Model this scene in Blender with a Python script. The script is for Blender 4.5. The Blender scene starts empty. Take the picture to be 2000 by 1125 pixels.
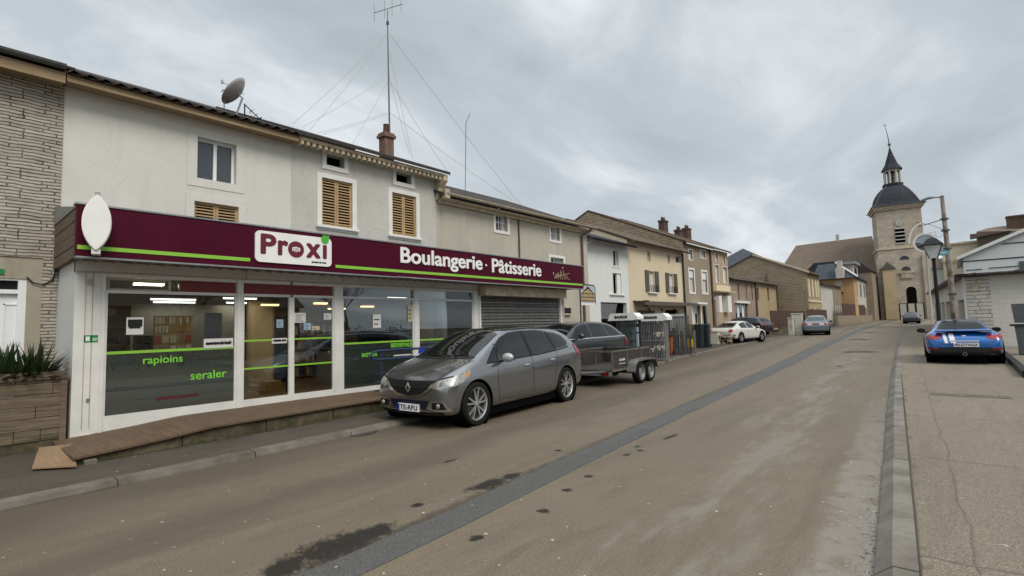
import bpy, bmesh, math, random
from math import radians, sin, cos, pi
from mathutils import Vector, Matrix, noise
from mathutils.bvhtree import BVHTree
random.seed(7)
S = bpy.context.scene
COL = S.collection

# ------------------------------------------------------------------ camera
YAW, PITCH, ROLL, EYE, FPX = radians(40.9), radians(4.25), radians(1.65), 1.65, 1000.0
Fw = Vector((-sin(YAW)*cos(PITCH), cos(YAW)*cos(PITCH), sin(PITCH)))
R0 = Vector((cos(YAW), sin(YAW), 0)); U0 = R0.cross(Fw)
Rt = R0*cos(ROLL) - U0*sin(ROLL); Up = U0*cos(ROLL) + R0*sin(ROLL)
cd = bpy.data.cameras.new('camera'); cam = bpy.data.objects.new('camera', cd); COL.objects.link(cam)
m = Matrix((Rt, Up, -Fw)).transposed().to_4x4(); m.translation = (0, 0, EYE)
cam.matrix_world = m
cd.sensor_width = 36; cd.lens = 36*FPX/2000; cd.clip_end = 3000; cd.clip_start = 0.05
S.camera = cam

# ------------------------------------------------------------------ light
SUN_EL, SUN_AZ = radians(46), radians(108)      # azimuth clockwise from +Y
w = bpy.data.worlds.new('World'); S.world = w; w.use_nodes = True
nt = w.node_tree; nt.nodes.clear()
def N(t, **k):
    n = nt.nodes.new(t)
    for a, b in k.items(): setattr(n, a, b)
    return n
def Lk(a, b): nt.links.new(a, b)
sky = N('ShaderNodeTexSky', sky_type='NISHITA', sun_disc=False, sun_elevation=SUN_EL, sun_rotation=SUN_AZ)
bg = N('ShaderNodeBackground'); out = N('ShaderNodeOutputWorld')
tc = N('ShaderNodeTexCoord'); sep = N('ShaderNodeSeparateXYZ'); Lk(tc.outputs['Generated'], sep.inputs[0])
mz = N('ShaderNodeMath', operation='MAXIMUM'); Lk(sep.outputs[2], mz.inputs[0]); mz.inputs[1].default_value = 0.0
az = N('ShaderNodeMath', operation='ADD'); Lk(mz.outputs[0], az.inputs[0]); az.inputs[1].default_value = 0.22
dv = N('ShaderNodeVectorMath', operation='DIVIDE'); cb = N('ShaderNodeCombineXYZ')
for i in range(3): Lk(az.outputs[0], cb.inputs[i])
Lk(tc.outputs['Generated'], dv.inputs[0]); Lk(cb.outputs[0], dv.inputs[1])
mp = N('ShaderNodeMapping'); mp.inputs['Scale'].default_value = (0.9, 0.55, 0.0); mp.inputs['Rotation'].default_value = (0, 0, radians(30)); mp.inputs['Location'].default_value = (3.1, 1.4, 0)
Lk(dv.outputs[0], mp.inputs[0])
n1 = N('ShaderNodeTexNoise'); n1.inputs['Scale'].default_value = 1.9; n1.inputs['Detail'].default_value = 9; n1.inputs['Roughness'].default_value = 0.56; n1.inputs['Distortion'].default_value = 0.5
Lk(mp.outputs[0], n1.inputs['Vector'])
cr = N('ShaderNodeValToRGB'); Lk(n1.outputs['Fac'], cr.inputs[0])
e = cr.color_ramp.elements
e[0].position = 0.33; e[0].color = (4.3, 4.8, 5.15, 1)
e[1].position = 0.70; e[1].color = (8.2, 8.6, 8.9, 1)
x = cr.color_ramp.elements.new(0.5); x.color = (5.4, 5.9, 6.25, 1)
# brighter towards the zenith, as an overcast sky is
zr = N('ShaderNodeMapRange'); Lk(mz.outputs[0], zr.inputs[0]); zr.inputs['From Min'].default_value = 0.62; zr.inputs['From Max'].default_value = 1.0; zr.inputs['To Min'].default_value = 1.0; zr.inputs['To Max'].default_value = 2.6
vm = N('ShaderNodeVectorMath', operation='SCALE'); Lk(cr.outputs[0], vm.inputs[0]); Lk(zr.outputs[0], vm.inputs['Scale'])
mx = N('ShaderNodeMixRGB'); mx.inputs[0].default_value = 0.93; Lk(sky.outputs[0], mx.inputs[1]); Lk(vm.outputs[0], mx.inputs[2])
Lk(mx.outputs[0], bg.inputs[0]); bg.inputs[1].default_value = 0.1
Lk(bg.outputs[0], out.inputs[0])
sd = bpy.data.lights.new('sun', 'SUN'); sd.energy = 2.0; sd.angle = radians(28); sd.color = (1, 0.93, 0.82)
sun = bpy.data.objects.new('sun', sd); COL.objects.link(sun)
sv = Vector((sin(SUN_AZ)*cos(SUN_EL), cos(SUN_AZ)*cos(SUN_EL), sin(SUN_EL)))
sun.rotation_euler = sv.to_track_quat('Z', 'Y').to_euler()
S.view_settings.view_transform = 'Standard'; S.view_settings.look = 'None'
S.view_settings.exposure = 0.12; S.view_settings.gamma = 1.0

# ------------------------------------------------------------------ helpers
def g(y):                                    # height of the ground along the street
    if y < 16: return 0.0
    if y < 24: return 0.0005*(y-16)**2
    if y < 130: return 0.032 + 0.008*(y-24)
    return 0.88
def at(X, Y, ax, val):                       # pixel of the photo (2000 px wide) on the plane axis = val
    d = Fw + Rt*((X-1000)/FPX) - Up*((Y-562.5)/FPX)
    o = Vector((0, 0, EYE)); t = (val-o[ax])/d[ax]
    return o + d*t
def fy(X, Y, x): p = at(X, Y, 0, x); return p.y, p.z
def rect(X0, Y0, X1, Y1, x):                 # pixel rectangle on a facade plane -> y0, y1, z0, z1
    a = at(X0, Y0, 0, x); b = at(X1, Y1, 0, x); return (a.y, b.y, b.z, a.z)

def thing(name, label, cat, loc=(0, 0, 0), rotz=0, group=None):
    o = bpy.data.objects.new(name, None); COL.objects.link(o); o.empty_display_size = 0.2
    o.location = loc; o.rotation_euler = (0, 0, rotz); o['label'] = label; o['category'] = cat
    if group: o['group'] = group
    return o
def tag(o, label, cat, group=None):
    o['label'] = label; o['category'] = cat
    if group: o['group'] = group
    return o
def setlabel(o, label): o['label'] = label; return o
def kids(o): return [c for c in COL.objects if c.parent == o]
def copy_tree(o, parent=None):
    c = o.copy(); COL.objects.link(c); c.parent = parent
    for ch in kids(o): copy_tree(ch, c)
    return c
def root_loc(p):
    v = Vector((0, 0, 0))
    while p is not None: v = v + Vector(p.location); p = p.parent
    return v

class MB:
    def __init__(s): s.v = []; s.f = []; s.sm = []
    def add(s, vs, fs, sm=False):
        b = len(s.v); s.v += [Vector(q) for q in vs]
        for q in fs: s.f.append([b+i for i in q]); s.sm.append(sm)
        return s
    def box(s, x0, x1, y0, y1, z0, z1):
        if x0 > x1: x0, x1 = x1, x0
        if y0 > y1: y0, y1 = y1, y0
        if z0 > z1: z0, z1 = z1, z0
        return s.add([(x0,y0,z0),(x1,y0,z0),(x1,y1,z0),(x0,y1,z0),(x0,y0,z1),(x1,y0,z1),(x1,y1,z1),(x0,y1,z1)],
              [(3,2,1,0),(4,5,6,7),(0,1,5,4),(1,2,6,5),(2,3,7,6),(3,0,4,7)])
    def quad(s, *p): return s.add(p, [tuple(range(len(p)))])
    def prism(s, pts, d):                     # polygon in 3D extruded by vector d
        n = len(pts); d = Vector(d); P = [Vector(q) for q in pts]
        return s.add(P+[q+d for q in P], [tuple(range(n))[::-1], tuple(range(n, 2*n))]+[(i, (i+1) % n, n+(i+1) % n, n+i) for i in range(n)])
    def tube(s, pts, r, n=8, cap=True):
        P = [Vector(q) for q in pts]; rr = r if isinstance(r, (list, tuple)) else [r]*len(P)
        rings = []; up = None
        for i, q in enumerate(P):
            t = (P[min(i+1, len(P)-1)] - P[max(i-1, 0)]).normalized()
            if up is None: up = t.orthogonal().normalized()
            u = (up - t*up.dot(t)).normalized(); up = u; v = t.cross(u)
            rings.append([q + (u*cos(2*pi*k/n) + v*sin(2*pi*k/n))*rr[i] for k in range(n)])
        fs = []
        for i in range(len(P)-1):
            for k in range(n):
                fs.append((i*n+k, i*n+(k+1) % n, (i+1)*n+(k+1) % n, (i+1)*n+k))
        s.add([q for r_ in rings for q in r_], fs, n > 5)
        if cap: 
            b = len(s.v)-len(P)*n
            s.f.append([b+k for k in range(n)][::-1]); s.sm.append(False)
            s.f.append([b+(len(P)-1)*n+k for k in range(n)]); s.sm.append(False)
        return s
    def lathe(s, prof, c, axis='Z', n=24, sm=True, closed=False):   # prof: (r, h)
        c = Vector(c); vs = []
        for r, h in prof:
            for k in range(n):
                a = 2*pi*k/n; p = (r*cos(a), r*sin(a), h)
                if axis == 'X': p = (h, r*cos(a), r*sin(a))
                if axis == 'Y': p = (r*sin(a), h, r*cos(a))
                vs.append(c+Vector(p))
        m_ = len(prof); fs = []
        for i in range(m_ if closed else m_-1):
            j = (i+1) % m_
            for k in range(n): fs.append((i*n+k, i*n+(k+1) % n, j*n+(k+1) % n, j*n+k))
        return s.add(vs, fs, sm)
    def ell(s, c, r, nu=12, nv=8):
        c = Vector(c); vs = []
        for i in range(nv+1):
            for k in range(nu):
                a = pi*i/nv; b = 2*pi*k/nu
                vs.append(c+Vector((r[0]*sin(a)*cos(b), r[1]*sin(a)*sin(b), r[2]*cos(a))))
        fs = [(i*nu+k, (i+1)*nu+k, (i+1)*nu+(k+1) % nu, i*nu+(k+1) % nu) for i in range(nv) for k in range(nu)]
        return s.add(vs, fs, True)
    def build(s, name, mat, parent=None, local=False, sharp=35, bevel=0):
        off = Vector((0, 0, 0)) if local or parent is None else root_loc(parent)
        me = bpy.data.meshes.new(name)
        me.from_pydata([q-off for q in s.v], [], s.f)
        me.polygons.foreach_set('use_smooth', s.sm)
        bm = bmesh.new(); bm.from_mesh(me)
        bmesh.ops.remove_doubles(bm, verts=bm.verts, dist=1e-5)
        bmesh.ops.dissolve_degenerate(bm, dist=1e-6, edges=bm.edges)
        bmesh.ops.recalc_face_normals(bm, faces=bm.faces)
        if bevel:
            es = [e_ for e_ in bm.edges if len(e_.link_faces) == 2 and e_.calc_face_angle(0) > 0.6]
            bmesh.ops.bevel(bm, geom=es, offset=bevel, segments=2, affect='EDGES', clamp_overlap=True)
        bm.to_mesh(me); bm.free()
        if any(s.sm): me.set_sharp_from_angle(angle=radians(sharp))
        me.materials.append(mat)
        o = bpy.data.objects.new(name, me); COL.objects.link(o)
        if parent is not None: o.parent = parent
        return o
def struct(mb, name, mat, **k):
    o = mb.build(name, mat, **k); o['kind'] = 'structure'; return o

def text_obj(name, body, size, mat, origin, parent=None, local=False, axes='YZ', bold=0.0, depth=0.01, fit=None, align='LEFT', shear=0.0, space=1.0):
    """writing as a mesh; axes='YZ' faces +X, 'XZ' faces -Y; fit=(width,height) stretches it"""
    cu = bpy.data.curves.new('t', 'FONT'); cu.body = body; cu.size = size; cu.extrude = depth/2
    cu.space_character = space; cu.shear = shear; cu.align_x = 'LEFT'
    t = bpy.data.objects.new('t', cu); COL.objects.link(t)
    dg = bpy.context.evaluated_depsgraph_get()
    me = bpy.data.meshes.new_from_object(t.evaluated_get(dg)); bpy.data.objects.remove(t)
    xs = [q.co.x for q in me.vertices]; ys = [q.co.y for q in me.vertices]
    x0, x1, y0, y1 = min(xs), max(xs), min(ys), max(ys)
    sx = sy = 1
    if fit: sx = fit[0]/(x1-x0); sy = fit[1]/(y1-y0) if fit[1] else sx
    off = Vector((0, 0, 0)) if local or parent is None else root_loc(parent)
    o3 = Vector(origin)
    for q in me.vertices:
        a = (q.co.x-x0)*sx; b = (q.co.y-(y0 if fit else 0))*sy; c = q.co.z
        if align == 'CENTER': a -= (x1-x0)*sx/2
        if axes == 'YZ': p = Vector((c, a, b))
        elif axes == 'XZ': p = Vector((a, -c, b))
        elif axes == '-YZ': p = Vector((-c, -a, b))
        elif axes == '-XZ': p = Vector((-a, c, b))
        q.co = o3+p-off
    if bold:                                  # heavier strokes: the same letters stacked with small shifts
        bm = bmesh.new(); bm.from_mesh(me); src = [v.co.copy() for v in bm.verts]; fs = [[v.index for v in f.verts] for f in bm.faces]
        nx = {'YZ': Vector((1, 0, 0)), 'XZ': Vector((0, -1, 0)), '-YZ': Vector((-1, 0, 0)), '-XZ': Vector((0, 1, 0))}[axes]; ux = {'YZ': Vector((0, 1, 0)), 'XZ': Vector((1, 0, 0)), '-YZ': Vector((0, 1, 0)), '-XZ': Vector((1, 0, 0))}[axes]
        for k in range(8):
            a = 2*pi*k/8; d = ux*bold*cos(a)+Vector((0, 0, bold*sin(a)))-nx*0.0004*(k+1)
            nv_ = [bm.verts.new(q+d) for q in src]
            for f in fs: bm.faces.new([nv_[i] for i in f])
        bm.to_mesh(me); bm.free()
    me.materials.clear(); me.materials.append(mat); me.name = name
    o = bpy.data.objects.new(name, me); COL.objects.link(o)
    if parent is not None: o.parent = parent
    return o

# ------------------------------------------------------------------ materials
class NT:
    def __init__(s, name):
        s.m = bpy.data.materials.new(name); s.m.use_nodes = True; s.t = s.m.node_tree
        s.b = s.t.nodes['Principled BSDF']; s.out = s.t.nodes['Material Output']
        s.geo = None
    def n(s, t, **k):
        q = s.t.nodes.new(t)
        for a, b in k.items(): setattr(q, a, b)
        return q
    def l(s, a, b): s.t.links.new(a, b)
    def pos(s, obj=False):
        if obj: return s.n('ShaderNodeTexCoord').outputs['Object']
        return s.n('ShaderNodeNewGeometry').outputs['Position']
    def map(s, v, sc=(1, 1, 1), rot=(0, 0, 0), loc=(0, 0, 0)):
        q = s.n('ShaderNodeMapping'); s.l(v, q.inputs[0])
        q.inputs['Scale'].default_value = sc; q.inputs['Rotation'].default_value = rot; q.inputs['Location'].default_value = loc
        return q.outputs[0]
    def noise(s, v, sc, det=4, rough=0.55, dist=0):
        q = s.n('ShaderNodeTexNoise'); s.l(v, q.inputs['Vector'])
        q.inputs['Scale'].default_value = sc; q.inputs['Detail'].default_value = det; q.inputs['Roughness'].default_value = rough; q.inputs['Distortion'].default_value = dist
        return q.outputs['Fac']
    def rng(s, v, a, b, c=0, d=1, smooth=False):
        q = s.n('ShaderNodeMapRange'); s.l(v, q.inputs[0])
        if smooth: q.interpolation_type = 'SMOOTHSTEP'
        for i, k in enumerate((a, b, c, d)): q.inputs[1+i].default_value = k
        return q.outputs[0]
    def math(s, op, a, b=None, c=None):
        q = s.n('ShaderNodeMath', operation=op)
        for i, k in enumerate((a, b, c)):
            if k is None: continue
            if isinstance(k, (int, float)): q.inputs[i].default_value = k
            else: s.l(k, q.inputs[i])
        return q.outputs[0]
    def mix(s, f, a, b, mode='MIX'):
        q = s.n('ShaderNodeMixRGB', blend_type=mode)
        for i, k in enumerate((f, a, b)):
            if isinstance(k, (int, float)): q.inputs[i].default_value = k
            elif isinstance(k, tuple): q.inputs[i].default_value = (k+(1,))[:4]
            else: s.l(k, q.inputs[i])
        return q.outputs[0]
    def sep(s, v):
        q = s.n('ShaderNodeSeparateXYZ'); s.l(v, q.inputs[0]); return q.outputs
    def comb(s, *a):
        q = s.n('ShaderNodeCombineXYZ')
        for i, k in enumerate(a):
            if isinstance(k, (int, float)): q.inputs[i].default_value = k
            else: s.l(k, q.inputs[i])
        return q.outputs[0]
    def bump(s, h, st=0.3, d=0.01, prev=None):
        q = s.n('ShaderNodeBump'); s.l(h, q.inputs['Height']); q.inputs['Strength'].default_value = st; q.inputs['Distance'].default_value = d
        if prev is not None: s.l(prev, q.inputs['Normal'])
        s.l(q.outputs[0], s.b.inputs['Normal']); return q.outputs[0]
    def set(s, **k):
        for a, b in k.items():
            i = s.b.inputs[{'col': 'Base Color', 'rough': 'Roughness', 'metal': 'Metallic', 'coat': 'Coat Weight', 'spec': 'Specular IOR Level', 'alpha': 'Alpha', 'ior': 'IOR', 'trans': 'Transmission Weight', 'coatr': 'Coat Roughness'}[a]]
            if isinstance(b, (int, float)): i.default_value = b
            elif isinstance(b, tuple): i.default_value = (b+(1,))[:4]
            else: s.l(b, i)
        return s

def plain(name, col, rough=0.6, metal=0, var=0.15, sc=6, bump=0, coat=0, spec=0.5, obj=True, streak=(1, 1, 1)):
    t = NT(name); p = t.map(t.pos(obj), streak)
    a = t.noise(p, sc, 5, 0.6)
    c = t.mix(t.rng(a, 0.3, 0.7), tuple(q*(1-var) for q in col), tuple(min(1, q*(1+var)) for q in col))
    t.set(col=c, rough=rough, metal=metal, coat=coat, spec=spec)
    if rough > 0.15: t.l(t.rng(a, 0.3, 0.7, rough*0.85, min(1, rough*1.1)), t.b.inputs['Roughness'])
    if bump: t.bump(t.noise(p, sc*12, 3, 0.6), bump, 0.005)
    return t.m
def flat(name, col, rough=0.5, metal=0, coat=0, spec=0.5): 
    return plain(name, col, rough, metal, 0.05, 3, 0, coat, spec)
def plaster(name, col, stain=0.25, stcol=(0.16, 0.14, 0.11), coarse=0.25, dark=0.18, patch=False):
    t = NT(name); p = t.pos()
    a = t.noise(p, 0.7, 6, 0.65, 0.4); b = t.noise(t.map(p, (3, 3, 0.35)), 1.5, 6, 0.65); c = t.noise(p, 40, 4, 0.7)
    col2 = tuple(q*(1-dark) for q in col)
    k = t.mix(t.rng(a, 0.35, 0.68), col2, col)
    k = t.mix(t.math('MULTIPLY', t.rng(b, 0.52, 0.8), stain), k, stcol)
    k = t.mix(t.math('MULTIPLY', t.rng(c, 0.3, 0.75), 0.12), k, tuple(q*0.6 for q in col))
    if patch:
        d = t.noise(p, 2.2, 7, 0.6, 2.5); k = t.mix(t.math('MULTIPLY', t.rng(d, 0.47, 0.55), 0.28), k, tuple(q*0.86 for q in col))
    # hairline cracks
    v = t.n('ShaderNodeTexVoronoi', feature='DISTANCE_TO_EDGE'); vv = t.n('ShaderNodeVectorMath', operation='ADD'); t.l(p, vv.inputs[0])
    nn = t.n('ShaderNodeTexNoise'); t.l(p, nn.inputs['Vector']); nn.inputs['Scale'].default_value = 2.5; nn.inputs['Detail'].default_value = 5
    t.l(nn.outputs['Color'], vv.inputs[1]); t.l(vv.outputs[0], v.inputs['Vector']); v.inputs['Scale'].default_value = 0.8
    crk = t.math('MULTIPLY', t.rng(v.outputs['Distance'], 0.0, 0.008, 1, 0), t.rng(a, 0.5, 0.62))
    k = t.mix(t.math('MULTIPLY', crk, 0.35), k, stcol)
    t.set(col=k, rough=0.92, spec=0.2)
    h = t.math('ADD', t.math('MULTIPLY', c, 0.6), t.math('MULTIPLY', t.noise(p, 9, 4, 0.6), 1.0 if patch else 0.5))
    t.bump(h, coarse, 0.02)
    return t.m
def masonry(name, cols, mortar, bw=0.4, bh=0.09, ms=0.012, sq=0.12, bump=0.8, dirt=0.3, soft=0.1, dist=0.03, mix2=0.35):
    """coursed stone or brick on upright walls; wall direction is x+y"""
    t = NT(name); p = t.pos(); s = t.sep(p)
    nz = t.n('ShaderNodeTexNoise'); t.l(p, nz.inputs['Vector']); nz.inputs['Scale'].default_value = 3.2; nz.inputs['Detail'].default_value = 4
    ns = t.sep(nz.outputs['Color'])
    u = t.math('ADD', t.math('ADD', s[0], s[1]), t.math('MULTIPLY', t.math('SUBTRACT', ns[0], 0.5), dist*3))
    v = t.math('ADD', s[2], t.math('MULTIPLY', t.math('SUBTRACT', ns[1], 0.5), dist*2))
    b = t.n('ShaderNodeTexBrick'); t.l(t.comb(u, v, 0), b.inputs['Vector'])
    b.inputs['Scale'].default_value = 1; b.inputs['Brick Width'].default_value = bw; b.inputs['Row Height'].default_value = bh
    b.inputs['Mortar Size'].default_value = ms; b.inputs['Mortar Smooth'].default_value = soft; b.inputs['Bias'].default_value = 0
    b.offset = 0.37; b.squash = 1.0+sq*4; b.squash_frequency = 3
    b.inputs['Color1'].default_value = cols[0]+(1,); b.inputs['Color2'].default_value = cols[1]+(1,); b.inputs['Mortar'].default_value = mortar+(1,)
    a = t.noise(p, 5, 6, 0.7); c = t.noise(p, 0.8, 5, 0.6)
    k = t.mix(t.math('MULTIPLY', t.rng(a, 0.35, 0.7), mix2), b.outputs['Color'], cols[2])
    k = t.mix(t.math('MULTIPLY', t.rng(c, 0.45, 0.75), dirt), k, tuple(q*0.4 for q in cols[0]))
    t.set(col=k, rough=0.95, spec=0.15)
    h = t.math('ADD', t.math('MULTIPLY', b.outputs['Fac'], -1.0), t.math('MULTIPLY', t.noise(p, 14, 5, 0.7), 0.6))
    t.bump(h, bump, 0.03)
    return t.m
def tiles(name, col, sc=3.2, dark=0.5, along='y', rows=3.0):
    t = NT(name); p = t.pos(); s = t.sep(p)
    u = s[1] if along == 'y' else s[0]
    hgt = s[0] if along == 'y' else s[1]
    wv = t.math('ABSOLUTE', t.math('SINE', t.math('MULTIPLY', u, sc*pi)))
    rw = t.math('FRACT', t.math('MULTIPLY', s[2], rows*2.2))
    a = t.noise(p, 1.4, 6, 0.7); b = t.noise(t.map(p, (1, 8, 8)), 3, 4, 0.6); c = t.noise(p, 8, 4, 0.7)
    k = t.mix(t.rng(c, 0.3, 0.7), tuple(q*(1-dark) for q in col), col)
    k = t.mix(t.math('MULTIPLY', t.rng(a, 0.4, 0.7), 0.5), k, tuple(q*0.5 for q in col))
    k = t.mix(t.math('MULTIPLY', t.rng(wv, 0.0, 0.35, 1, 0), 0.35), k, tuple(q*0.35 for q in col))
    t.set(col=k, rough=0.85, spec=0.25)
    t.bump(t.math('ADD', wv, t.math('MULTIPLY', rw, 0.4)), 0.8, 0.04)
    return t.m
def wood(name, col, dark=0.45, sc=(1, 1, 1), axis='y', rough=0.75, mossy=False):
    t = NT(name); p = t.pos()
    st = {'x': (0.8, 14, 14), 'y': (14, 0.8, 14), 'z': (14, 14, 0.8)}[axis]
    a = t.noise(t.map(p, st), 2.2, 6, 0.65, 0.6); b = t.noise(p, 1.3, 4, 0.6)
    k = t.mix(t.rng(a, 0.33, 0.68), tuple(q*dark for q in col), col)
    k = t.mix(t.math('MULTIPLY', t.rng(b, 0.4, 0.7), 0.35), k, tuple(q*0.5 for q in col))
    if mossy:
        z = t.sep(p)[2]; mm = t.math('MULTIPLY', t.rng(z, 0.08, 0.38, 1, 0), t.rng(t.noise(p, 6, 5, 0.7), 0.35, 0.6))
        k = t.mix(mm, k, (0.035, 0.04, 0.012))
    t.set(col=k, rough=rough, spec=0.3); t.bump(a, 0.4, 0.006)
    return t.m
def glassmat(name, tint=(0.8, 0.84, 0.84), see=0.9, rough=0.01):
    t = NT(name); tr = t.n('ShaderNodeBsdfTransparent'); tr.inputs[0].default_value = tint+(1,)
    gl = t.n('ShaderNodeBsdfGlossy'); gl.inputs['Roughness'].default_value = rough; gl.inputs['Color'].default_value = (0.9, 0.93, 0.95, 1)
    fr = t.n('ShaderNodeFresnel'); fr.inputs['IOR'].default_value = 1.5
    f = t.math('ADD', fr.outputs[0], 1-see-0.04)
    m_ = t.n('ShaderNodeMixShader'); t.l(f, m_.inputs[0]); t.l(tr.outputs[0], m_.inputs[1]); t.l(gl.outputs[0], m_.inputs[2])
    t.l(m_.outputs[0], t.out.inputs[0]); return t.m
def film(name, col, op=0.8):
    t = NT(name); tr = t.n('ShaderNodeBsdfTransparent'); df = t.n('ShaderNodeBsdfPrincipled')
    df.inputs['Base Color'].default_value = col+(1,); df.inputs['Roughness'].default_value = 0.25
    m_ = t.n('ShaderNodeMixShader'); m_.inputs[0].default_value = op; t.l(tr.outputs[0], m_.inputs[1]); t.l(df.outputs[0], m_.inputs[2])
    t.l(m_.outputs[0], t.out.inputs[0]); return t.m
def glow(name, col, st):
    t = NT(name); t.set(col=(0.8, 0.8, 0.8)); t.b.inputs['Emission Color'].default_value = col+(1,); t.b.inputs['Emission Strength'].default_value = st; return t.m
def darkglass(name, col=(0.012, 0.014, 0.016), rough=0.04, spec=0.7):
    t = NT(name); t.set(col=col, rough=rough, spec=spec); return t.m

M = {}
M['plaster_white'] = plaster('off_white_plaster', (0.67, 0.66, 0.61), 0.20, coarse=0.2, dark=0.11)
M['plaster_patch'] = plaster('rough_grey_render', (0.57, 0.56, 0.52), 0.28, coarse=0.7, dark=0.14, patch=True)
M['plaster_beige'] = plaster('greenish_beige_render', (0.50, 0.47, 0.395), 0.30, coarse=0.35, dark=0.15)
M['plaster_base'] = plaster('stained_base_render', (0.42, 0.38, 0.30), 0.45, coarse=0.3, dark=0.25)
M['plaster_clean'] = plaster('clean_white_render', (0.70, 0.71, 0.705), 0.10, coarse=0.08, dark=0.05)
M['plaster_cream'] = plaster('cream_render', (0.66, 0.57, 0.41), 0.10, coarse=0.1, dark=0.06)
M['plaster_taupe'] = plaster('taupe_render', (0.31, 0.255, 0.195), 0.15, coarse=0.1, dark=0.1)
M['plaster_tan'] = plaster('tan_render', (0.43, 0.34, 0.24), 0.2, coarse=0.15, dark=0.12)
M['plaster_pink'] = plaster('pinkish_render', (0.36, 0.28, 0.22), 0.5, (0.09, 0.06, 0.045), dark=0.2)
M['plaster_yellow'] = plaster('dull_yellow_render', (0.44, 0.35, 0.22), 0.35, (0.12, 0.08, 0.05), dark=0.15)
M['plaster_orange'] = plaster('orange_render', (0.50, 0.31, 0.16), 0.1, dark=0.1)
M['plaster_pale'] = plaster('pale_render', (0.52, 0.50, 0.45), 0.2, dark=0.12)
M['church_yellow'] = plaster('church_render', (0.48, 0.38, 0.24), 0.25, dark=0.2)
M['trim_white'] = plain('white_surround_paint', (0.72, 0.72, 0.70), 0.7, var=0.06, sc=3, bump=0.05)
M['white_metal'] = plain('white_lacquered_metal', (0.66, 0.66, 0.63), 0.4, var=0.09, sc=2.2)
M['pvc'] = plain('white_pvc', (0.78, 0.79, 0.80), 0.35, var=0.03)
M['ledge'] = masonry('thin_ledge_stone', ((0.50, 0.455, 0.385), (0.33, 0.29, 0.235), (0.60, 0.57, 0.50)), (0.045, 0.037, 0.03), 0.42, 0.056, 0.0095, 0.3, 1.0, 0.25, 0.2, 0.030)
M['rubble'] = masonry('rubble_stone', ((0.36, 0.29, 0.205), (0.26, 0.20, 0.14), (0.44, 0.38, 0.29)), (0.17, 0.135, 0.095), 0.33, 0.17, 0.02, 0.3, 1.0, 0.45, 0.3, 0.12, 0.5)
M['ashlar'] = masonry('limestone_blocks', ((0.48, 0.415, 0.33), (0.38, 0.325, 0.255), (0.54, 0.49, 0.41)), (0.22, 0.18, 0.14), 0.9, 0.38, 0.02, 0.1, 0.6, 0.55, 0.2, 0.02, 0.45)
M['brick'] = masonry('red_chimney_brick', ((0.22, 0.105, 0.075), (0.15, 0.075, 0.055), (0.26, 0.16, 0.12)), (0.22, 0.18, 0.15), 0.22, 0.07, 0.01, 0, 0.5, 0.4)
M['brick_dark'] = masonry('brown_chimney_brick', ((0.12, 0.072, 0.055), (0.08, 0.05, 0.04), (0.15, 0.10, 0.085)), (0.10, 0.08, 0.065), 0.22, 0.07, 0.01, 0, 0.5, 0.4)
M['block_white'] = masonry('painted_block_wall', ((0.62, 0.60, 0.55), (0.58, 0.56, 0.51), (0.68, 0.66, 0.61)), (0.50, 0.48, 0.44), 0.5, 0.2, 0.008, 0, 0.35, 0.18, 0.4, 0.01, 0.3)
M['block_rough'] = masonry('worn_white_quoins', ((0.60, 0.58, 0.54), (0.50, 0.48, 0.44), (0.66, 0.64, 0.60)), (0.20, 0.18, 0.16), 0.42, 0.16, 0.013, 0.4, 1.0, 0.25, 0.3, 0.03, 0.3)
M['tile_dark'] = tiles('dark_roof_tile', (0.075, 0.062, 0.055))
M['tile_brown'] = tiles('brown_roof_tile', (0.17, 0.125, 0.09), 4)
M['tile_moss'] = tiles('mossy_old_tile', (0.14, 0.115, 0.085), 4)
M['slate'] = tiles('dark_slate', (0.045, 0.05, 0.06), 5, 0.3, rows=4)
M['slate_blue'] = tiles('blue_grey_slate', (0.085, 0.10, 0.12), 5, 0.25, rows=4)
M['church_roof'] = plain('brown_church_roof', (0.150, 0.112, 0.085), .9, var=.22, sc=1.2)
M['eave_wood'] = wood('varnished_eave_board', (0.40, 0.29, 0.17), 0.6)
M['shutter_wood'] = wood('varnished_shutter_pine', (0.55, 0.38, 0.20), 0.6, axis='y')
M['cornice'] = plain('stained_cornice_paint', (0.50, 0.42, 0.30), 0.8, var=0.3, sc=5)
M['gutter'] = plain('beige_gutter', (0.42, 0.35, 0.26), 0.5, var=0.2)
M['zinc'] = plain('dull_zinc', (0.30, 0.31, 0.32), 0.45, 0.6, 0.15)
M['dark_zinc'] = plain('dark_zinc', (0.10, 0.10, 0.10), 0.5, 0.4, 0.2)
M['brown_pipe'] = plain('brown_pipe', (0.10, 0.06, 0.045), 0.5)
M['plank_grey'] = wood('weathered_plank', (0.23, 0.18, 0.12), 0.33, mossy=True)
M['plank_side'] = wood('awning_side_board', (0.20, 0.15, 0.11), 0.5)
M['plywood'] = wood('plywood_board', (0.30, 0.20, 0.115), 0.75, axis='x')
M['deck'] = wood('red_brown_deck', (0.165, 0.105, 0.066), 0.5, axis='x')
M['dark_wood'] = wood('dark_fence_board', (0.105, 0.06, 0.042), 0.6, axis='z')
M['maroon'] = plain('maroon_sign_panel', (0.062, 0.0028, 0.016), 0.5, var=0.08, sc=1.2, spec=0.12)
M['lime'] = flat('lime_green_vinyl', (0.24, 0.52, 0.05), 0.4)
M['lime_text'] = flat('bright_green_vinyl', (0.20, 0.62, 0.06), 0.4)
M['maroon_text'] = flat('maroon_vinyl', (0.13, 0.006, 0.03), 0.4)
M['red_vinyl'] = flat('red_vinyl', (0.16, 0.008, 0.01), 0.5)
M['white_vinyl'] = flat('white_vinyl', (0.80, 0.80, 0.78), 0.4)
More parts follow.
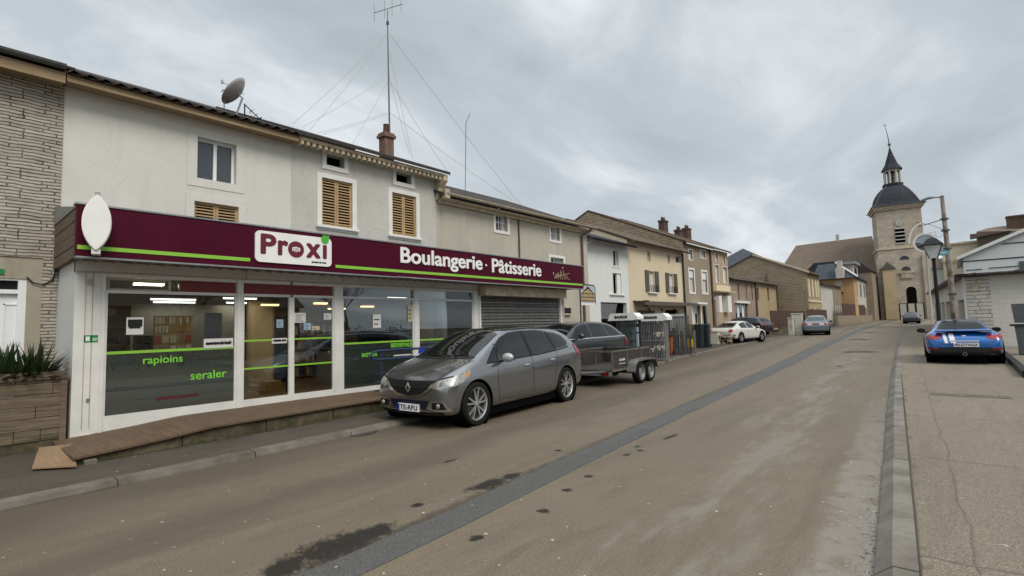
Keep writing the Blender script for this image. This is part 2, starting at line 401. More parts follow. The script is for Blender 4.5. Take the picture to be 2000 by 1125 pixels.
M['leaf_green'] = flat('leaf_green_vinyl', (0.07, 0.40, 0.03), 0.4)
M['gold'] = flat('pale_gold_vinyl', (0.42, 0.34, 0.22), 0.5)
M['green_sign'] = flat('exit_green', (0.01, 0.22, 0.05), 0.4)
M['black'] = flat('black_paint', (0.009, 0.009, 0.009), 0.5, spec=.25)
M['hole'] = flat('dark_interior', (0.006, 0.006, 0.006), 0.95, spec=0.0)
M['rubber'] = plain('tyre_rubber', (0.013, 0.013, 0.013), 0.85, var=0.2, sc=10, spec=.15)
M['glass'] = glassmat('shop_glass')
M['glass_clear'] = glassmat('door_glass', (0.85, 0.86, 0.82), 0.93)
M['film'] = film('grey_window_film', (0.34, 0.345, 0.29), 0.78)
M['win'] = darkglass('window_pane', (0.05, 0.06, 0.07), 0.06)
M['win_dark'] = darkglass('dark_window_pane', (0.012, 0.013, 0.015), 0.05)
M['curtain'] = plain('net_curtain', (0.55, 0.55, 0.54), 0.85, var=0.25, sc=4, streak=(1, 9, 0.3))
M['car_glass'] = darkglass('car_glass', (0.008, 0.010, 0.010), 0.02, 0.5)
M['chrome'] = flat('chrome', (0.62, 0.63, 0.64), 0.12, 1.0)
M['rim'] = plain('alloy_rim', (0.62, 0.62, 0.63), 0.3, 0.85)
M['rim_steel'] = plain('steel_rim', (0.34, 0.34, 0.33), 0.4, 0.7)
M['plate_white'] = flat('plate_white', (0.75, 0.76, 0.78), 0.4)
M['plate_blue'] = flat('plate_blue', (0.01, 0.04, 0.25), 0.4)
M['red_lamp'] = plain('red_lamp_glass', (0.26, 0.008, 0.014), 0.2, coat=.4)
M['red_soft'] = plain('dark_red_reflector', (0.16, 0.008, 0.012), 0.2)
M['amber'] = flat('amber_lamp', (0.55, 0.20, 0.03), 0.2)
M['lamp_clear'] = plain('clear_lamp', (0.36, 0.36, 0.34), 0.3, 0.4, 0.6, 12, coat=.4)
M['plastic_dark'] = plain('dark_plastic', (0.015, 0.015, 0.016), 0.55, spec=.3)
M['asphalt_dark'] = None
# ------------------------------------------------------------------ ground, road, pavements
def interp(tab, y):
    if y <= tab[0][0]: return tab[0][1]
    for (a, b), (c, d) in zip(tab, tab[1:]):
        if y <= c: return b+(d-b)*(y-a)/(c-a)
    return tab[-1][1]
XL = [(-40, -7.05), (0, -7.1), (3, -7.2), (5.4, -7.36), (9, -7.65), (13, -8.1), (18, -8.75), (23, -9.4), (32, -10.05), (44, -10.15), (69, -10.35), (100, -10.9), (118, -11.6), (160, -13)]
XR = [(-40, 0.2), (0, -0.3), (4, -0.51), (6, -0.66), (10, -0.96), (16.5, -1.43), (27, -2.1), (38, -2.7), (56, -3.2), (80, -3.6), (100, -3.6), (118, -3.0), (160, -1)]
XP = [(-40, -3.5), (1.75, -3.5), (3, -3.58), (5.3, -3.80), (8.8, -4.09), (18, -4.87), (33, -5.95), (54, -7.3), (88, -8.4), (112, -8.6)]
PW = [(-40, 0.34), (3, 0.35), (9, 0.36), (16, 0.5), (33, 0.6), (112, 0.75)]
def ground_nodes(t, base, spot, wear=None, p=None):
    a = t.noise(t.map(p, (1, 0.18, 1), (0, 0, radians(4))), 0.8, 6, 0.6, 0.3); b = t.noise(p, 3, 6, 0.7); c = t.noise(p, 55, 3, 0.75); d = t.noise(p, 170, 2, 0.6)
    k = t.mix(t.rng(a, 0.33, 0.68), tuple(q*0.66 for q in base), base)
    k = t.mix(t.math('MULTIPLY', t.rng(b, 0.42, 0.66), 0.40), k, tuple(q*0.58 for q in base))
    k = t.mix(t.math('MULTIPLY', t.rng(c, 0.44, 0.60), 0.62), k, tuple(q*0.32 for q in base))
    k = t.mix(t.math('MULTIPLY', t.rng(d, 0.50, 0.62), 0.6), k, tuple(min(1, q*2.5) for q in base))
    w3 = t.noise(t.map(p, (1.6, 0.22, 1), (0, 0, radians(4))), 2.3, 8, 0.7, 0.6); k = t.mix(t.math('MULTIPLY', t.rng(w3, 0.50, 0.62), 0.30), k, tuple(q*0.55 for q in base))
    sp = t.noise(p, 18, 0, 0.5)
    k = t.mix(t.rng(sp, 0.845, 0.87), k, spot)
    return k, a, b, c, d
def road_mat():
    t = NT('worn_asphalt'); p = t.pos(); s = t.sep(p)
    k, a, b, c, d = ground_nodes(t, (0.168, 0.135, 0.097), (0.5, 0.48, 0.42), p=p)
    # dark brown dirt along the left lane, beside the buildings
    wob = t.noise(t.map(p, (1, 0.3, 1)), 1.0, 5, 0.6)
    lx = t.math('ADD', s[0], t.math('MULTIPLY', t.math('SUBTRACT', wob, 0.5), 1.8))
    lx = t.math('ADD', lx, t.math('MULTIPLY', s[1], 0.09))
    k = t.mix(t.math('MULTIPLY', t.rng(lx, -5.0, -6.9, 0, 1, True), 0.66), k, (0.072, 0.057, 0.043))
    k = t.mix(t.math('MULTIPLY', t.math('MULTIPLY', t.rng(lx, -4.2, -4.9, 0, 1, True), t.rng(lx, -5.7, -5.0, 0, 1, True)), 0.5), k, (0.072, 0.057, 0.043))
    # pale worn wheel track in the right lane
    rx = t.math('ADD', t.math('ADD', s[0], t.math('MULTIPLY', t.math('SUBTRACT', t.noise(t.map(p, (1, 0.25, 1)), 1.6, 6, 0.65, 1), 0.5), 2.3)), t.math('MULTIPLY', s[1], 0.085))
    f = t.math('MULTIPLY', t.rng(rx, -1.85, -1.45, 0, 1, True), t.rng(rx, -0.75, -1.15, 0, 1, True))
    f = t.math('MULTIPLY', f, t.rng(t.noise(t.map(p, (1.4, 0.30, 1)), 1.6, 9, 0.72), 0.47, 0.57))
    k = t.mix(t.math('MULTIPLY', t.math('MULTIPLY', f, t.rng(c, .38, .6, .35, 1)), 0.34), k, (0.33, 0.33, 0.30))
    # crumbling pale gutter strip next to the right kerb
    gx = t.math('ADD', s[0], t.math('ADD', t.math('MULTIPLY', s[1], 0.066), t.math('MULTIPLY', t.math('SUBTRACT', b, 0.5), 0.35)))
    gf = t.math('MULTIPLY', t.math('MULTIPLY', t.rng(gx, -0.66, -0.58), t.rng(s[1], 14, 6)), t.rng(t.noise(p, 2.6, 6, 0.7), 0.36, 0.5))
    k = t.mix(t.math('MULTIPLY', gf, 0.45), k, (0.30, 0.29, 0.265))
    cr = t.math('MULTIPLY', t.rng(gx, -0.40, -0.30), t.rng(t.noise(t.map(p, (1.4, 1, 1)), 22, 4, 0.7), 0.54, 0.60))
    k = t.mix(t.math('MULTIPLY', cr, 0.85), k, (0.03, 0.026, 0.022))
    # tar stains: centre, half width, half length
    spots = [(655, 1068, .20, .38), (725, 1042, .13, .22), (560, 1108, .15, .16), (955, 946, .12, .28), (998, 930, .07, .16), (815, 986, .05, .06), (930, 1052, .055, .055), (1107, 957, .055, .055),
             (1060, 998, .06, .05), (1150, 930, .05, .06), (1225, 888, .04, .07), (1250, 880, .04, .06), (1245, 872, .03, .06), (1310, 853, .04, .2), (1660, 690, .25, .6), (1640, 716, .1, .2), (1420, 745, .05, .1), (880, 900, .03, .1), (1090, 880, .04, .05), (1690, 690, .5, .5),
             (1700, 655, .5, 1.2), (1545, 690, .1, .2), (1680, 668, .6, .8)]
    tot = None
    nz = t.n('ShaderNodeTexNoise'); t.l(p, nz.inputs['Vector']); nz.inputs['Scale'].default_value = 7.5; nz.inputs['Detail'].default_value = 10; nz.inputs['Roughness'].default_value = 0.8
    off = t.math('SUBTRACT', nz.outputs['Fac'], 0.5)
    for (X, Y, hw, hl) in spots:
        q = at(X, Y, 2, 0.0)
        v = t.n('ShaderNodeVectorMath', operation='SUBTRACT'); t.l(p, v.inputs[0]); v.inputs[1].default_value = q
        v2 = t.n('ShaderNodeVectorMath', operation='MULTIPLY'); t.l(v.outputs[0], v2.inputs[0]); v2.inputs[1].default_value = (1/hw, 1/hl, 0)
        ln = t.n('ShaderNodeVectorMath', operation='LENGTH'); t.l(v2.outputs[0], ln.inputs[0])
        tot = ln.outputs['Value'] if tot is None else t.math('MINIMUM', tot, ln.outputs['Value'])
    f = t.rng(t.math('ADD', tot, t.math('MULTIPLY', off, 3.6)), 1.25, 0.75)
    k = t.mix(t.math('MULTIPLY', f, 0.93), k, (0.014, 0.012, 0.010))
    # ragged tar edge along the repair strip
    px = t.math('ADD', s[0], t.math('MULTIPLY', s[1], 0.082))
    e1 = t.math('ABSOLUTE', t.math('ADD', px, 3.37))
    f2 = t.rng(t.math('ADD', e1, t.math('MULTIPLY', off, 0.42)), 0.10, 0.02)
    k = t.mix(t.math('MULTIPLY', f2, 0.6), k, (0.03, 0.026, 0.022))
    # fine cracks
    v = t.n('ShaderNodeTexVoronoi', feature='DISTANCE_TO_EDGE'); vv = t.n('ShaderNodeVectorMath', operation='ADD'); t.l(t.map(p, (1, 0.45, 1)), vv.inputs[0])
    sc_ = t.n('ShaderNodeVectorMath', operation='SCALE'); t.l(nz.outputs['Color'], sc_.inputs[0]); sc_.inputs['Scale'].default_value = 0.7; t.l(sc_.outputs[0], vv.inputs[1])
    t.l(vv.outputs[0], v.inputs['Vector']); v.inputs['Scale'].default_value = 0.5
    k = t.mix(t.math('MULTIPLY', t.math('MULTIPLY', t.rng(v.outputs['Distance'], 0, 0.006, 1, 0), t.rng(a, 0.52, 0.6)), 0.4), k, (0.03, 0.027, 0.023))
    t.set(col=k, rough=t.math('ADD', t.rng(a, 0.3, 0.7, 0.50, 0.66), t.math('MULTIPLY', f, -0.05)), spec=0.22)
    t.bump(t.math('ADD', c, t.math('MULTIPLY', d, 0.6)), 0.35, 0.006)
    return t.m
def pave_mat(name, base, joints=0.0, brown=None):
    t = NT(name); p = t.pos(); s = t.sep(p)
    k, a, b, c, d = ground_nodes(t, base, (0.42, 0.40, 0.36), p=p)
    if brown:
        k = t.mix(t.math('MULTIPLY', t.rng(t.noise(p, 1.2, 5, 0.65), 0.42, 0.66), 0.6), k, brown)
    if joints:
        w2 = t.math('MULTIPLY', t.math('SUBTRACT', t.noise(p, 1.1, 5, 0.6), 0.5), 0.5)
        yy = t.math('DIVIDE', t.math('ADD', t.math('ADD', s[1], w2), t.math('MULTIPLY', s[0], -0.1)), joints)
        fr = t.math('ABSOLUTE', t.math('SUBTRACT', t.math('FRACT', yy), 0.5))
        j = t.rng(fr, 0.0, 0.0075, 1, 0)
        xx = t.math('ADD', t.math('ADD', s[0], t.math('MULTIPLY', s[1], 0.062)), t.math('MULTIPLY', w2, 0.35))
        j2 = t.rng(t.math('ABSOLUTE', t.math('SUBTRACT', xx, 0.26)), 0.0, 0.014, 1, 0)
        k = t.mix(t.math('MULTIPLY', t.math('MAXIMUM', j, t.math('MULTIPLY', j2, 0.8)), 0.6), k, (0.035, 0.03, 0.025))
        j3 = t.rng(t.math('ABSOLUTE', t.math('SUBTRACT', t.math('ADD', t.math('ADD', s[0], t.math('MULTIPLY', s[1], 0.0735)), t.math('MULTIPLY', w2, 0.03)), 0.012)), 0.006, 0.02, 1, 0)
        k = t.mix(t.math('MULTIPLY', j3, 0.8), k, (0.03, 0.026, 0.02))
        hx_ = t.math('ADD', t.math('ADD', s[0], t.math('MULTIPLY', s[1], 0.0735)), t.math('MULTIPLY', t.math('SUBTRACT', t.noise(p, 9, 5, .7), .5), .12))
        k = t.mix(t.math('MULTIPLY', t.rng(hx_, .08, .05), t.math('MULTIPLY', t.rng(b, .5, .6), .55)), k, (0.06, 0.055, 0.035))
        # slabs differ a little
        sl = t.n('ShaderNodeTexWhiteNoise', noise_dimensions='1D'); t.l(t.math('FLOOR', t.math('ADD', yy, 0.5)), sl.inputs['W'])
        k = t.mix(t.rng(sl.outputs['Value'], 0, 1, 0, 0.22), k, tuple(q*0.62 for q in base))
    # moss and dirt next to walls on the left
    t.set(col=k, rough=0.85, spec=0.2); t.bump(t.math('ADD', c, t.math('MULTIPLY', b, 0.8)), 0.45, 0.008)
    return t.m
M['road'] = road_mat()
M['strip'] = (lambda t: (t.set(col=ground_nodes(t, (0.086, 0.083, 0.079), (0.4, 0.4, 0.38), p=t.pos())[0], rough=0.62, spec=0.4), t.bump(t.noise(t.pos(), 60, 3), 0.3, 0.004), t.m)[2])(NT('grey_repair_strip'))
M['pave_l'] = pave_mat('dark_pavement_asphalt', (0.088, 0.074, 0.060), brown=(0.055, 0.045, 0.032))
M['pave_r'] = pave_mat('concrete_pavement', (0.220, 0.186, 0.142), 2.9)
M['kerb'] = (lambda t: (t.set(col=t.mix(t.rng(t.noise(t.pos(), 2.0, 6, 0.7), 0.35, 0.65), (0.14, 0.125, 0.105), (0.245, 0.225, 0.195)), rough=0.9, spec=0.2), t.bump(t.noise(t.pos(), 30, 4, 0.7), 0.5, 0.008), t.m)[2])(NT('kerb_stone'))
M['kerb_l'] = (lambda t: (t.set(col=t.mix(t.rng(t.noise(t.pos(), 2.0, 6, 0.7), 0.35, 0.65), (0.095, 0.084, 0.068), (0.180, 0.163, 0.138)), rough=0.9, spec=0.2), t.bump(t.noise(t.pos(), 30, 4, 0.7), 0.5, 0.008), t.m)[2])(NT('dark_kerb_stone'))
M['soil'] = pave_mat('ground_dirt', (0.115, 0.095, 0.072))

YS = [-40, -20, -8, -4, -2, -1, 0, 1, 2, 3, 4, 5, 6, 7, 8, 9, 10, 11, 12, 13, 14, 15, 16, 17, 18, 19, 20, 21, 22, 23, 24, 26, 28, 30, 32, 35, 38, 41, 44, 48, 52, 56, 60, 65, 70, 76, 82, 88, 94, 100, 106, 112, 118, 124, 132, 145, 160]
def strip(f0, f1, dz, y0=-40, y1=160, n=1, extra=None):
    mb = MB(); ys = [y for y in YS if y0 <= y <= y1]
    vs = []
    for y in ys:
        a, b = f0(y), f1(y)
        for k in range(n+1): vs.append((a+(b-a)*k/n, y, g(y)+dz))
    fs = [(i*(n+1)+k, i*(n+1)+k+1, (i+1)*(n+1)+k+1, (i+1)*(n+1)+k) for i in range(len(ys)-1) for k in range(n)]
    return mb.add(vs, fs)
gm = MB(); gy = [-700, -200, -60]+YS+[220, 400, 900]; gx = [-900, -200, -60, -20, -8, 0, 8, 20, 60, 200, 900]
gm.add([(x_, y_, g(y_)-0.02) for y_ in gy for x_ in gx], [(i*len(gx)+k, i*len(gx)+k+1, (i+1)*len(gx)+k+1, (i+1)*len(gx)+k) for i in range(len(gy)-1) for k in range(len(gx)-1)])
struct(gm, 'ground', M['soil'])
fxl = lambda y: interp(XL, y); fxr = lambda y: interp(XR, y)
PL, PR = 0.07, 0.10
struct(strip(lambda y: fxl(y)-0.02, lambda y: fxr(y)+0.02, 0.0, n=4), 'road', M['road'])
struct(strip(lambda y: interp(XP, y), lambda y: interp(XP, y)+interp(PW, y), 0.004, y1=112), 'road_repair_strip', M['strip'])
struct(strip(lambda y: -30, lambda y: fxl(y)-0.215, PL-0.004, n=3), 'left_pavement', M['pave_l'])
struct(strip(lambda y: fxr(y)+0.22, lambda y: 3.2 if y < 27 else (3.2 if y < 29 else 0.6-0.064*(y-29) if y < 62 else -1.4), PR-0.004, n=3), 'right_pavement', M['pave_r'])
def kerb(fx, w, h, side, y0, y1, L, name, mat, slope=0.05):
    mb = MB(); y = y0; i = 0
    while y < y1:
        yb = y+L-0.012
        xa, xb = fx(y), fx(yb); s = side; ga, gb = g(y)-0.02, g(yb)-0.02
        hh = h+0.02+random.uniform(-.004, .004); jx = random.uniform(-.006, .006)
        def sec(xx, yy, gg): return [(xx, yy, gg), (xx+s*0.004+jx*s, yy, gg+0.02+(hh-0.02)*0.25), (xx+s*slope+jx*s, yy, gg+hh), (xx+s*w, yy, gg+hh+0.003), (xx+s*w, yy, gg)]
        A, B = sec(xa, y, ga), sec(xb, yb, gb)
        mb.add(A+B, [(0, 1, 6, 5), (1, 2, 7, 6), (2, 3, 8, 7), (3, 4, 9, 8), (4, 0, 5, 9), (0, 1, 2, 3, 4), (5, 6, 7, 8, 9)])
        y += L; i += 1
        if y > 50: L = 4
    struct(mb, name, mat)
kerb(fxr, 0.225, PR, 1, -6, 116, 1.0, 'right_kerb', M['kerb'], 0.10)
kerb(fxl, 0.22, PL, -1, -6, 116, 1.5, 'left_kerb', M['kerb_l'], 0.03)

# ------------------------------------------------------------------ building helpers
def wall_front(mb, x, y0, y1, z0, z1, holes, depth=0.22, ax='x', sgn=-1):
    """front face with openings and their reveals; ax='x' faces +X at x, depth goes -X. ax='y' faces -Y"""
    ys = sorted({y0, y1}|{h[0] for h in holes}|{h[1] for h in holes}); zs = sorted({z0, z1}|{h[2] for h in holes}|{h[3] for h in holes})
    ys = [q for q in ys if y0-1e-6 <= q <= y1+1e-6]; zs = [q for q in zs if z0-1e-6 <= q <= z1+1e-6]
    def P(y, z, d=0): return (x-d, y, z) if ax == 'x' else (y, x+d, z)
    for a, b in zip(ys, ys[1:]):
        for c, d in zip(zs, zs[1:]):
            my, mz_ = (a+b)/2, (c+d)/2
            if any(h[0] < my < h[1] and h[2] < mz_ < h[3] for h in holes): continue
            mb.quad(P(a, c), P(b, c), P(b, d), P(a, d))
    for h in holes:
        a, b, c, d = h[:4]; a = max(a, y0); b = min(b, y1); c = max(c, z0)
        mb.quad(P(a, c), P(b, c), P(b, c, depth), P(a, c, depth)); mb.quad(P(a, d), P(b, d), P(b, d, depth), P(a, d, depth))
        mb.quad(P(a, c), P(a, d), P(a, d, depth), P(a, c, depth)); mb.quad(P(b, c), P(b, d), P(b, d, depth), P(b, c, depth))
def PQ(ax, x, u, z, d=0): return (x+d, u, z) if ax == 'x' else (u, x-d, z)     # d = outwards
def bx(mb, ax, x, d0, d1, u0, u1, z0, z1):
    if ax == 'x': mb.box(x+d0, x+d1, u0, u1, z0, z1)
    else: mb.box(u0, u1, x-d0, x-d1, z0, z1)
def surround(p, ax, x, u0, u1, z0, z1, wd=0.13, t=0.025, mat=None, sill=False):
    mb = MB()
    bx(mb, ax, x, 0.002, t, u0-wd, u0, z0-wd, z1+wd); bx(mb, ax, x, 0.002, t, u1, u1+wd, z0-wd, z1+wd)
    bx(mb, ax, x, 0.002, t, u0, u1, z1, z1+wd); bx(mb, ax, x, 0.002, t, u0, u1, z0-wd, z0)
    if sill: bx(mb, ax, x, 0.0, t+0.06, u0-wd-0.03, u1+wd+0.03, z0-0.07, z0-0.01)
    return mb.build('surround', mat or M['trim_white'], p)
def window(p, ax, x, u0, u1, z0, z1, style='casement', rec=0.12, sur=0.13, curtain=False, frame=None, pane=None, fw=0.05):
    """a window recessed in its opening: frame with panes as its children"""
    fm = frame or M['pvc']
    if sur: surround(p, ax, x, u0, u1, z0, z1, sur)
    fr = MB(); d = -rec
    um = (u0+u1)/2
    bx(fr, ax, x, d-0.05, d, u0, u0+fw, z0, z1); bx(fr, ax, x, d-0.05, d, u1-fw, u1, z0, z1)
    bx(fr, ax, x, d-0.05, d, u0+fw, u1-fw, z1-fw, z1); bx(fr, ax, x, d-0.05, d, u0+fw, u1-fw, z0, z0+fw)
    if style == 'casement': bx(fr, ax, x, d-0.05, d+0.015, um-fw*0.7, um+fw*0.7, z0+fw, z1-fw)
    if style == 'bars':
        for k in (1, 2): q = u0+(u1-u0)*k/3; fr.tube([PQ(ax, x, q, z0, -0.04), PQ(ax, x, q, z1, -0.04)], 0.012, 6)
        zz = (z0+z1)/2; fr.tube([PQ(ax, x, u0, zz, -0.04), PQ(ax, x, u1, zz, -0.04)], 0.012, 6)
    f = fr.build('window', fm, p)
    mb = MB(); bx(mb, ax, x, d-0.04, d-0.03, u0+fw*0.5, u1-fw*0.5, z0+fw*0.5, z1-fw*0.5); mb.build('pane', pane or (M['win']), f)
    if curtain:
        mb = MB(); w_ = (u1-u0)
        bx(mb, ax, x, d-0.03, d-0.022, u0+fw, u0+fw+w_*0.26, z0+fw, z1-fw); bx(mb, ax, x, d-0.03, d-0.022, u1-fw-w_*0.26, u1-fw, z0+fw, z1-fw); mb.build('curtain', M['curtain'], f)
    return f
def slat_shutter(p, ax, x, u0, u1, z0, z1, rec=0.03, pitch=0.062, mat=None, leaves=2, slope=0.0):
    mat = mat or M['shutter_wood']
    for L in range(leaves):
        a = u0+(u1-u0)*L/leaves+0.004; b = u0+(u1-u0)*(L+1)/leaves-0.004
        mb = MB(); d = -rec; fw = 0.045
        bx(mb, ax, x, d-0.035, d, a, a+fw, z0, z1); bx(mb, ax, x, d-0.035, d, b-fw, b, z0, z1)
        bx(mb, ax, x, d-0.035, d, a+fw, b-fw, z1-fw, z1); bx(mb, ax, x, d-0.035, d, a+fw, b-fw, z0, z0+fw)
        n = max(2, int((z1-z0-2*fw)/pitch))
        for k in range(n):
            zc = z0+fw+(k+0.5)*(z1-z0-2*fw)/n
            q = [PQ(ax, x, a+fw, zc-0.020, d), PQ(ax, x, a+fw, zc-0.008, d), PQ(ax, x, a+fw, zc+0.020, d-0.035), PQ(ax, x, a+fw, zc+0.008, d-0.035)]
            L_ = b-a-2*fw; mb.prism(q, (0, L_, 0) if ax == 'x' else (L_, 0, 0))
        mb.build('shutter', mat, p)
def back(p, ax, x, u0, u1, z0, z1, rec=0.2, mat=None, name='dark_opening'):
    mb = MB(); bx(mb, ax, x, -rec-0.02, -rec, u0-0.01, u1+0.01, z0-0.01, z1+0.01); return mb.build(name, mat or M['hole'], p)
def shell(mb, x, y0, y1, zb, ze, depth, holes, rise=0, hd=0.22, zside=None, sides=(True, True)):
    """house walls: front at x facing +X with openings, gables on both sides, back"""
    wall_front(mb, x, y0, y1, zb, ze, holes, hd)
    zs = zb if zside is None else zside
    xm = x-depth/2
    if depth > 1: mb.quad((x, y0, ze), (x, y1, ze), (x-depth, y1, ze), (x-depth, y0, ze))
    for k, yy in enumerate((y0, y1)):
        if not sides[k]: continue
        if rise: mb.quad((x, yy, zs), (x, yy, ze), (xm, yy, ze+rise), (x-depth, yy, ze), (x-depth, yy, zs))
        else: mb.quad((x, yy, zs), (x, yy, ze), (x-depth, yy, ze), (x-depth, yy, zs))
    mb.quad((x-depth, y0, zb), (x-depth, y1, zb), (x-depth, y1, ze), (x-depth, y0, ze))
def gable_roof(p, x, y0, y1, ze, depth, rise, ov=0.35, t=0.1, side=0.08, mat=None, name='roof'):
    mb = MB(); xm = x-depth/2; sl = rise/(depth/2)
    prof = [(x+ov, ze-sl*ov), (xm, ze+rise), (x-depth-ov, ze-sl*ov)]
    P = [(a, y0-side, b+0.012) for a, b in prof]+[(a, y0-side, b+t) for a, b in prof[::-1]]
    mb.prism(P, (0, (y1-y0)+2*side, 0))
    return mb.build(name, mat or M['tile_dark'], p)
def gutter(p, x, y0, y1, z, r=0.065, mat=None, name='gutter'):
    mb = MB(); pr = []
    n = 7
    for k in range(n): a = pi+pi*k/(n-1); pr.append((x+r*cos(a), z+r*sin(a)))
    for k in range(n)[::-1]: a = pi+pi*k/(n-1); pr.append((x+(r-.008)*cos(a), z+(r-.008)*sin(a)))
    mb.prism([(a, y0, b) for a, b in pr], (0, y1-y0, 0)); return mb.build(name, mat or M['gutter'], p)
def downpipe(p, pts, r=0.045, mat=None): return MB().tube(pts, r, 10).build('downpipe', mat or M['brown_pipe'], p)
def chimney(p, x, y, z0, z1, wx=0.5, wy=0.6, mat=None, pots=1):
    mb = MB().box(x-wx/2, x+wx/2, y-wy/2, y+wy/2, z0, z1).box(x-wx/2-.05, x+wx/2+.05, y-wy/2-.05, y+wy/2+.05, z1, z1+0.09).box(x-wx/2-.02, x+wx/2+.02, y-wy/2-.02, y+wy/2+.02, z1+0.09, z1+0.15)
    c = mb.build('chimney', mat or M['brick'], p)
    for k in range(pots):
        yy = y+(k-(pots-1)/2)*wy/pots
        MB().lathe([(0.10, z1+.15), (0.085, z1+.42), (0.10, z1+.43), (0.07, z1+.44), (0.0, z1+.44)], (x, yy, 0), n=12).build('chimney_pot', M['brick_dark'], c)
    return c

# ------------------------------------------------------------------ left row
XW = -11.5
M['soft_trim'] = plaster('soft_white_surround', (0.66, 0.65, 0.61), 0.05, coarse=0.1, dark=0.05)
# house clad in thin stone, far left
y0, y1 = -6.0, 1.485
H = thing('stone_clad_house', 'house clad in thin pale ledge stone at the left edge, with white front door', 'house', (XW, -2, 0))
door = rect(-50, 572, 46, 720, XW); trans = rect(-50, 541, 52, 566, XW)
dz0 = 0.12; dy0, dy1 = door[0], door[1]
zr_ = fy(60, 503, XW)[1]                      # top of the rendered base
wb = MB(); ys_ = fy(82, 560, XW)[0]
wall_front(wb, XW, y0, ys_, 0, zr_, [(dy0, fy(52, 560, XW)[0], dz0, trans[3])], 0.25)
wb.build('base_wall', M['plaster_base'], H)
w_ = MB(); wall_front(w_, XW+0.02, y0, y1, zr_, 6.2, [], 0.1); w_.box(XW, XW+0.02, ys_, y1, 0, zr_)
w_.quad((XW+.02, y0, zr_), (XW+.02, ys_, zr_), (XW, ys_, zr_), (XW, y0, zr_))
w_.quad((XW, y0, 0), (XW, y0, 6.05), (XW-9, y0, 6.05), (XW-9, y0, 0)).quad((XW-9, y0, 0), (XW-9, y0, 6.05), (XW-9, y1, 6.05), (XW-9, y1, 0))
w_.build('stone_wall', M['ledge'], H)
dr = MB().box(XW-.16, XW-.10, dy0, dy1+.06, dz0, door[3]); D_ = dr.build('front_door', M['pvc'], H)
pm = MB(); yw = dy1-dy0; 
for a, b in ((0.1, 0.46), (0.56, 0.9)):
    for c, d in ((0.12, 0.5), (0.58, 0.93)):
        ya, yb, za, zb_ = dy0+yw*a, dy0+yw*b, dz0+(door[3]-dz0)*c, dz0+(door[3]-dz0)*d
        pm.box(XW-.10, XW-.085, ya, ya+.02, za, zb_).box(XW-.10, XW-.085, yb-.02, yb, za, zb_).box(XW-.10, XW-.085, ya, yb, za, za+.02).box(XW-.10, XW-.085, ya, yb, zb_-.02, zb_)
pm.build('door_moulding', M['pvc'], D_)
fm_ = MB(); yd = fy(52, 560, XW)[0]
fm_.box(XW-.14, XW-.02, yd-.1, yd, dz0, trans[3]).box(XW-.14, XW-.03, dy0-.1, yd-.1, door[3]+.003, trans[2]).box(XW-.14, XW-.02, dy0-.1, yd-.1, trans[3]-.03, trans[3])
fm_.build('door_frame', M['pvc'], H)
MB().box(XW-.10, XW-.09, dy0-.1, yd-.1, trans[2], trans[3]-.03).build('transom_pane', M['win_dark'], H)
gable_roof(H, XW, y0, y1, 6.34, 9, 1.9, 0.40, mat=M['tile_dark'])
eb = MB().box(XW+.02, XW+.36, y0, y1-.04, 6.02, 6.05).box(XW+.36, XW+.40, y0, y1-.04, 5.96, 6.14); eb.build('eave_board', M['eave_wood'], H)
gutter(H, XW+.47, y0, y1-.05, 6.24, 0.075, M['dark_zinc'])
gs = rect(-20, 524, 8, 536, XW); gsn = MB().box(XW+.002, XW+.02, *gs).build('house_number_sign', M['green_sign']); tag(gsn, 'small green plaque above the white front door at the left edge', 'sign')
cb_ = MB().tube([at(52, 541, 0, XW+.03), at(64, 552, 0, XW+.03), at(82, 556, 0, XW+.04), at(103, 548, 0, XW+.04), at(112, 515, 0, XW+.05)], 0.012, 6).build('cable', M['black']); tag(cb_, 'black cable sagging across the stone cladding beside the shop corner', 'cable')

# off-white house with casement window (behind the sign's left half)
yB0, yB1, yC1, yD1 = 1.485, 5.52, 9.92, 18.15
SH = (1.75, 10.25, 0.0, 2.72)                  # opening from the shop extension into the old houses
def row_house(name, label, ya, yb, ze, mat, wins, sides):
    h = thing(name, label, 'house', (XW, (ya+yb)/2, 0))
    mb = MB(); holes = [tuple(q) for q in wins]
    a, b = max(SH[0], ya), min(SH[1], yb)
    if b > a: holes.append((a, b, 0.0, SH[3]))
    shell(mb, XW, ya, yb, 0, ze, 9, holes, 1.9 if sides[0] or sides[1] else 0, 0.22, 2.75, sides)
    mb.build('wall', mat, h); return h
wB = rect(386, 266, 461, 361, XW); sB = rect(379, 392, 465, 470, XW)
HB = row_house('plastered_house', 'off-white plastered house with one casement window above a slatted shutter', yB0, yB1, 6.22, M['plaster_white'], [wB, sB], (False, False))
surround(HB, 'x', XW, *wB, 0.17, .012, mat=M['soft_trim']); window(HB, 'x', XW, *wB, style='casement', rec=0.14, sur=0, pane=M['win'], fw=0.045); back(HB, 'x', XW, *wB, rec=0.22)
surround(HB, 'x', XW, *sB, 0.15, mat=M['soft_trim']); slat_shutter(HB, 'x', XW, *sB, rec=0.05); back(HB, 'x', XW, *sB, rec=0.2)
gable_roof(HB, XW, yB0, yB1, 6.30, 9, 1.9, 0.40)
MB().box(XW+.0, XW+.38, yB0, yB1, 6.05, 6.075).box(XW+.36, XW+.39, yB0-.02, yB1, 6.01, 6.13).build('eave_board', M['eave_wood'], HB)
et = MB(); k = yB0
while k < yB1-.1:
    pr = [(0.0, k+.02), (0.0, k+.20)]
    et.prism([(XW+.46, k+.10+.12*cos(pi*j/8), 6.15+.055*sin(pi*j/8)) for j in range(9)]+[(XW+.46, k-.02, 6.125), (XW+.46, k+.22, 6.125)][::-1], (-.4, 0, .17)); k += 0.215
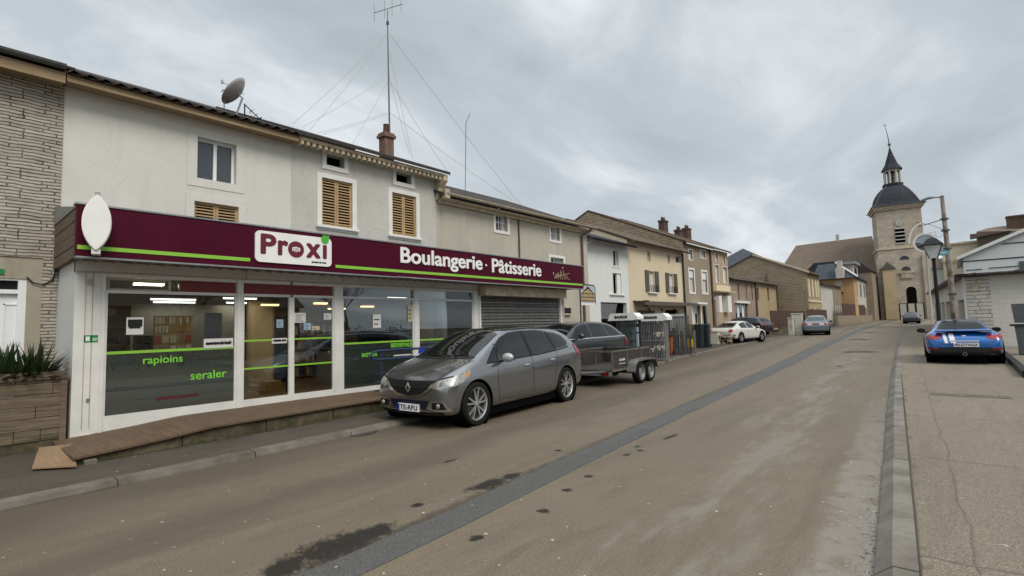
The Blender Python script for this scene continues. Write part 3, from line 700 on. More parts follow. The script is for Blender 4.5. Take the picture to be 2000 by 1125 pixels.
et.build('eave_tiles', M['tile_dark'], HB)
# rough rendered house with two shuttered windows
oC = [rect(637, 300, 672, 330, XW), rect(773, 335, 803, 361, XW)]; sC = [rect(628, 346, 688, 447, XW), rect(765, 375, 813, 464, XW)]
HC = row_house('rendered_house', 'rough grey rendered house with two tall slatted shutters and a toothed cornice', yB1, yC1, 6.25, M['plaster_patch'], oC+sC, (False, True))
for q in oC: surround(HC, 'x', XW, *q, 0.11); back(HC, 'x', XW, *q, rec=0.21)
for q in sC: surround(HC, 'x', XW, *q, 0.12, sill=True); slat_shutter(HC, 'x', XW, *q, rec=0.03, pitch=0.068); back(HC, 'x', XW, *q, rec=0.16)
gable_roof(HC, XW, yB1, yC1+.12, 6.34, 9, 1.9, 0.45, mat=M['tile_dark'])
cn = MB().box(XW+.0, XW+.36, yB1+.02, yC1+.05, 6.12, 6.15).box(XW+.33, XW+.37, yB1+.02, yC1+.05, 6.09, 6.17)
k = yB1+.06
while k < yC1: cn.box(XW+.20, XW+.345, k, k+.08, 6.00, 6.118); k += 0.15
cn.build('cornice', M['cornice'], HC)
MB().prism([(XW+.02, yC1-.02, 5.45), (XW+.12, yC1-.02, 5.5), (XW+.2, yC1-.02, 5.80), (XW+.40, yC1-.02, 5.98), (XW+.40, yC1-.02, 6.15), (XW+.02, yC1-.02, 6.15)], (0, .16, 0)).build('corbel', M['cornice'], HC)
q = at(755, 300, 0, -12.6); chimney(HC, -12.6, q.y, 6.5, at(755, 268, 0, -12.6).z-.05, 0.3, 0.32)
# lower beige house
wD = [rect(967, 417, 991, 453, XW), rect(1075, 441, 1093, 471, XW)]; wD2 = rect(1074, 502, 1102, 560, XW)
HD = row_house('low_rendered_house', 'lower beige rendered house with small barred windows and a long gutter', yC1, yD1, 5.62, M['plaster_beige'], wD+[wD2], (True, True))
for q in wD: window(HD, 'x', XW, *q, style='bars', rec=0.13, sur=0.10, fw=0.03, pane=M['win'], curtain=True)
window(HD, 'x', XW, *wD2, style='casement', rec=0.13, sur=0.10, fw=0.04, pane=M['win'], curtain=True)
gable_roof(HD, XW, yC1, yD1, 5.68, 9, 1.9, 0.42, mat=M['tile_dark'])
MB().box(XW+.0, XW+.33, yC1+.05, yD1+.05, 5.47, 5.50).box(XW+.05, XW+.12, yC1+.05, yD1+.05, 5.38, 5.465).build('eave_board', M['cornice'], HD)
gutter(HD, XW+.42, yC1+.02, yD1+.12, 5.62, 0.075)
MB().box(XW+.30, XW+.46, yC1-.02, yC1+.16, 5.45, 5.72).build('gutter_box', M['gutter'], HD)
yp = fy(1012, 450, XW)[0]; downpipe(HD, [(XW+.035, yp, 5.45), (XW+.035, yp, 3.2)], 0.03)
yp = fy(1134, 480, XW)[0]; downpipe(HD, [(XW+.40, yp+.25, 5.56), (XW+.35, yp+.2, 5.45), (XW+.08, yp, 5.25), (XW+.06, yp, 0.1)], 0.045, M['brown_pipe'])
v_ = rect(1101, 598, 1117, 614, XW+.02)
# ------------------------------------------------------------------ shop extension
XF = -10.05; XS = -9.4; FL = 0.30
SY0, SY1 = 1.50, 14.3
SHP = thing('bakery_shop', 'single-storey glazed shop front with white frames and sliding doors under the maroon sign', 'shop', (XF, 6, 0))
def fr(X, Y=620, x=XF): return at(X, Y, 0, x).y
c1 = MB().box(XF-.06, XF, SY0, fr(203, 600), FL-.12, 2.95); c1.build('corner_panel', M['white_metal'], SHP)
gr = MB()
for X in (166, 180): gr.box(XF, XF+.006, fr(X)-.006, fr(X)+.004, FL-.02, 2.7)
gr.box(XF, XF+.03, SY0-.01, fr(203), FL-.13, FL-.10); gr.build('panel_joint', M['gutter'], SHP)
MB().box(-11.49, XF-.06, SY0, SY0+.06, 0.05, 3.5).build('side_wall', M['plaster_clean'], SHP)
# fascia beam above the glazing
MB().box(XF-.10, XF+.03, SY0, fr(933, 560), 2.66, 2.92).build('fascia_beam', M['white_metal'], SHP)
jb = MB()
for X in (480, 668): jb.box(XF+.03, XF+.034, fr(X, 540)-.008, fr(X, 540)+.008, 2.665, 2.915)
jb.box(XF+.03, XF+.05, SY0, fr(933, 560), 2.66, 2.68); jb.build('beam_joint', M['gutter'], SHP)
posts = [(197, 205), (462, 474), (652, 669), (808, 817), (924, 934)]
for a, b in posts:
    MB().box(XF-.08, XF+.03, fr(a), fr(b), FL-.13, 2.66).build('post', M['white_metal'], SHP, bevel=0.004)
TZ0, TZ1 = 2.40, 2.62
def glazing(Xa, Xb, kick, film_top, stripe, name='display_window', mat='glass'):
    ya, yb = fr(Xa), fr(Xb)
    f = MB().box(XF-.06, XF+.01, ya, yb, FL-.11, FL+kick).box(XF-.06, XF+.01, ya, yb, TZ0-.05, TZ0).box(XF-.06, XF+.0, ya, yb, 2.60, 2.66)
    f.box(XF-.05, XF+.005, ya, ya+.03, FL+kick, TZ0-.05).box(XF-.05, XF+.005, yb-.03, yb, FL+kick, TZ0-.05)
    fo = f.build(name, M['white_metal'], SHP)
    MB().box(XF-.035, XF-.025, ya+.03, yb-.03, FL+kick, TZ0-.05).build('pane', M[mat], fo)
    if film_top: MB().box(XF-.046, XF-.042, ya+.03, yb-.03, FL+kick, film_top).build('frosted_film', M['film'], fo)
    for z, h in stripe: MB().box(XF-.0235, XF-.021, ya+.03, yb-.03, z, z+h).build('green_stripe', M['lime'], fo)
    return fo, ya, yb
W1, a1, b1 = glazing(205, 462, 0.14, 1.40, [(1.385, 0.045)])
W2, a2, b2 = glazing(669, 808, 0.10, 1.36, [(1.35, 0.04)])
W3, a3, b3 = glazing(817, 924, 0.10, 1.36, [(1.35, 0.04)])
T1, ta, tb = glazing(474, 567, 0.13, None, [(1.50, 0.032), (0.98, 0.032)], 'sliding_door', 'glass_clear')
T2, tc_, td = glazing(572, 652, 0.13, None, [(1.50, 0.032), (0.98, 0.032)], 'sliding_door', 'glass_clear')
MB().box(XF-.05, XF+.02, tb-.02, tc_+.02, FL-.1, TZ0-.05).build('door_edge', M['white_metal'], SHP)
# transom strip: red bands and a hatch
tr_ = MB()
for X0, X1 in ((352, 460), (476, 650)): tr_.box(XF-.04, XF-.02, fr(X0, 550), fr(X1, 550), TZ0+.002, 2.598)
tr_.build('red_band', M['red_vinyl'], SHP)
for X0, X1 in ((205, 350), (669, 808), (817, 924)):
    MB().box(XF-.045, XF-.035, fr(X0, 550), fr(X1, 550), TZ0, 2.6).build('transom_pane', M['glass'], SHP)
hf = MB(); h0, h1 = fr(210, 550), fr(335, 550)
hf.box(XF-.035, XF-.015, h0, h1, 2.56, 2.595).box(XF-.035, XF-.015, h0, h1, TZ0, TZ0+.03).box(XF-.035, XF-.015, h0, h0+.03, TZ0+.03, 2.56).box(XF-.035, XF-.015, h1-.03, h1, TZ0+.03, 2.56)
hf.build('transom_hatch', M['gutter'], SHP)
# green lettering on the film
def let(s, X, Y, X2, h, mat='lime_text', w=None, bold=0.008, p=W1):
    bold *= .3
    a = at(X, Y, 0, XF); b = at(X2, Y, 0, XF)
    return text_obj('lettering', s, h, M[mat], (XF-.018, a.y, a.z), p, bold=bold, depth=0.002, fit=(b.y-a.y, h))
let('rapioins', 280, 716, 357, 0.155); let('seraler', 373, 742, 443, 0.14, )
let('aiteriecezenten', 306, 783, 388, 0.07, 'maroon_text', bold=0.005)
let('BEKR9/YHUS', 765, 679, 806, 0.10, p=W2, bold=0.01); let('INSTIVA', 708, 698, 738, 0.09, p=W2, bold=0.01); let('urisciverkolaton', 770, 696, 805, 0.04, 'white_vinyl', p=W2)
# roof, soffit, side boards
MB().box(-11.5, XS-.14, SY0, 14.45, 3.40, 3.46).build('flat_roof', M['dark_zinc'], SHP)
MB().box(-11.5, XF-.1, SY0+.06, SY1, 2.93, 3.0).build('ceiling_slab', M['plaster_clean'], SHP)
sf = MB().box(XF-.05, XS-.02, SY0-.08, 14.45, 2.835, 2.85); sf.build('soffit', M['plank_side'], SHP)
sl = MB(); k = SY0
while k < 14.4: sl.box(XF+.03, XS-.03, k, k+.03, 2.815, 2.835); k += 0.22
sl.build('soffit_batten', M['plaster_base'], SHP)
sb = MB()
for i in range(4): sb.box(-11.49, XS-.14, SY0-.075-.004*(i % 2), SY0-.055, 2.83+i*.185, 2.83+(i+1)*.185-.012)
sb.box(-11.49, XS-.14, SY0-.055, SY0, 2.83, 3.56).build('side_board', M['plank_side'], SHP)
MB().prism([(-11.49, SY0-.09, 3.57), (XS-.05, SY0-.09, 3.57), (XS-.35, SY0-.09, 3.60), (-11.45, SY0-.09, 3.9)], (0, .1, 0)).build('side_flashing', M['zinc'], SHP)
# roller shutter bay
s0, s1 = fr(937, 600), fr(1092, 600)
MB().box(XF-.10, XF+.30, s0-.05, fr(1106, 565, XF+.3), 2.52, 2.80).build('shutter_housing', M['cornice'], SHP)
MB().box(-11.48, XF+.05, s1+.11, s1+.23, 0, 2.52).build('shutter_pier', M['plaster_beige'], SHP)
MB().box(XF-.08, XF+.02, s0-.04, s0+.03, FL-.2, 2.52).box(XF-.08, XF+.04, s1+.02, s1+.11, 0, 2.52).build('shutter_rail', M['trim_white'], SHP)
rs = MB(); z = 0.1
while z < 2.50:
    rs.add([(XF-.05, s0, z), (XF-.05, s1+.02, z), (XF-.022, s1+.02, z+.035), (XF-.022, s0, z+.035), (XF-.05, s1+.02, z+.082), (XF-.05, s0, z+.082), (XF-.053, s0, z+.092), (XF-.053, s1+.02, z+.092)], [(0, 1, 2, 3), (3, 2, 4, 5), (5, 4, 7, 6)]); z += .092
rs.build('roller_shutter', plain('shutter_steel', (0.17, 0.165, 0.16), 0.5, 0.5, 0.2), SHP)
rl = MB(); z = 0.1; n = 0
while z < 2.45:
    if n % 2 == 0: rl.box(XF-.03, XF-.018, s0+.03, s1+.02, z+.028, z+.040)
    z += .092; n += 1
rl.build('shutter_line', M['rim_steel'], SHP)
MB().box(-11.48, XF-.06, s1+.02, s1+.11, 0, 2.9).box(-11.48, XF-.1, SY0+.06, SY1, 2.72, 2.93).build('end_wall', M['plaster_beige'], SHP)
# little sign-box lamp, alarm box, exit sticker
ab = MB().box(XF, XF+.05, fr(172, 550), fr(181, 550), fy(172, 556, XF)[1], fy(172, 545, XF)[1]).build('alarm_box', M['gutter']); tag(ab, 'small beige box on the white corner panel under the spindle sign', 'box')
q = rect(164, 655, 191, 668, XF+.004); es = MB().box(XF+.002, XF+.006, *q).build('exit_sticker', M['green_sign']); tag(es, 'green sticker with white bars on the white corner panel', 'sticker')
MB().box(XF+.006, XF+.008, q[0]+.02, q[0]+.07, q[2]+.02, q[3]-.02).box(XF+.006, XF+.008, q[0]+.1, q[0]+.16, q[2]+.05, q[2]+.062).box(XF+.006, XF+.008, q[0]+.1, q[0]+.16, q[2]+.025, q[2]+.037).build('marking', M['white_vinyl'], es)
ck = MB().box(XF, XF+.02, fr(172, 755)-.02, fr(172, 755)+.02, .69, .74).build('wall_socket', M['zinc']); tag(ck, 'small grey metal plate low on the white corner panel', 'plate')
# room behind the glass
RX = -15.2
wf = flat('shop_wall_paint', (0.40, 0.32, 0.22), 0.8); wd = flat('shop_grey_wall', (0.30, 0.29, 0.27), 0.8)
MB().box(RX, XF-.10, SY0+.1, 10.08, FL-.03, FL).build('shop_floor', wood('shop_floor_tile', (0.19, 0.12, 0.075), 0.6), SHP)
MB().box(RX-.1, RX, SY0+.1, 10.08, FL, 2.7).box(RX, XF-.14, 10.08, 10.14, FL, 2.7).box(RX, XF-.14, SY0+.06, SY0+.1, FL, 2.7).build('shop_wall', wf, SHP)
MB().box(RX, XF-.14, SY0+.1, 10.08, 2.68, 2.72).build('shop_ceiling', flat('shop_ceiling_paint', (0.22, 0.20, 0.17), 0.9), SHP)
# ------------------------------------------------------------------ inside the shop
tube_mat = glow('warm_tube_light', (1.0, 0.88, 0.6), 7); tube_c = glow('cool_tube_light', (1.0, 0.97, 0.9), 3.2); tube_y = glow('amber_tube_light', (1.0, 0.66, 0.25), 4)
def lamp(label, x, y, z, L, mat, w=0.12, power=3.5):
    t = thing('ceiling_lamp', label, 'lamp', (x, y, z), 0, 'lamps on the shop ceiling')
    MB().box(-w/2-.02, w/2+.02, -L/2-.02, L/2+.02, 0.012, 0.05).build('housing', M['white_metal'], t, local=True)
    MB().box(-w/2, w/2, -L/2, L/2, -0.02, 0.012).build('tube', mat, t, local=True)
    if power:
        ld = bpy.data.lights.new('tube_light', 'AREA'); ld.shape = 'RECTANGLE'; ld.size = w+.2; ld.size_y = L+.3; ld.energy = power*1.0; ld.color = (1, .84, .60)
        lo_ = bpy.data.objects.new('tube_light', ld); COL.objects.link(lo_); lo_.parent = t; lo_.location = (0, 0, -.04)
lamp('bright yellowish lamp close behind the transom hatch of the left window', -10.5, 2.55, 2.55, 0.42, tube_mat, .14)
lamp('white tube lamp at the left, nearer of two parallel ones behind the large window', -12.2, 3.4, 2.4, 0.8, tube_c, .05)
lamp('white tube lamp farther back of the two parallel ones on the left', -13.2, 3.7, 2.4, 0.8, tube_c, .05)
lamp('white tube lamp nearer the right post of the large window', -12.2, 4.7, 2.45, 0.7, tube_c, .05)
lamp('white tube lamp farther back beside the right post of the large window', -13.4, 5.2, 2.42, 0.7, tube_c, .05)
lamp('amber lamp behind the left sliding door', -11.6, 5.1, 2.28, 0.35, tube_y)
lamp('amber lamp behind the right sliding door, nearest the glass', -11.4, 6.2, 2.32, 0.3, tube_y)
lamp('amber lamp deep in the shop behind the right sliding door', -13.6, 7.9, 2.3, 0.5, tube_y)
lamp('amber lamp seen through the left part of the middle window', -12.2, 8.0, 2.3, 0.35, tube_y)
lamp('faint white tube lamp seen at the top of the middle window', -11.4, 8.4, 2.5, 0.6, tube_c, .04)
goods = [flat('goods_%s' % n_, c_, 0.6) for n_, c_ in (('ochre', (0.38, 0.22, 0.06)), ('cream', (0.5, 0.43, 0.3)), ('grey', (0.2, 0.2, 0.2)), ('brown', (0.15, 0.08, 0.04)), ('blue', (0.05, 0.09, 0.2)), ('white', (0.55, 0.55, 0.52)), ('red', (0.3, 0.04, 0.03)))]
shelfm = wood('shop_shelf_wood', (0.36, 0.26, 0.15), 0.7)
def shelf(label, x0, x1, y0_, y1_, H_, rows, face='x', back_=True):
    t = thing('shelf_unit', label, 'shelf', ((x0+x1)/2, (y0_+y1_)/2, FL), 0, 'shelves inside the shop')
    mb = MB().box(x0, x1, y0_, y0_+.03, FL, FL+H_).box(x0, x1, y1_-.03, y1_, FL, FL+H_)
    if face == 'x': mb.box(x0, x0+.02, y0_+.03, y1_-.03, FL, FL+H_)
    for k in range(rows+1): mb.box(x0+.02, x1, y0_+.03, y1_-.03, FL+.04+(H_-.08)*k/rows, FL+.06+(H_-.08)*k/rows)
    mb.build('carcass', shelfm, t)
    gm_ = {}
    for k in range(rows):
        z = FL+.06+(H_-.08)*k/rows; hh = (H_-.08)/rows-.04; y = y0_+.05
        while y < y1_-.1:
            w_ = random.uniform(.05, .13); c = random.randrange(len(goods)); h_ = hh*random.uniform(.45, .9)
            if random.random() < .82: gm_.setdefault(c, MB()).box(x1-.25, x1-.04-random.uniform(0, .05), y, min(y+w_-.008, y1_-.04), z, z+h_)
            y += w_
    for c, mb in gm_.items(): mb.build('goods', goods[c], t)
shelf('wide shelf of mixed goods along the back wall behind the large left window', -15.1, -14.7, 3.8, 6.0, 1.9, 5)
shelf('shelf unit standing by the left wall behind the large window', -14.2, -13.8, 1.8, 3.2, 1.6, 4)
shelf('shelf with small goods on the back wall behind the doors', -15.1, -14.7, 7.0, 8.9, 1.7, 4)
def counter(label, x0, x1, y0_, y1_, h, mat, top):
    t = thing('counter', label, 'counter', ((x0+x1)/2, (y0_+y1_)/2, FL), 0)
    MB().box(x0, x1, y0_, y1_, FL, FL+h).build('body', mat, t); MB().box(x0-.03, x1+.03, y0_-.03, y1_+.03, FL+h, FL+h+.04).build('worktop', top, t)
counter('dark shop counter seen through the right sliding door', -12.9, -12.2, 6.9, 8.6, 0.85, goods[2], M['black'])
counter('pale counter behind the frosted left window', -13.0, -12.4, 2.2, 4.0, 0.95, goods[1], goods[3])
def cabinet(label, x0, x1, y0_, y1_, z1, body, face, cat='cabinet', nm='cabinet'):
    t = thing(nm, label, cat, ((x0+x1)/2, (y0_+y1_)/2, FL))
    MB().box(x0, x1, y0_, y1_, FL, z1).build('body', body, t); MB().box(x1, x1+.01, y0_+.05, y1_-.05, FL+.1, z1-.1).build('door', face, t)
cabinet('dark blue drinks cabinet behind the right edge of the large window', -14.9, -14.2, 6.1, 6.8, 2.1, M['black'], goods[4], nm='drinks_cabinet')
def ipanel(name, label, cat, x, X0, Y0, X1, Y1, mat, grid=None):
    q = rect(X0, Y0, X1, Y1, x); o = MB().box(x-.06, x, *q).build(name, mat); tag(o, label, cat)
    if grid:
        nx, nz, gm = grid; mb = {}
        for i in range(nx):
            for k in range(nz):
                if random.random() < .85: mb.setdefault(random.randrange(3), MB()).box(x+.002, x+.02, q[0]+(q[1]-q[0])*(i+.1)/nx, q[0]+(q[1]-q[0])*(i+.88)/nx, q[2]+(q[3]-q[2])*(k+.12)/nz, q[2]+(q[3]-q[2])*(k+.85)/nz)
        for c, m_ in mb.items(): m_.build('sheet', gm[c], o)
    return o
ipanel('partition_screen', 'dark grey partition screen behind the middle of the large window', 'screen', -13.6, 256, 594, 458, 705, wd)
ipanel('magazine_rack', 'beige rack of magazines and cards in the middle of the large window', 'rack', -13.0, 302, 617, 375, 650, shelfm, (11, 2, [goods[1], goods[0], goods[5]]))
ipanel('magazine_rack', 'lower beige rack with a red box in the middle of the large window', 'rack', -12.9, 300, 653, 374, 690, shelfm, (5, 2, [goods[1], goods[5], goods[6]]))
ipanel('black_screen', 'black screen left of the beige racks', 'screen', -12.95, 262, 656, 298, 682, M['hole'])
ipanel('blue_door', 'dim blue door panel right of the beige racks', 'door', -13.0, 401, 611, 433, 668, flat('dim_blue', (.07, .10, .17), .6))
ipanel('ochre_box', 'ochre box high on the left wall shelf of the shop', 'box', -12.2, 207, 602, 226, 616, goods[0])
ipanel('microwave', 'dark oven on the left counter of the shop', 'oven', -12.2, 206, 652, 232, 668, M['black'])
cabinet('blue lit cabinet at the right end of the shop', -13.2, -12.6, 9.3, 9.9, 1.95, M['black'], goods[4])
cabinet('tall beige partition behind the left sliding door', -12.6, -12.5, 5.0, 5.6, 2.4, wf, goods[1], 'partition', 'partition')
cabinet('dark display panel behind the right hand window', -13.0, -12.9, 8.2, 9.2, 1.9, M['black'], M['hole'], 'panel', 'display_panel')
bxm = MB().box(-11.7, -11.35, 4.95, 5.25, FL, FL+.3).build('carton', goods[0]); tag(bxm, 'small carton on the floor behind the left sliding door', 'carton')
def notice(label, X0, Y0, X1, Y1, mat, x=XF-.015, marks=3, text=None):
    q = rect(X0, Y0, X1, Y1, x); n_ = MB().box(x, x+.003, *q).build('paper_notice', mat); tag(n_, label, 'notice', 'notices on the shop glass')
    if text:
        text_obj('lettering', text, 0.05, M['black'], (x+.005, q[0]+(q[1]-q[0])*.08, q[2]+(q[3]-q[2])*.38), n_, bold=.012, depth=.002, fit=((q[1]-q[0])*.84, (q[3]-q[2])*.28))
    else:
        mb = MB(); h = (q[3]-q[2])
        for k in range(marks): mb.box(x+.003, x+.005, q[0]+(q[1]-q[0])*.15, q[1]-(q[1]-q[0])*random.uniform(.15, .4), q[2]+h*(k+.7)/(marks+1), q[2]+h*(k+.95)/(marks+1))
        mb.build('marking', M['plastic_dark'], n_)
    return n_
paper = flat('notice_paper', (0.62, 0.62, 0.6), 0.7); pblue = flat('notice_blue', (0.30, 0.42, 0.52), 0.7)
nn_ = notice('white poster with a dark photo on the upper left of the large window', 247, 620, 280, 653, paper, marks=1)
q = rect(250, 624, 278, 638, XF-.011); MB().box(XF-.0115, XF-.009, *q).build('photo', M['plastic_dark'], nn_)
notice('wide white strip of writing above the green line of the large window', 398, 662, 455, 678, paper, text='ouverture du lundi')
notice('pale blue notice on the left sliding door', 540, 624, 553, 640, pblue)
notice('white double notice at the top left of the right sliding door', 574, 611, 597, 630, paper, marks=4)
notice('light blue notice in the middle of the right sliding door', 593, 631, 607, 644, pblue)
notice('small white notice at the top right of the right sliding door', 632, 612, 647, 624, paper, marks=2)
notice('narrow yellowish notice right of the blue one on the sliding door', 609, 637, 624, 644, goods[1], marks=1)
notice('white strip with tiny writing low on the left sliding door', 531, 661, 560, 670, paper, text='TIRER ICI')
notice('white two-part notice in the middle of the second window', 728, 614, 744, 640, paper, marks=2)
notice('cream sheet at the right edge of the second window', 796, 596, 806, 628, goods[1], marks=3)

# ------------------------------------------------------------------ sign board over the shop
SG = thing('shop_sign', 'long maroon sign board lettered Boulangerie Patisserie with a green line', 'shop sign', (XS, 8, 2.8))
MB().box(XS-.14, XS, 1.40, 14.52, 2.83, 3.57).build('panel', M['maroon'], SG, bevel=0.006)
MB().box(XS-.18, XS+.015, 1.38, 14.54, 3.575, 3.60).box(XS-.10, XS+.02, 1.40, 14.5, 2.80, 2.826).build('trim', M['zinc'], SG)
lm = MB()
for X0, X1 in ((150, 488), (655, 1137)):
    ya, yb = at(X0, 500, 0, XS).y, at(X1, 540, 0, XS).y
    lm.box(XS+.003, XS+.008, max(ya, 1.41), min(yb, 14.51), 2.925, 2.985)
lm.build('green_line', M['lime'], SG)
jn = MB()
for y in (3.3, 5.9, 8.0, 10.1, 12.2): jn.box(XS+.001, XS+.002, y, y+.006, 2.84, 3.56)
jn.build('panel_joint', M['black'], SG)
def rrect(y0_, y1_, z0, z1, r, x, d, n=6):
    P = []
    for cy, cz, a0 in ((y1_-r, z1-r, 0), (y0_+r, z1-r, 90), (y0_+r, z0+r, 180), (y1_-r, z0+r, 270)):
        for k in range(n+1): a = radians(a0+90*k/n); P.append((x, cy+r*cos(a), cz+r*sin(a)))
    return MB().prism(P, (d, 0, 0))
la, lb = at(497, 485, 0, XS).y, at(646, 485, 0, XS).y
LG = rrect(la, lb, 2.93, 3.50, .09, XS+.002, .03).build('logo_panel', M['white_vinyl'], SG)
Lw = lb-la
text_obj('lettering', 'P', .4, M['maroon_text'], (XS+.037, la+Lw*.075, 3.095), LG, bold=0.020, depth=.006, fit=(Lw*.165, .335))
text_obj('lettering', 'r', .4, M['maroon_text'], (XS+.037, la+Lw*.285, 3.095), LG, bold=0.020, depth=.006, fit=(Lw*.105, .245))
def ring(cy, cz, r0, r1, x, d, n=28):
    mb = MB(); mb.lathe([(r0, 0), (r1, 0), (r1, d), (r0, d)], (x, cy, cz), 'X', n, False, True); return mb
rg = ring(la+Lw*.505, 3.215, .055, .155, XS+.034, .006); rg.build('letter_ring', M['maroon_text'], LG)
rrect(la+Lw*.505-.075, la+Lw*.505+.075, 3.18, 3.25, .012, XS+.0405, .004).build('small_plaque', M['white_vinyl'], LG)
text_obj('lettering', 'SUPER', .05, M['maroon_text'], (XS+.0465, la+Lw*.505-.06, 3.193), LG, depth=.002, fit=(.12, .042))
text_obj('lettering', 'x', .4, M['maroon_text'], (XS+.037, la+Lw*.655, 3.095), LG, bold=0.020, depth=.006, fit=(Lw*.17, .245))
text_obj('lettering', '\u0131', .4, M['maroon_text'], (XS+.037, la+Lw*.885, 3.095), LG, bold=0.018, depth=.006, fit=(.045, .245))
text_obj('lettering', 'proche de vous', .06, M['black'], (XS+.035, la+Lw*.72, 2.975), LG, bold=0.004, depth=.003, fit=(Lw*.2, .045))
lf = [];  lc = la+Lw*.90
for k in range(20):
    a = 2*pi*k/20; lf.append((XS+.034, lc+.085*cos(a)*(1 if cos(a) > 0 else .9), 3.47+.085*sin(a)))
lf[2] = (XS+.034, lc+.10, 3.56)
MB().prism(lf, (.01, 0, 0)).build('leaf', M['leaf_green'], LG)
ba, bb = at(782, 505, 0, XS).y, at(940, 505, 0, XS).y
text_obj('lettering', 'Boulangerie', .4, M['white_vinyl'], (XS+.020, ba, 3.045), SG, bold=.012, depth=.02, fit=(bb-ba, .45))
dq = at(949, 518, 0, XS); MB().lathe([(0, .014), (.03, .014), (.03, .003)], (XS, dq.y, dq.z), 'X', 14, False).build('dot', M['white_vinyl'], SG)
ba, bb = at(960, 510, 0, XS).y, at(1055, 520, 0, XS).y
text_obj('lettering', 'P\u00e2tisserie', .4, M['white_vinyl'], (XS+.020, ba, 3.115), SG, bold=.011, depth=.02, fit=(bb-ba, .36))
em = MB(); ea, eb_ = at(1078, 530, 0, XS).y, at(1115, 530, 0, XS).y; ew = eb_-ea
for k in range(9):
    u = k/8; em.tube([(XS+.01, ea+ew*(.12+.8*u), 3.08), (XS+.01, ea+ew*(.2+.55*u+.05*sin(k*3)), 3.2+.16*sin(pi*u)+.03*cos(k*5))], .009, 5)
for k in range(3): em.tube([(XS+.01, ea+ew*(.1+.25*k), 3.12+.05*k), (XS+.01, ea+ew*(.4+.25*k), 3.2+.05*k)], .008, 5)
em.ell((XS+.01, ea+ew*.55, 3.45), (.01, .03, .03)); em.ell((XS+.01, ea+ew*.06, 3.24), (.01, .02, .05))
em.build('emblem', M['gold'], SG)
MB().tube([(XS+.04, 6.9, 2.815), (XS+.05, 9.9, 2.80)], .018, 6).build('cable_tray', M['zinc'], SG)
# spindle shaped white sign at the left end
c = at(189, 435, 0, XS+.22)
SP = thing('spindle_sign', 'blank white pointed oval sign hung at the left end of the maroon board', 'sign', (c.x, c.y, c.z-.42), radians(-12))
prof = []; n = 16; hh = .40; ww = .185
for k in range(n+1): t_ = -1+2*k/n; prof.append((.165*(1-abs(t_)**2.1)**.8 if abs(t_) < 1 else .012, t_*hh+.42))
def lens(sx, x0, x1):
    P = [(x0, a, b) for a, b in prof]+[(x0, -a, b) for a, b in prof[::-1]]
    return [(x0, a*sx, .42+(b-.42)*sx) for _, a, b in P], x1-x0
P, d = lens(1.0, -.05, .05); MB().prism(P, (d, 0, 0)).build('light_box', M['white_vinyl'], SP, local=True, bevel=.008)
P, d = lens(1.03, -.062, -.05); MB().prism(P, (d, 0, 0)).build('rim', M['zinc'], SP, local=True)
MB().box(-.03, .03, -.03, .03, .81, .86).build('cap', M['zinc'], SP, local=True); MB().box(-.19, .02, -.05, .05, -.03, .05).box(-.19, -.15, -.04, .04, .0, .7).build('bracket', M['white_metal'], SP, local=True)

# ------------------------------------------------------------------ ramp, step board, railing, planter
RP = thing('entrance_ramp', 'sloping wood-topped ramp with mossy block base along the shop front', 'ramp', (-9, 6, 0))
RK = [(1.32, -8.45, .17), (2.3, -8.47, .24), (2.9, -8.48, .30), (5.0, -8.56, .31), (7.0, -8.66, .30), (10.3, -8.9, .28), (14.2, -9.2, .1)]
def rk(y, j):
    return interp([(a[0], a[j]) for a in RK], y)
mb = MB(); y = 1.32; dk = MB()
ys_ = [1.32+.33*i for i in range(40)]
for a, b in zip(ys_, ys_[1:]):
    if b > 10.6: break
    for (A, B, mbx, lo, up, out_) in ((a, b, mb, -.03, -.035, 0.0),):
        mbx.add([(rk(A,1)-.03, A, -.03), (XF, A, -.03), (XF, B, -.03), (rk(B,1)-.03, B, -.03), (rk(A,1)-.03, A, rk(A,2)-.03), (XF, A, rk(A,2)-.03), (XF, B, rk(B,2)-.03), (rk(B,1)-.03, B, rk(B,2)-.03)], [(0,1,2,3),(4,5,6,7),(0,1,5,4),(2,3,7,6),(3,0,4,7),(1,2,6,5)])
M['ramp_base'] = (lambda t: (t.set(col=t.mix(t.math('MULTIPLY', t.rng(t.noise(t.pos(), 5, 6, 0.7), 0.42, 0.6), t.rng(t.sep(t.pos())[2], .30, .02, 0, 1)), t.mix(t.rng(t.noise(t.pos(), 3, 6, .7), .35, .65), (0.05, 0.042, 0.03), (0.15, 0.12, 0.085)), (0.045, 0.055, 0.015)), rough=.95, spec=.2), t.bump(t.noise(t.pos(), 16, 5, .7), .8, .02), t.m)[2])(NT('mossy_block'))
mb.build('block_base', M['ramp_base'], RP)
y = 1.30
while y < 10.45:
    b = y+.144; e_ = random.uniform(-.003, .003); f_ = random.uniform(0, .0008)
    dk.add([(rk(y,1)+.03+e_, y, rk(y,2)-.028), (XF+.0, y, rk(y,2)-.028), (XF+.0, b, rk(b,2)-.028), (rk(b,1)+.03+e_, b, rk(b,2)-.028), (rk(y,1)+.03+e_, y, rk(y,2)+f_), (XF+.0, y, rk(y,2)+f_), (XF+.0, b, rk(b,2)+f_), (rk(b,1)+.03+e_, b, rk(b,2)+f_)], [(0,1,2,3),(4,5,6,7),(0,1,5,4),(2,3,7,6),(3,0,4,7),(1,2,6,5)]); y += .144
dk.build('deck_board', M['deck'], RP)
jm = MB()
for yy in (2.5, 3.7, 4.9, 6.1): jm.box(rk(yy,1)-.04, rk(yy,1)-.025, yy, yy+.015, 0, rk(yy,2)-.04)
jm.build('block_joint', M['black'], RP)
P4 = [at(62, 917, 2, .09), at(76, 876, 2, .17), at(138, 869, 2, .17), at(150, 912, 2, .09)]
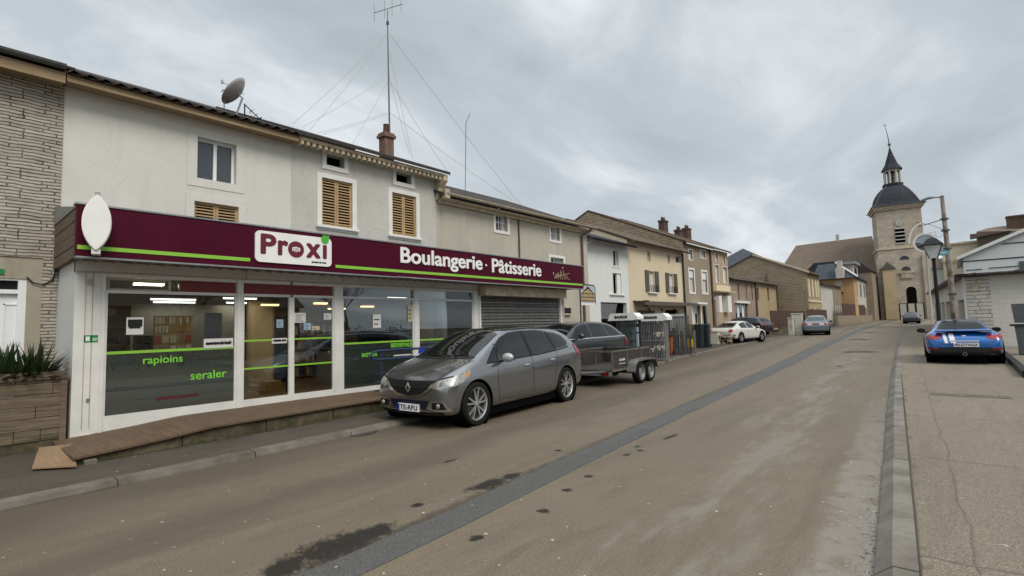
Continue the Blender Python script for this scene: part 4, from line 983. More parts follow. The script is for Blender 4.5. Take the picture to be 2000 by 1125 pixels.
pb = MB().prism(P4, (0, 0, .015)).build('step_board', M['plywood']); tag(pb, 'loose plywood board sloping on the pavement in front of the planter', 'board')
bk = MB()
for i in range(3): bk.box(-8.55-.27*i, -8.34-.27*i, 1.40-.0*i, 1.52, .05, .12+.02*i)
bo = bk.build('paving_block', M['kerb_l']); tag(bo, 'short row of dark blocks between plywood board and ramp', 'blocks')
# railing
RL = thing('ramp_railing', 'dark blue tube railing along the ramp behind the grey car', 'railing', (-9.0, 8, .3))
blue = flat('dark_blue_rail_paint', (0.018, 0.038, 0.085), 0.4)
zt, zm = 1.22, 1.04
pts = [(-9.02, 11.8, zt), (-9.0, 6.15, zt), (-9.0, 6.03, zt-.02), (-9.0, 5.96, zt-.09), (-9.0, 6.03, zm+.02), (-9.0, 6.15, zm), (-9.02, 11.8, zm)]
MB().tube(pts, .026, 10).build('top_rail', blue, RL)
MB().tube([(-9.0, 6.06, .76), (-9.02, 11.8, .76)], .014, 8).build('middle_rail', blue, RL); MB().tube([(-9.0, 6.06, .60), (-9.02, 11.8, .60)], .014, 8).build('lower_rail', blue, RL); MB().tube([(-9.0, 6.06, .42), (-9.02, 11.8, .42)], .014, 8).build('lower_rail', blue, RL)
for y in (6.23, 7.7, 9.2, 10.6, 11.8): MB().tube([(-9.01, y, .27), (-9.01, y, zt)], .02, 8).build('post', blue, RL)
MB().box(-8.97, -8.965, 7.16, 7.36, 1.10, 1.21).build('blue_plate', flat('blue_plate', (0.02, .06, .35), .4), RL)
# wooden planter with spiky plant
PT = thing('wooden_planter', 'weathered plank planter box at the left edge holding the spiky plant', 'planter', (-10.1, 0, 0))
px = -10.1; zt_ = 1.10
mb = MB(); z = .20; r = 0
while z < zt_-.05:
    h = .165; y = -1.4; cuts = [[.9, 1.18], [.35], [.1, 1.12], [.6], [1.3]][r % 5]
    st = [y]+cuts+[1.42]
    for a, b in zip(st, st[1:]): mb.box(px-.03, px+random.uniform(-.003, .003), a+.004, b-.004, z, z+h-.008)
    mb.box(-11.4, px-.03, 1.36, 1.39, z, z+h-.008)
    z += h; r += 1
mb.build('plank', M['plank_grey'], PT)
MB().box(px-.05, px+.012, 1.385, 1.46, .1, zt_-.03).box(-11.4, px-.03, -1.5, -1.43, .05, zt_).build('corner_post', M['plank_side'], PT)
MB().box(px-.10, px+.03, -1.4, 1.47, zt_-.03, zt_+.012).box(-11.4, px-.1, 1.38, 1.47, zt_-.03, zt_+.012).build('cap_board', M['plank_side'], PT)
MB().box(px-.06, px-.015, -1.4, 1.40, .0, .20).build('plinth', M['ramp_base'], PT)
MB().box(-11.38, px-.04, -1.4, 1.35, .9, 1.0).build('soil', M['soil'], PT)
AG = thing('agave_plant', 'dark green spiky plant with sword-like leaves in the plank planter', 'plant', (-10.35, 1.0, 1.0))
leafm = NT('dark_sword_leaf'); pp = leafm.pos(True); leafm.set(col=leafm.mix(leafm.rng(leafm.noise(pp, 9, 4, .6), .35, .65), (0.018, 0.036, 0.014), (0.045, 0.075, 0.03)), rough=.5, spec=.4)
lv = MB(); rnd = random.Random(3)
for cy, cx, nl in ((-.25, 0.02, 95), (-.05, .05, 60), (.14, 0, 95), (-.45, .04, 60), (-.6, 0, 50), (-1.2, .0, 40)):
    for k in range(nl):
        a = rnd.uniform(0, 2*pi); el = radians(rnd.uniform(18, 84)); L = rnd.uniform(.46, .74); wd_ = rnd.uniform(.022, .034)
        dr_ = Vector((cos(a)*cos(el), sin(a)*cos(el), sin(el))); sd_ = dr_.cross(Vector((0, 0, 1))).normalized(); nrm = sd_.cross(dr_)
        base = Vector((cx, cy, 0)) + Vector((rnd.uniform(-.06, .06), rnd.uniform(-.06, .06), 0)); vs = []; S_ = 6
        for i in range(S_+1):
            u = i/S_; w2 = wd_*(.55+1.6*u*(1-u)*1.2)*(1-u**3)+.0006; c_ = base+dr_*L*u+Vector((0, 0, -.10*L*u*u*cos(el)))
            vs += [c_-sd_*w2+nrm*w2*.35, c_, c_+sd_*w2+nrm*w2*.35]
        lv.add(vs, [(3*i, 3*i+1, 3*i+4, 3*i+3) for i in range(S_)]+[(3*i+1, 3*i+2, 3*i+5, 3*i+4) for i in range(S_)], True)
lv.build('leaves', leafm.m, AG, local=True)
# moss and weeds at the foot of ramp and planter
ms = MB(); rnd = random.Random(5)
for k in range(520):
    y = rnd.uniform(-.6, 6.3)
    if 1.25 < y < 1.55: continue
    bx_ = (rk(y, 1)-.02 if y > 1.4 else -10.08)+abs(rnd.gauss(0, .035)); z = PL
    for j in range(4):
        a = rnd.uniform(0, 2*pi); h = rnd.uniform(.008, .035); d_ = rnd.uniform(.004, .014)
        ms.add([(bx_, y, z), (bx_+.006*cos(a), y+.006*sin(a), z), (bx_+d_*cos(a+1), y+d_*sin(a+1), z+h)], [(0, 1, 2)])
mo = ms.build('moss', flat('moss_green', (0.05, 0.075, 0.018), .9)); mo['kind'] = 'stuff'; mo['label'] = 'moss and tiny weeds along the foot of the ramp'

# ------------------------------------------------------------------ on the roofs
RX_ = -12.2
c = at(462, 182, 0, RX_); base = at(455, 218, 0, RX_)
DS = thing('satellite_dish', 'pale grey satellite dish on the roof of the off-white house', 'satellite dish', (c.x, c.y, base.z-.15))
ax_ = (Rt*-0.76 - Fw*0.19 + Up*0.61).normalized()    # the way the dish looks
u_ = ax_.orthogonal().normalized(); v_2 = ax_.cross(u_); mb = MB(); R_ = .37; n = 28; cc = Vector((0, 0, c.z-base.z+.15))
vs = []
for i in range(7):
    r = R_*i/6
    for k in range(n):
        a = 2*pi*k/n; vs.append(cc+u_*r*cos(a)*1.0+v_2*r*sin(a)+ax_*(.35*r*r/R_-.05))
mb.add(vs, [(i*n+k, i*n+(k+1) % n, (i+1)*n+(k+1) % n, (i+1)*n+k) for i in range(6) for k in range(n)], True)
dsh = mb.build('dish', M['zinc'] if 0 else flat('dish_paint', (0.34, 0.33, 0.30), .5), DS, local=True); so = dsh.modifiers.new('s', 'SOLIDIFY'); so.thickness = .015
MB().tube([cc-ax_*.04, cc-ax_*.16, (0, 0, .1), (0, 0, -.2)], .022, 8).build('mount', M['zinc'], DS, local=True)
MB().tube([cc-v_2*R_*.9, cc+ax_*.38], .008, 6).tube([cc+ax_*.38-Vector((0, 0, .04)), cc+ax_*.38+Vector((0, 0, .04))], .025, 8).build('feed_arm', M['zinc'], DS, local=True)
c = at(438, 185, 0, RX_); A1 = thing('aerial', 'thin aerial rod with short arm left of the satellite dish', 'aerial', (c.x, c.y, c.z-.5))
MB().tube([(0, 0, -.1), (0, 0, .62)], .012, 6).tube([(0, -.05, .6), (0, .22, .66)], .008, 6).tube([(0, -.07, .55), (0, .05, .64)], .010, 6).build('rod', M['dark_zinc'], A1, local=True)
c = at(478, 205, 0, RX_); A2 = thing('aerial', 'small dark branching aerial right of the satellite dish', 'aerial', (c.x, c.y, c.z-.35))
MB().tube([(0, 0, -.2), (0, 0, .38)], .016, 6).tube([(0, 0, .36), (0, .36, .10)], .012, 6).tube([(0, .3, .08), (0, .38, .16)], .018, 6).tube([(0, .1, .32), (0, .2, -.02)], .004, 4).tube([(-.12, .15, .25), (.12, .15, .25)], .006, 4).tube([(-.12, .25, .18), (.12, .25, .18)], .006, 4).build('rod', M['black'], A2, local=True)
# tall mast with guy wires
XM = -12.45
bt = at(762, 290, 0, XM); tp = at(757, 20, 0, XM)
MS = thing('antenna_mast', 'very tall thin antenna mast rising beside the brick chimney', 'antenna mast', (bt.x, bt.y, bt.z-.8))
mid = at(757, 45, 0, XM)
MB().tube([bt-Vector((0, 0, .8)), at(759, 160, 0, XM), mid], [.028, .022, .016], 8).tube([mid, tp-Vector((0, 0, 0))], .012, 6).build('pole', M['dark_zinc'], MS)
hd = MB(); L0, L1 = at(731, 25, 0, XM), at(786, 8, 0, XM); hd.tube([L0, L1], .012, 6)
for u in (0.0, .35, .62, .95):
    q = L0.lerp(L1, u); hd.tube([q+Vector((0, 0, -.28)), q+Vector((0, 0, .28))], .005, 4)
hd.build('antenna_head', M['dark_zinc'], MS)
MB().box(mid.x-.03, mid.x+.03, mid.y-.03, mid.y+.03, mid.z-.05, mid.z+.05).build('joint', M['dark_zinc'], MS)
wires = [((757, 65), (572, 242)), ((757, 66), (604, 255)), ((759, 148), (592, 247)), ((759, 155), (688, 282)), ((760, 219), (620, 260)), ((760, 222), (630, 262)), ((762, 68), (1020, 403)), ((760, 150), (800, 300)), ((763, 160), (880, 345)), ((762, 220), (1000, 390)), ((761, 100), (806, 310))]
for (a, b) in wires:
    p0 = at(a[0], a[1], 0, XM); p1 = at(b[0], b[1], 0, -11.9 if b[1] > 235 else -12.2); P = []
    for i in range(9):
        u = i/8; q = p0.lerp(p1, u); q.z -= .10*4*u*(1-u)*(p0-p1).length*.12; P.append(q)
    MB().tube(P, .0055, 4).build('guy_wire', M['gutter'], MS)
q = at(908, 372, 0, -12.2); A3 = thing('aerial', 'thin bent rod aerial alone on the lower roof', 'aerial', (q.x, q.y, q.z-.3))
MB().tube([q-Vector((0, 0, .3)), at(910, 240, 0, -12.2), at(918, 222, 0, -12.2)], .012, 5).build('rod', M['dark_zinc'], A3)
# vent box on the beige wall and sign post
q = rect(1100, 598, 1117, 615, XW+.1); vb = thing('vent_box', 'beige framed vent box on the wall beyond the roller shutter', 'vent', (XW, q[0], q[2]))
MB().box(XW+.002, XW+.1, *q).build('frame', M['cornice'], vb); MB().box(XW+.1, XW+.106, q[0]+.06, q[1]-.06, q[2]+.06, q[3]-.06).build('grille', M['plastic_dark'], vb)
# ------------------------------------------------------------------ houses farther down the left side
def row2(name, label, x, X0, X1, Yref, ze, depth, mat, wins, rise=1.8, roofmat=None, ov=.3, door_holes=(), sides=(True, True), grow=0):
    ya, yb = at(X0, Yref, 0, x).y, at(X1, Yref, 0, x).y+grow
    h = thing(name, label, 'house', (x, (ya+yb)/2, g((ya+yb)/2)))
    mb = MB(); hs = [tuple(w) for w in wins]+[tuple(w) for w in door_holes]
    shell(mb, x, ya, yb, g(ya)-.1, ze, depth, hs, rise, 0.2, None, sides)
    mb.build('wall', mat, h)
    gable_roof(h, x, ya, yb, ze+.02, depth, rise, ov, mat=roofmat or M['tile_dark'], side=.03)
    return h, ya, yb
XH = -12.0
# bright white narrow house
ww = [rect(1196, 487, 1208, 520, XH), rect(1196, 533, 1214, 575, XH)]; gd = rect(1173, 590, 1227, 665, XH)
H1, ya1, yb1 = row2('narrow_white_house', 'narrow bright white house with garage opening between beige and cream houses', XH, 1140, 1228, 560, 5.42, 7, M['plaster_clean'], ww, 1.3, M['slate'], .45, [gd])
window(H1, 'x', XH, *ww[0], style='plain', sur=.08, fw=.03, pane=M['win_dark']); window(H1, 'x', XH, *ww[1], style='plain', sur=.05, fw=.04, pane=M['hole'])
q = ww[1]; MB().box(XH-.10, XH-.02, q[1]-.35, q[1]-.02, q[2]+.02, q[3]-.02).build('shutter', M['trim_white'], H1)
MB().box(XH, XH+.08, q[0]-.35, q[1]+.25, q[2]-.06, q[2]).build('sill', M['trim_white'], H1)
back(H1, 'x', XH, *gd, rec=.19); gz = gd[3]
MB().prism([(XH-.05, gd[0]+.03, gz-.05), (XH-.05, gd[1]-.8, gz-.05), (XH-.14, gd[1]-1.0, gz-.75), (XH-.14, gd[0]+.03, gz-.75)], (-.03, 0, 0)).build('garage_door', plain('garage_grey', (.16, .165, .18), .5), H1)
gutter(H1, XH+.50, ya1, yb1, 5.30, .07, M['black'])
downpipe(H1, [(XH+.4, ya1+.25, 5.28), (XH+.08, ya1+.05, 5.0), (XH+.06, ya1+.03, 4.8)], .035, M['trim_white'])
# cream house
cw = [rect(1264, 490, 1271, 511, XH), rect(1303, 498, 1309, 515, XH), rect(1319, 499, 1331, 514, XH)]
cs = [rect(1266, 529, 1280, 570, XH), rect(1305, 534, 1317, 572, XH)]
gd2 = [rect(1245, 606, 1283, 680, XH), rect(1299, 605, 1330, 680, XH)]
H2, ya2, yb2 = row2('cream_house', 'cream house with dark-framed tall windows, brown awning and open shop bays', XH, 1228, 1337, 560, 5.72, 7, M['plaster_cream'], cw+cs, 1.5, M['tile_brown'], .35, gd2)
for q in cw: window(H2, 'x', XH, *q, style='plain', sur=0, fw=.03, pane=M['win_dark'])
for q in cs:
    window(H2, 'x', XH, *q, style='casement', sur=0, fw=.04, pane=M['win'], curtain=True)
    for (a, b) in ((q[0]-.42, q[0]-.02), (q[1]+.02, q[1]+.42)): MB().box(XH+.01, XH+.05, a, b, q[2]-.02, q[3]+.02).build('shutter', plain('olive_shutter', (.085, .075, .055), .7), H2)
    MB().box(XH, XH+.12, q[0]-.2, q[1]+.2, q[2]-.10, q[2]-.04).build('sill', M['trim_white'], H2)
    mb = MB()
    for k in range(5): mb.tube([(XH+.1, q[0]+.05+k*.2, q[2]-.04), (XH+.1, q[0]+.05+k*.2, q[2]+.35)], .02, 4)
    mb.build('window_rail', M['plastic_dark'], H2)
for q in gd2: back(H2, 'x', XH, *q, rec=.19); 
for q in gd2[:1]: MB().box(XH-.1, XH-.06, q[0], q[1], q[3]-.32, q[3]-.02).build('wood_lintel', M['brown_pipe'], H2)
q = gd2[1]; MB().box(XH-.12, XH-.08, q[0]+.05, q[1]-.05, q[2], q[3]-.3).build('shop_window', M['win'], H2)
za = fy(1260, 588, XH+.5)[1]
aw = [(XH, ya2+.35, za+.05), (XH+.62, ya2+.35, za-.02), (XH+.66, ya2+.35, za-.2), (XH+.60, ya2+.35, za-.2), (XH+.55, ya2+.35, za-.06), (XH, ya2+.35, za)]
MB().prism(aw, (0, (yb2-ya2)*1.02-.3, 0)).build('awning', plain('brown_awning_cloth', (.075, .06, .048), .85, var=.3), H2)
MB().prism([(XH+.55, ya2+.30, za-.28), (XH+.66, ya2+.30, za+.03), (XH+.48, ya2+.30, za-.0)], (0, .5, 0)).build('awning_end', plain('brown_awning_cloth2', (.05, .04, .03), .85), H2)
gutter(H2, XH+.40, ya2, yb2, 5.62, .06, M['tile_dark'])
downpipe(H2, [(XH+.08, yb2-.25, 5.6), (XH+.08, yb2-.25, .3)], .05, M['plastic_dark'])
for k in (0.28, .5, .75):
    yy = ya2+(yb2-ya2)*k; MB().tube([(XH+.02, yy, za-.35), (XH+.12, yy, za-.38), (XH+.12, yy, za-.5)], .04, 6).build('wall_lantern', M['black'], H2)
# taupe house, taller, with rubble gable
XT = -12.2
tw = [rect(1344, 487, 1353, 508, XT), rect(1367, 488, 1378, 505, XT), rect(1345, 526, 1357, 571, XT), rect(1370, 530, 1382, 572, XT)]
td_ = rect(1352, 596, 1370, 650, XT)
H3, ya3, yb3 = row2('taupe_house', 'taupe rendered house with white window surrounds and brown brick chimneys', XT, 1337, 1389, 560, 6.45, 13, M['plaster_taupe'], tw, 2.9, M['tile_brown'], .3, [td_], (False, True))
gb = MB(); xm = XT-6.5
gb.quad((XT, ya3, 0), (XT, ya3, 6.45), (xm, ya3, 9.35), (XT-13, ya3, 6.45), (XT-13, ya3, 0)); gb.build('rubble_gable', M['rubble'], H3)
for i, q in enumerate(tw): window(H3, 'x', XT, *q, style='casement', sur=.11 if i > 1 else .05, fw=.04, pane=M['win'], curtain=True)
for q in tw[2:]: MB().box(XT-.10, XT-.05, q[0]+.03, q[1]-.03, q[3]-.5, q[3]-.03).build('roller_blind', M['trim_white'], H3)
back(H3, 'x', XT, *td_, rec=.19, mat=M['trim_white'], name='front_door'); surround(H3, 'x', XT, *td_, .15)
q = td_; MB().box(XT-.17, XT-.15, q[0]+.15, q[0]+.4, q[2]+.6, q[3]-.5).build('door_pane', M['win_dark'], H3); MB().box(XT-.17, XT-.15, q[1]-.4, q[1]-.15, q[2]+.6, q[3]-.5).build('door_pane', M['win_dark'], H3)
MB().box(XT+.025, XT+.45, q[0]-.2, q[1]+.1, q[3]+.05, q[3]+.16).build('porch', M['trim_white'], H3)
MB().box(XT+.25, XT+.29, ya3, yb3+.0, 6.28, 6.44).build('eave_board', M['trim_white'], H3)
cq = at(1296, 445, 0, xm); 
for X, Yt, Yb, w_ in ((1295, 432, 470, .9), (1325, 450, 478, .8), (1341, 447, 480, .95)):
    c = at(X, Yt, 0, xm+.2); chimney(H3, xm+.2, c.y, 8.6, c.z-.1, .5, w_*.9, M['brick_dark'], 2)
downpipe(H3, [(XT+.08, yb3, 6.4), (XT+.08, yb3, .5)], .06, M['brown_pipe'])
# tan house with balcony bay
tw2 = [rect(1396, 492, 1403, 512, XT), rect(1411, 495, 1417, 518, XT), rect(1396, 517, 1405, 552, XT), rect(1411, 521, 1421, 553, XT)]
td2 = rect(1402, 575, 1409, 608, XT)
H4, ya4, yb4 = row2('tan_house', 'tan house with pale panels under the tall windows at the end of the terrace', XT, 1390, 1424, 560, 6.5, 13, M['plaster_tan'], tw2, 2.9, M['tile_brown'], .3, [td2], (False, True))
for q in tw2[:2]: window(H4, 'x', XT, *q, style='plain', sur=.03, fw=.04, pane=M['trim_white'])
for q in tw2[2:]: window(H4, 'x', XT, *q, style='casement', sur=.04, fw=.06, pane=M['curtain'])
back(H4, 'x', XT, *td2, rec=.19)
q = rect(1396, 556, 1424, 571, XT); MB().box(XT, XT+.12, *q).build('pale_panel', M['plaster_cream'], H4)
MB().box(XT, XT+.5, q[0]-.5, q[1], q[2]-.08, q[2]).build('ledge', M['cornice'], H4)
for X0, X1 in ((1394, 1401), (1411, 1420)):
    q = rect(X0, 578, X1, 610, XT); MB().box(XT, XT+.35, *q).build('porch_pillar', M['trim_white'], H4)
MB().box(XT+.25, XT+.29, ya4, yb4, 6.33, 6.49).build('eave_board', M['trim_white'], H4)
MB().box(XT, XT+.2, yb3+.05, yb3+.5, .3, 3.0).build('corner_pier', M['plaster_pink'], H4)
# pair of low brownish houses set back
XB = -15.6
bw = [rect(1440, 554, 1445, 586, XB), rect(1456, 556, 1460, 586, XB), rect(1467, 557, 1471, 586, XB)]
bd = rect(1436, 592, 1462, 640, XB)
H5, ya5, yb5 = row2('low_brown_house', 'low pinkish-brown stained house with three narrow dark windows', XB, 1424, 1474, 560, 5.45, 7, M['plaster_pink'], bw, 1.1, M['tile_moss'], .45, [bd])
for q in bw: window(H5, 'x', XB, *q, style='plain', sur=0, fw=.05, frame=M['brown_pipe'], pane=M['win_dark'])
q = bd; n = 5
for k in range(n):
    MB().box(XB-.15, XB-.1, q[0]+(q[1]-q[0])*k/n+.05, q[0]+(q[1]-q[0])*(k+1)/n-.05, q[2], q[3]-.1).build('glazed_door', [M['win_dark'], M['trim_white']][k % 2], H5)
MB().box(XB, XB+.25, q[0]-.3, q[1]+.2, q[3], q[3]+.2).build('door_canopy', M['trim_white'], H5)
bw2 = [rect(1477, 562, 1483, 587, XB), rect(1498, 562, 1503, 587, XB)]
H6, ya6, yb6 = row2('low_yellow_house', 'low dull yellow house with two small dark windows against the stone gable', XB, 1474, 1515, 560, 5.5, 7, M['plaster_yellow'], bw2, 1.1, M['tile_moss'], .45)
for q in bw2: window(H6, 'x', XB, *q, style='plain', sur=0, fw=.05, frame=M['brown_pipe'], pane=M['win_dark'])
downpipe(H6, [(XB+.1, ya6, 5.4), (XB+.1, ya6, .4)], .09, M['brown_pipe']); downpipe(H6, [(XB+.1, yb6, 5.4), (XB+.1, yb6, .4)], .07, M['brown_pipe'])
# stone gable house
YG = yb6+.6; xf = at(1577, 560, 1, YG).x
zt_g = at(1577, 531, 1, YG).z; za_ = at(1470, 499, 1, YG)
H7 = thing('stone_gable_house', 'tall rubble-stone house whose bare gable faces the camera, shuttered yellow front', 'house', (xf, YG+3, g(YG)))
L7 = at(1600, 545, 0, xf).y-YG; xa = za_.x; zr7 = za_.z; xb = 2*xa-xf
mb = MB(); mb.quad((xf, YG, 0), (xf, YG, zt_g), (xa, YG, zr7), (xb, YG, zt_g), (xb, YG, 0)).quad((xf, YG+L7, 0), (xf, YG+L7, zt_g), (xa, YG+L7, zr7), (xb, YG+L7, zt_g), (xb, YG+L7, 0)).quad((xb, YG, 0), (xb, YG+L7, 0), (xb, YG+L7, zt_g), (xb, YG, zt_g))
mb.build('rubble_gable', M['rubble'], H7)
f7 = [(YG+L7*a, YG+L7*b, c, d) for a, b, c, d in ((.16, .26, 4.0, 6.0), (.42, .52, 4.0, 6.0), (.68, .76, 4.0, 6.0), (.86, .94, 4.0, 6.0), (.1, .35, .4, 2.6), (.6, .85, .4, 2.6))]
mb = MB(); wall_front(mb, xf, YG, YG+L7, 0, zt_g, f7, .2); mb.build('front_wall', M['plaster_yellow'], H7)
for i, q in enumerate(f7):
    back(H7, 'x', xf, *q, rec=.18, mat=M['win_dark'])
    if i < 4: MB().box(xf+.01, xf+.08, q[0]-.85, q[0]-.05, q[2], q[3]).build('shutter', M['plaster_cream'], H7)
MB().box(xf, xf+.1, YG, YG+L7, 3.4, 3.6).build('string_course', M['plaster_cream'], H7)
gable_roof(H7, xf, YG, YG+L7, zt_g+.0, xf-xb, zr7-zt_g, .5, .16, .12, M['tile_brown'])
MB().prism([(xf+.3, YG-.16, zt_g-.15), (xa, YG-.16, zr7+.0), (xa, YG-.16, zr7+.18), (xf+.3, YG-.16, zt_g+.12)], (0, .08, 0)).build('verge_board', M['cornice'], H7)
downpipe(H7, [(xa+1.4, YG-.06, 6.9), (xa+1.4, YG-.06, .5)], .05, M['brown_pipe'])
# grey hip roof seen behind
q = at(1447, 491, 1, 75)
HH = thing('far_grey_roof_house', 'dark grey pointed roof rising behind the rubble gable', 'house', (q.x, 75, g(75)))
z0 = at(1447, 520, 1, 75).z
MB().add([(q.x-5, 72, z0-.6), (q.x+5, 72, z0-.6), (q.x+5, 82, z0-.6), (q.x-5, 82, z0-.6), (q.x, 76, q.z+.5)], [(0, 1, 4), (1, 2, 4), (2, 3, 4), (3, 0, 4), (0, 1, 2, 3)]).build('roof', M['slate_blue'], HH)
MB().box(q.x-4.5, q.x+4.5, 72.5, 81.5, 0, z0-.6).build('wall', M['plaster_tan'], HH)
# low white building with brown lean-to roofs
def block(name, label, x, y0_, y1_, ze, depth, mat, rise, rmat, holes=(), cat='house', ov=.35, hm=None, zb=None, t=.12):
    h = thing(name, label, cat, (x, (y0_+y1_)/2, g(y0_)))
    mb = MB(); shell(mb, x, y0_, y1_, 0 if zb is None else zb, ze, depth, list(holes), rise, .2); mb.build('wall', mat, h)
    for q in holes:
        f = window(h, 'x', x, *q, style='casement', sur=0, fw=.06, pane=hm or M['win'])
    gable_roof(h, x, y0_, y1_, ze+.02, depth, rise, ov, t, .2, rmat); return h
xw = xf+.05
B1 = block('low_white_annex', 'low white rendered annex with brown tiled roof beside the stone gable house', xw, YG+L7+.05, at(1628, 600, 0, xw).y, at(1612, 557, 0, xw).z, 6, M['plaster_pale'], 1.0, M['tile_moss'], [])
yq = at(1628, 600, 0, xw).y
B2 = block('low_stone_annex', 'low grey stone annex with narrow pale shutters and a sagging brown roof', xw, yq, at(1645, 600, 0, xw).y, at(1636, 560, 0, xw).z, 6, M['rubble'], .8, M['tile_brown'], [])
ya_, yb_ = yq, at(1645, 600, 0, xw).y
mb = MB(); 
for k in range(4): mb.box(xw, xw+.06, ya_+(yb_-ya_)*(.12+.22*k), ya_+(yb_-ya_)*(.22+.22*k), .8, 3.2)
mb.build('pale_shutter', M['plaster_pale'], B2)
ypo = at(1646, 600, 0, xw-.5).y
B4 = block('orange_low_house', 'small orange-walled house half hidden behind the brown fence', xw-.5, ypo, min(at(1667, 600, 0, xw-.5).y, 89.5), at(1655, 574, 0, xw-.5).z, 6, M['plaster_orange'], .8, M['tile_brown'], [])
# orange house with blue-grey hipped roof
yo = 90; xo = at(1668, 560, 1, yo).x; zo = at(1668, 542, 1, yo).z; apx = at(1620, 517, 1, yo+4)
B3 = thing('orange_house', 'orange house with large blue-grey hipped roof in front of the church', 'house', (xo, yo, g(yo)))
xl_ = at(1595, 540, 1, yo).x
MB().box(xl_, xo, yo, yo+3, 0, zo).build('wall', M['plaster_orange'], B3)
r = .6
MB().add([(xl_-r, yo-r, zo), (xo+r, yo-r, zo), (xo+r, yo+3+r, zo), (xl_-r, yo+3+r, zo), (apx.x-1.2, yo+1.6, apx.z-.1), (apx.x+1.2, yo+1.6, apx.z-.1)], [(0, 1, 5, 4), (1, 2, 5), (2, 3, 4, 5), (3, 0, 4), (3, 2, 1, 0)]).build('roof', M['slate_blue'], B3)
a = at(1645, 555, 1, yo); MB().box(a.x-.9, a.x-.0, yo-.06, yo-.01, a.z-.8, a.z+.6).build('window', M['cornice'], B3)
a = at(1641, 540, 1, yo-.5); MB().box(a.x-.5, a.x+.5, yo-.9, yo+.3, zo, zo+1.5).box(a.x-.3, a.x+.3, yo-.7, yo+.1, zo+1.5, zo+2.6).build('chimney', M['plaster_pale'], B3)
hr = MB(); e0 = Vector((apx.x+1.2, yo+1.6, apx.z-.1)); e1 = Vector((xo+r, yo-r, zo)); hr.tube([e0+Vector((0, -.1, .1)), e1+Vector((0, -.1, .1))], .14, 6); hr.build('hip_flashing', M['trim_white'], B3)
# white houses with dormer
xd = -12.3
yd0, yd1 = at(1670, 580, 0, xd).y, at(1706, 580, 0, xd).y
B5 = thing('white_dormer_house', 'white terraced house with slate roof and boxy dormer left of the church', 'house', (xd, yd0+5, g(yd0)))
zd = at(1672, 545, 0, xd).z
hs = [];  L = yd1-yd0
for k in range(5):
    a = yd0+L*(.06+.19*k); hs.append((a, a+L*.09, zd-2.9, zd-.7)); hs.append((a, a+L*.09, .9, 3.1))
mb = MB(); wall_front(mb, xd, yd0, yd1, 0, zd, hs, .2); mb.quad((xd, yd0, 0), (xd, yd0, zd), (xd-8, yd0, zd), (xd-8, yd0, 0)).quad((xd, yd1, 0), (xd, yd1, zd), (xd-8, yd1, zd), (xd-8, yd1, 0)); mb.build('wall', M['plaster_pale'], B5)
for q in hs: back(B5, 'x', xd, *q, rec=.15, mat=M['win'], name='window')
MB().prism([(xd+.4, yd0-.2, zd), (xd-2.6, yd0-.2, zd+3.0), (xd-5.4, yd0-.2, zd+3.0), (xd-8.4, yd0-.2, zd)], (0, L+.4, 0)).build('roof', M['slate'], B5)
dm = MB().box(xd-2.2, xd-.1, yd0+L*.04, yd0+L*.25, zd+.3, zd+2.4).build('dormer', M['plaster_pale'], B5)
MB().box(xd-2.6, xd+.3, yd0+L*.02, yd0+L*.27, zd+2.4, zd+2.8).build('dormer_roof', M['zinc'], B5); MB().box(xd-.1, xd-.06, yd0+L*.09, yd0+L*.2, zd+.7, zd+2.1).build('dormer_pane', M['win_dark'], dm)
yt = yd1+.5
MB_ = thing('dark_gable_house', 'narrow dark weathered building side squeezed between white house and church', 'house', (-11.8, yt+2, g(yt)))
yt = min(yt, 112)
MB().box(-14, -11.2, yt, yt+6, 0, at(1712, 530, 0, -11.2).z-.5).build('wall', M['rubble'], MB_)
MB().prism([(-14.3, yt-.2, at(1712, 530, 0, -11.2).z-.5), (-10.9, yt-.2, at(1712, 530, 0, -11.2).z-.5), (-12.6, yt-.2, at(1712, 530, 0, -11.2).z+1.2)], (0, 6.4, 0)).build('roof', M['tile_dark'], MB_)
# ------------------------------------------------------------------ church
yT = 125
cB = at(1744, 600, 1, yT); tl = at(1703, 420, 1, yT); trr = at(1787, 412, 1, yT)
W_ = 7.0
CH = thing('church', 'church with square stone tower, domed slate roof, lantern spire and big brown roof', 'church', (-7.9, yT, g(yT)), radians(11))
# local coordinates: front of the tower faces -Y, tower centre at (0, W/2)
zt1 = 21.0; zs1 = at(1750, 490, 1, yT).z-.88
h2 = W_/2
def cpart(mb, n, m_, p=CH, **k): return mb.build(n, m_, p, local=True, **k)
def octo(mb, prof, n=8, rot=pi/8):
    vs = [(r*cos(2*pi*k/n+rot), r*sin(2*pi*k/n+rot), z) for r, z in prof for k in range(n)]
    mb.add(vs, [(i*n+k, i*n+(k+1) % n, (i+1)*n+(k+1) % n, (i+1)*n+k) for i in range(len(prof)-1) for k in range(n)])
mb = MB(); wall_front(mb, -h2-.15, -h2, h2, 0, zs1, [(-1.5, 1.5, 9.0, 10.0), (-.9, 1.1, 0.0, 0.01)], .4, 'y')
mb.box(-h2-.15, h2+.15, -h2-.14, h2, 0, zs1-.01) if 0 else None
low = MB().box(-h2-.2, h2+.2, -h2-.2, h2, 0, zs1); low.box(-h2-.5, -h2+.6, -h2-.6, -h2-.2, 0, zs1-1.5).box(h2-.6, h2+.5, -h2-.6, -h2-.2, 0, zs1-1.5)
cpart(low, 'tower_base', M['ashlar']); up = MB().box(-h2, h2, -h2, h2, zs1+.3, zt1); cpart(up, 'tower_shaft', M['ashlar'])
cpart(MB().box(-h2-.35, h2+.35, -h2-.35, h2+.1, zs1, zs1+.3), 'string_course', M['cornice'])
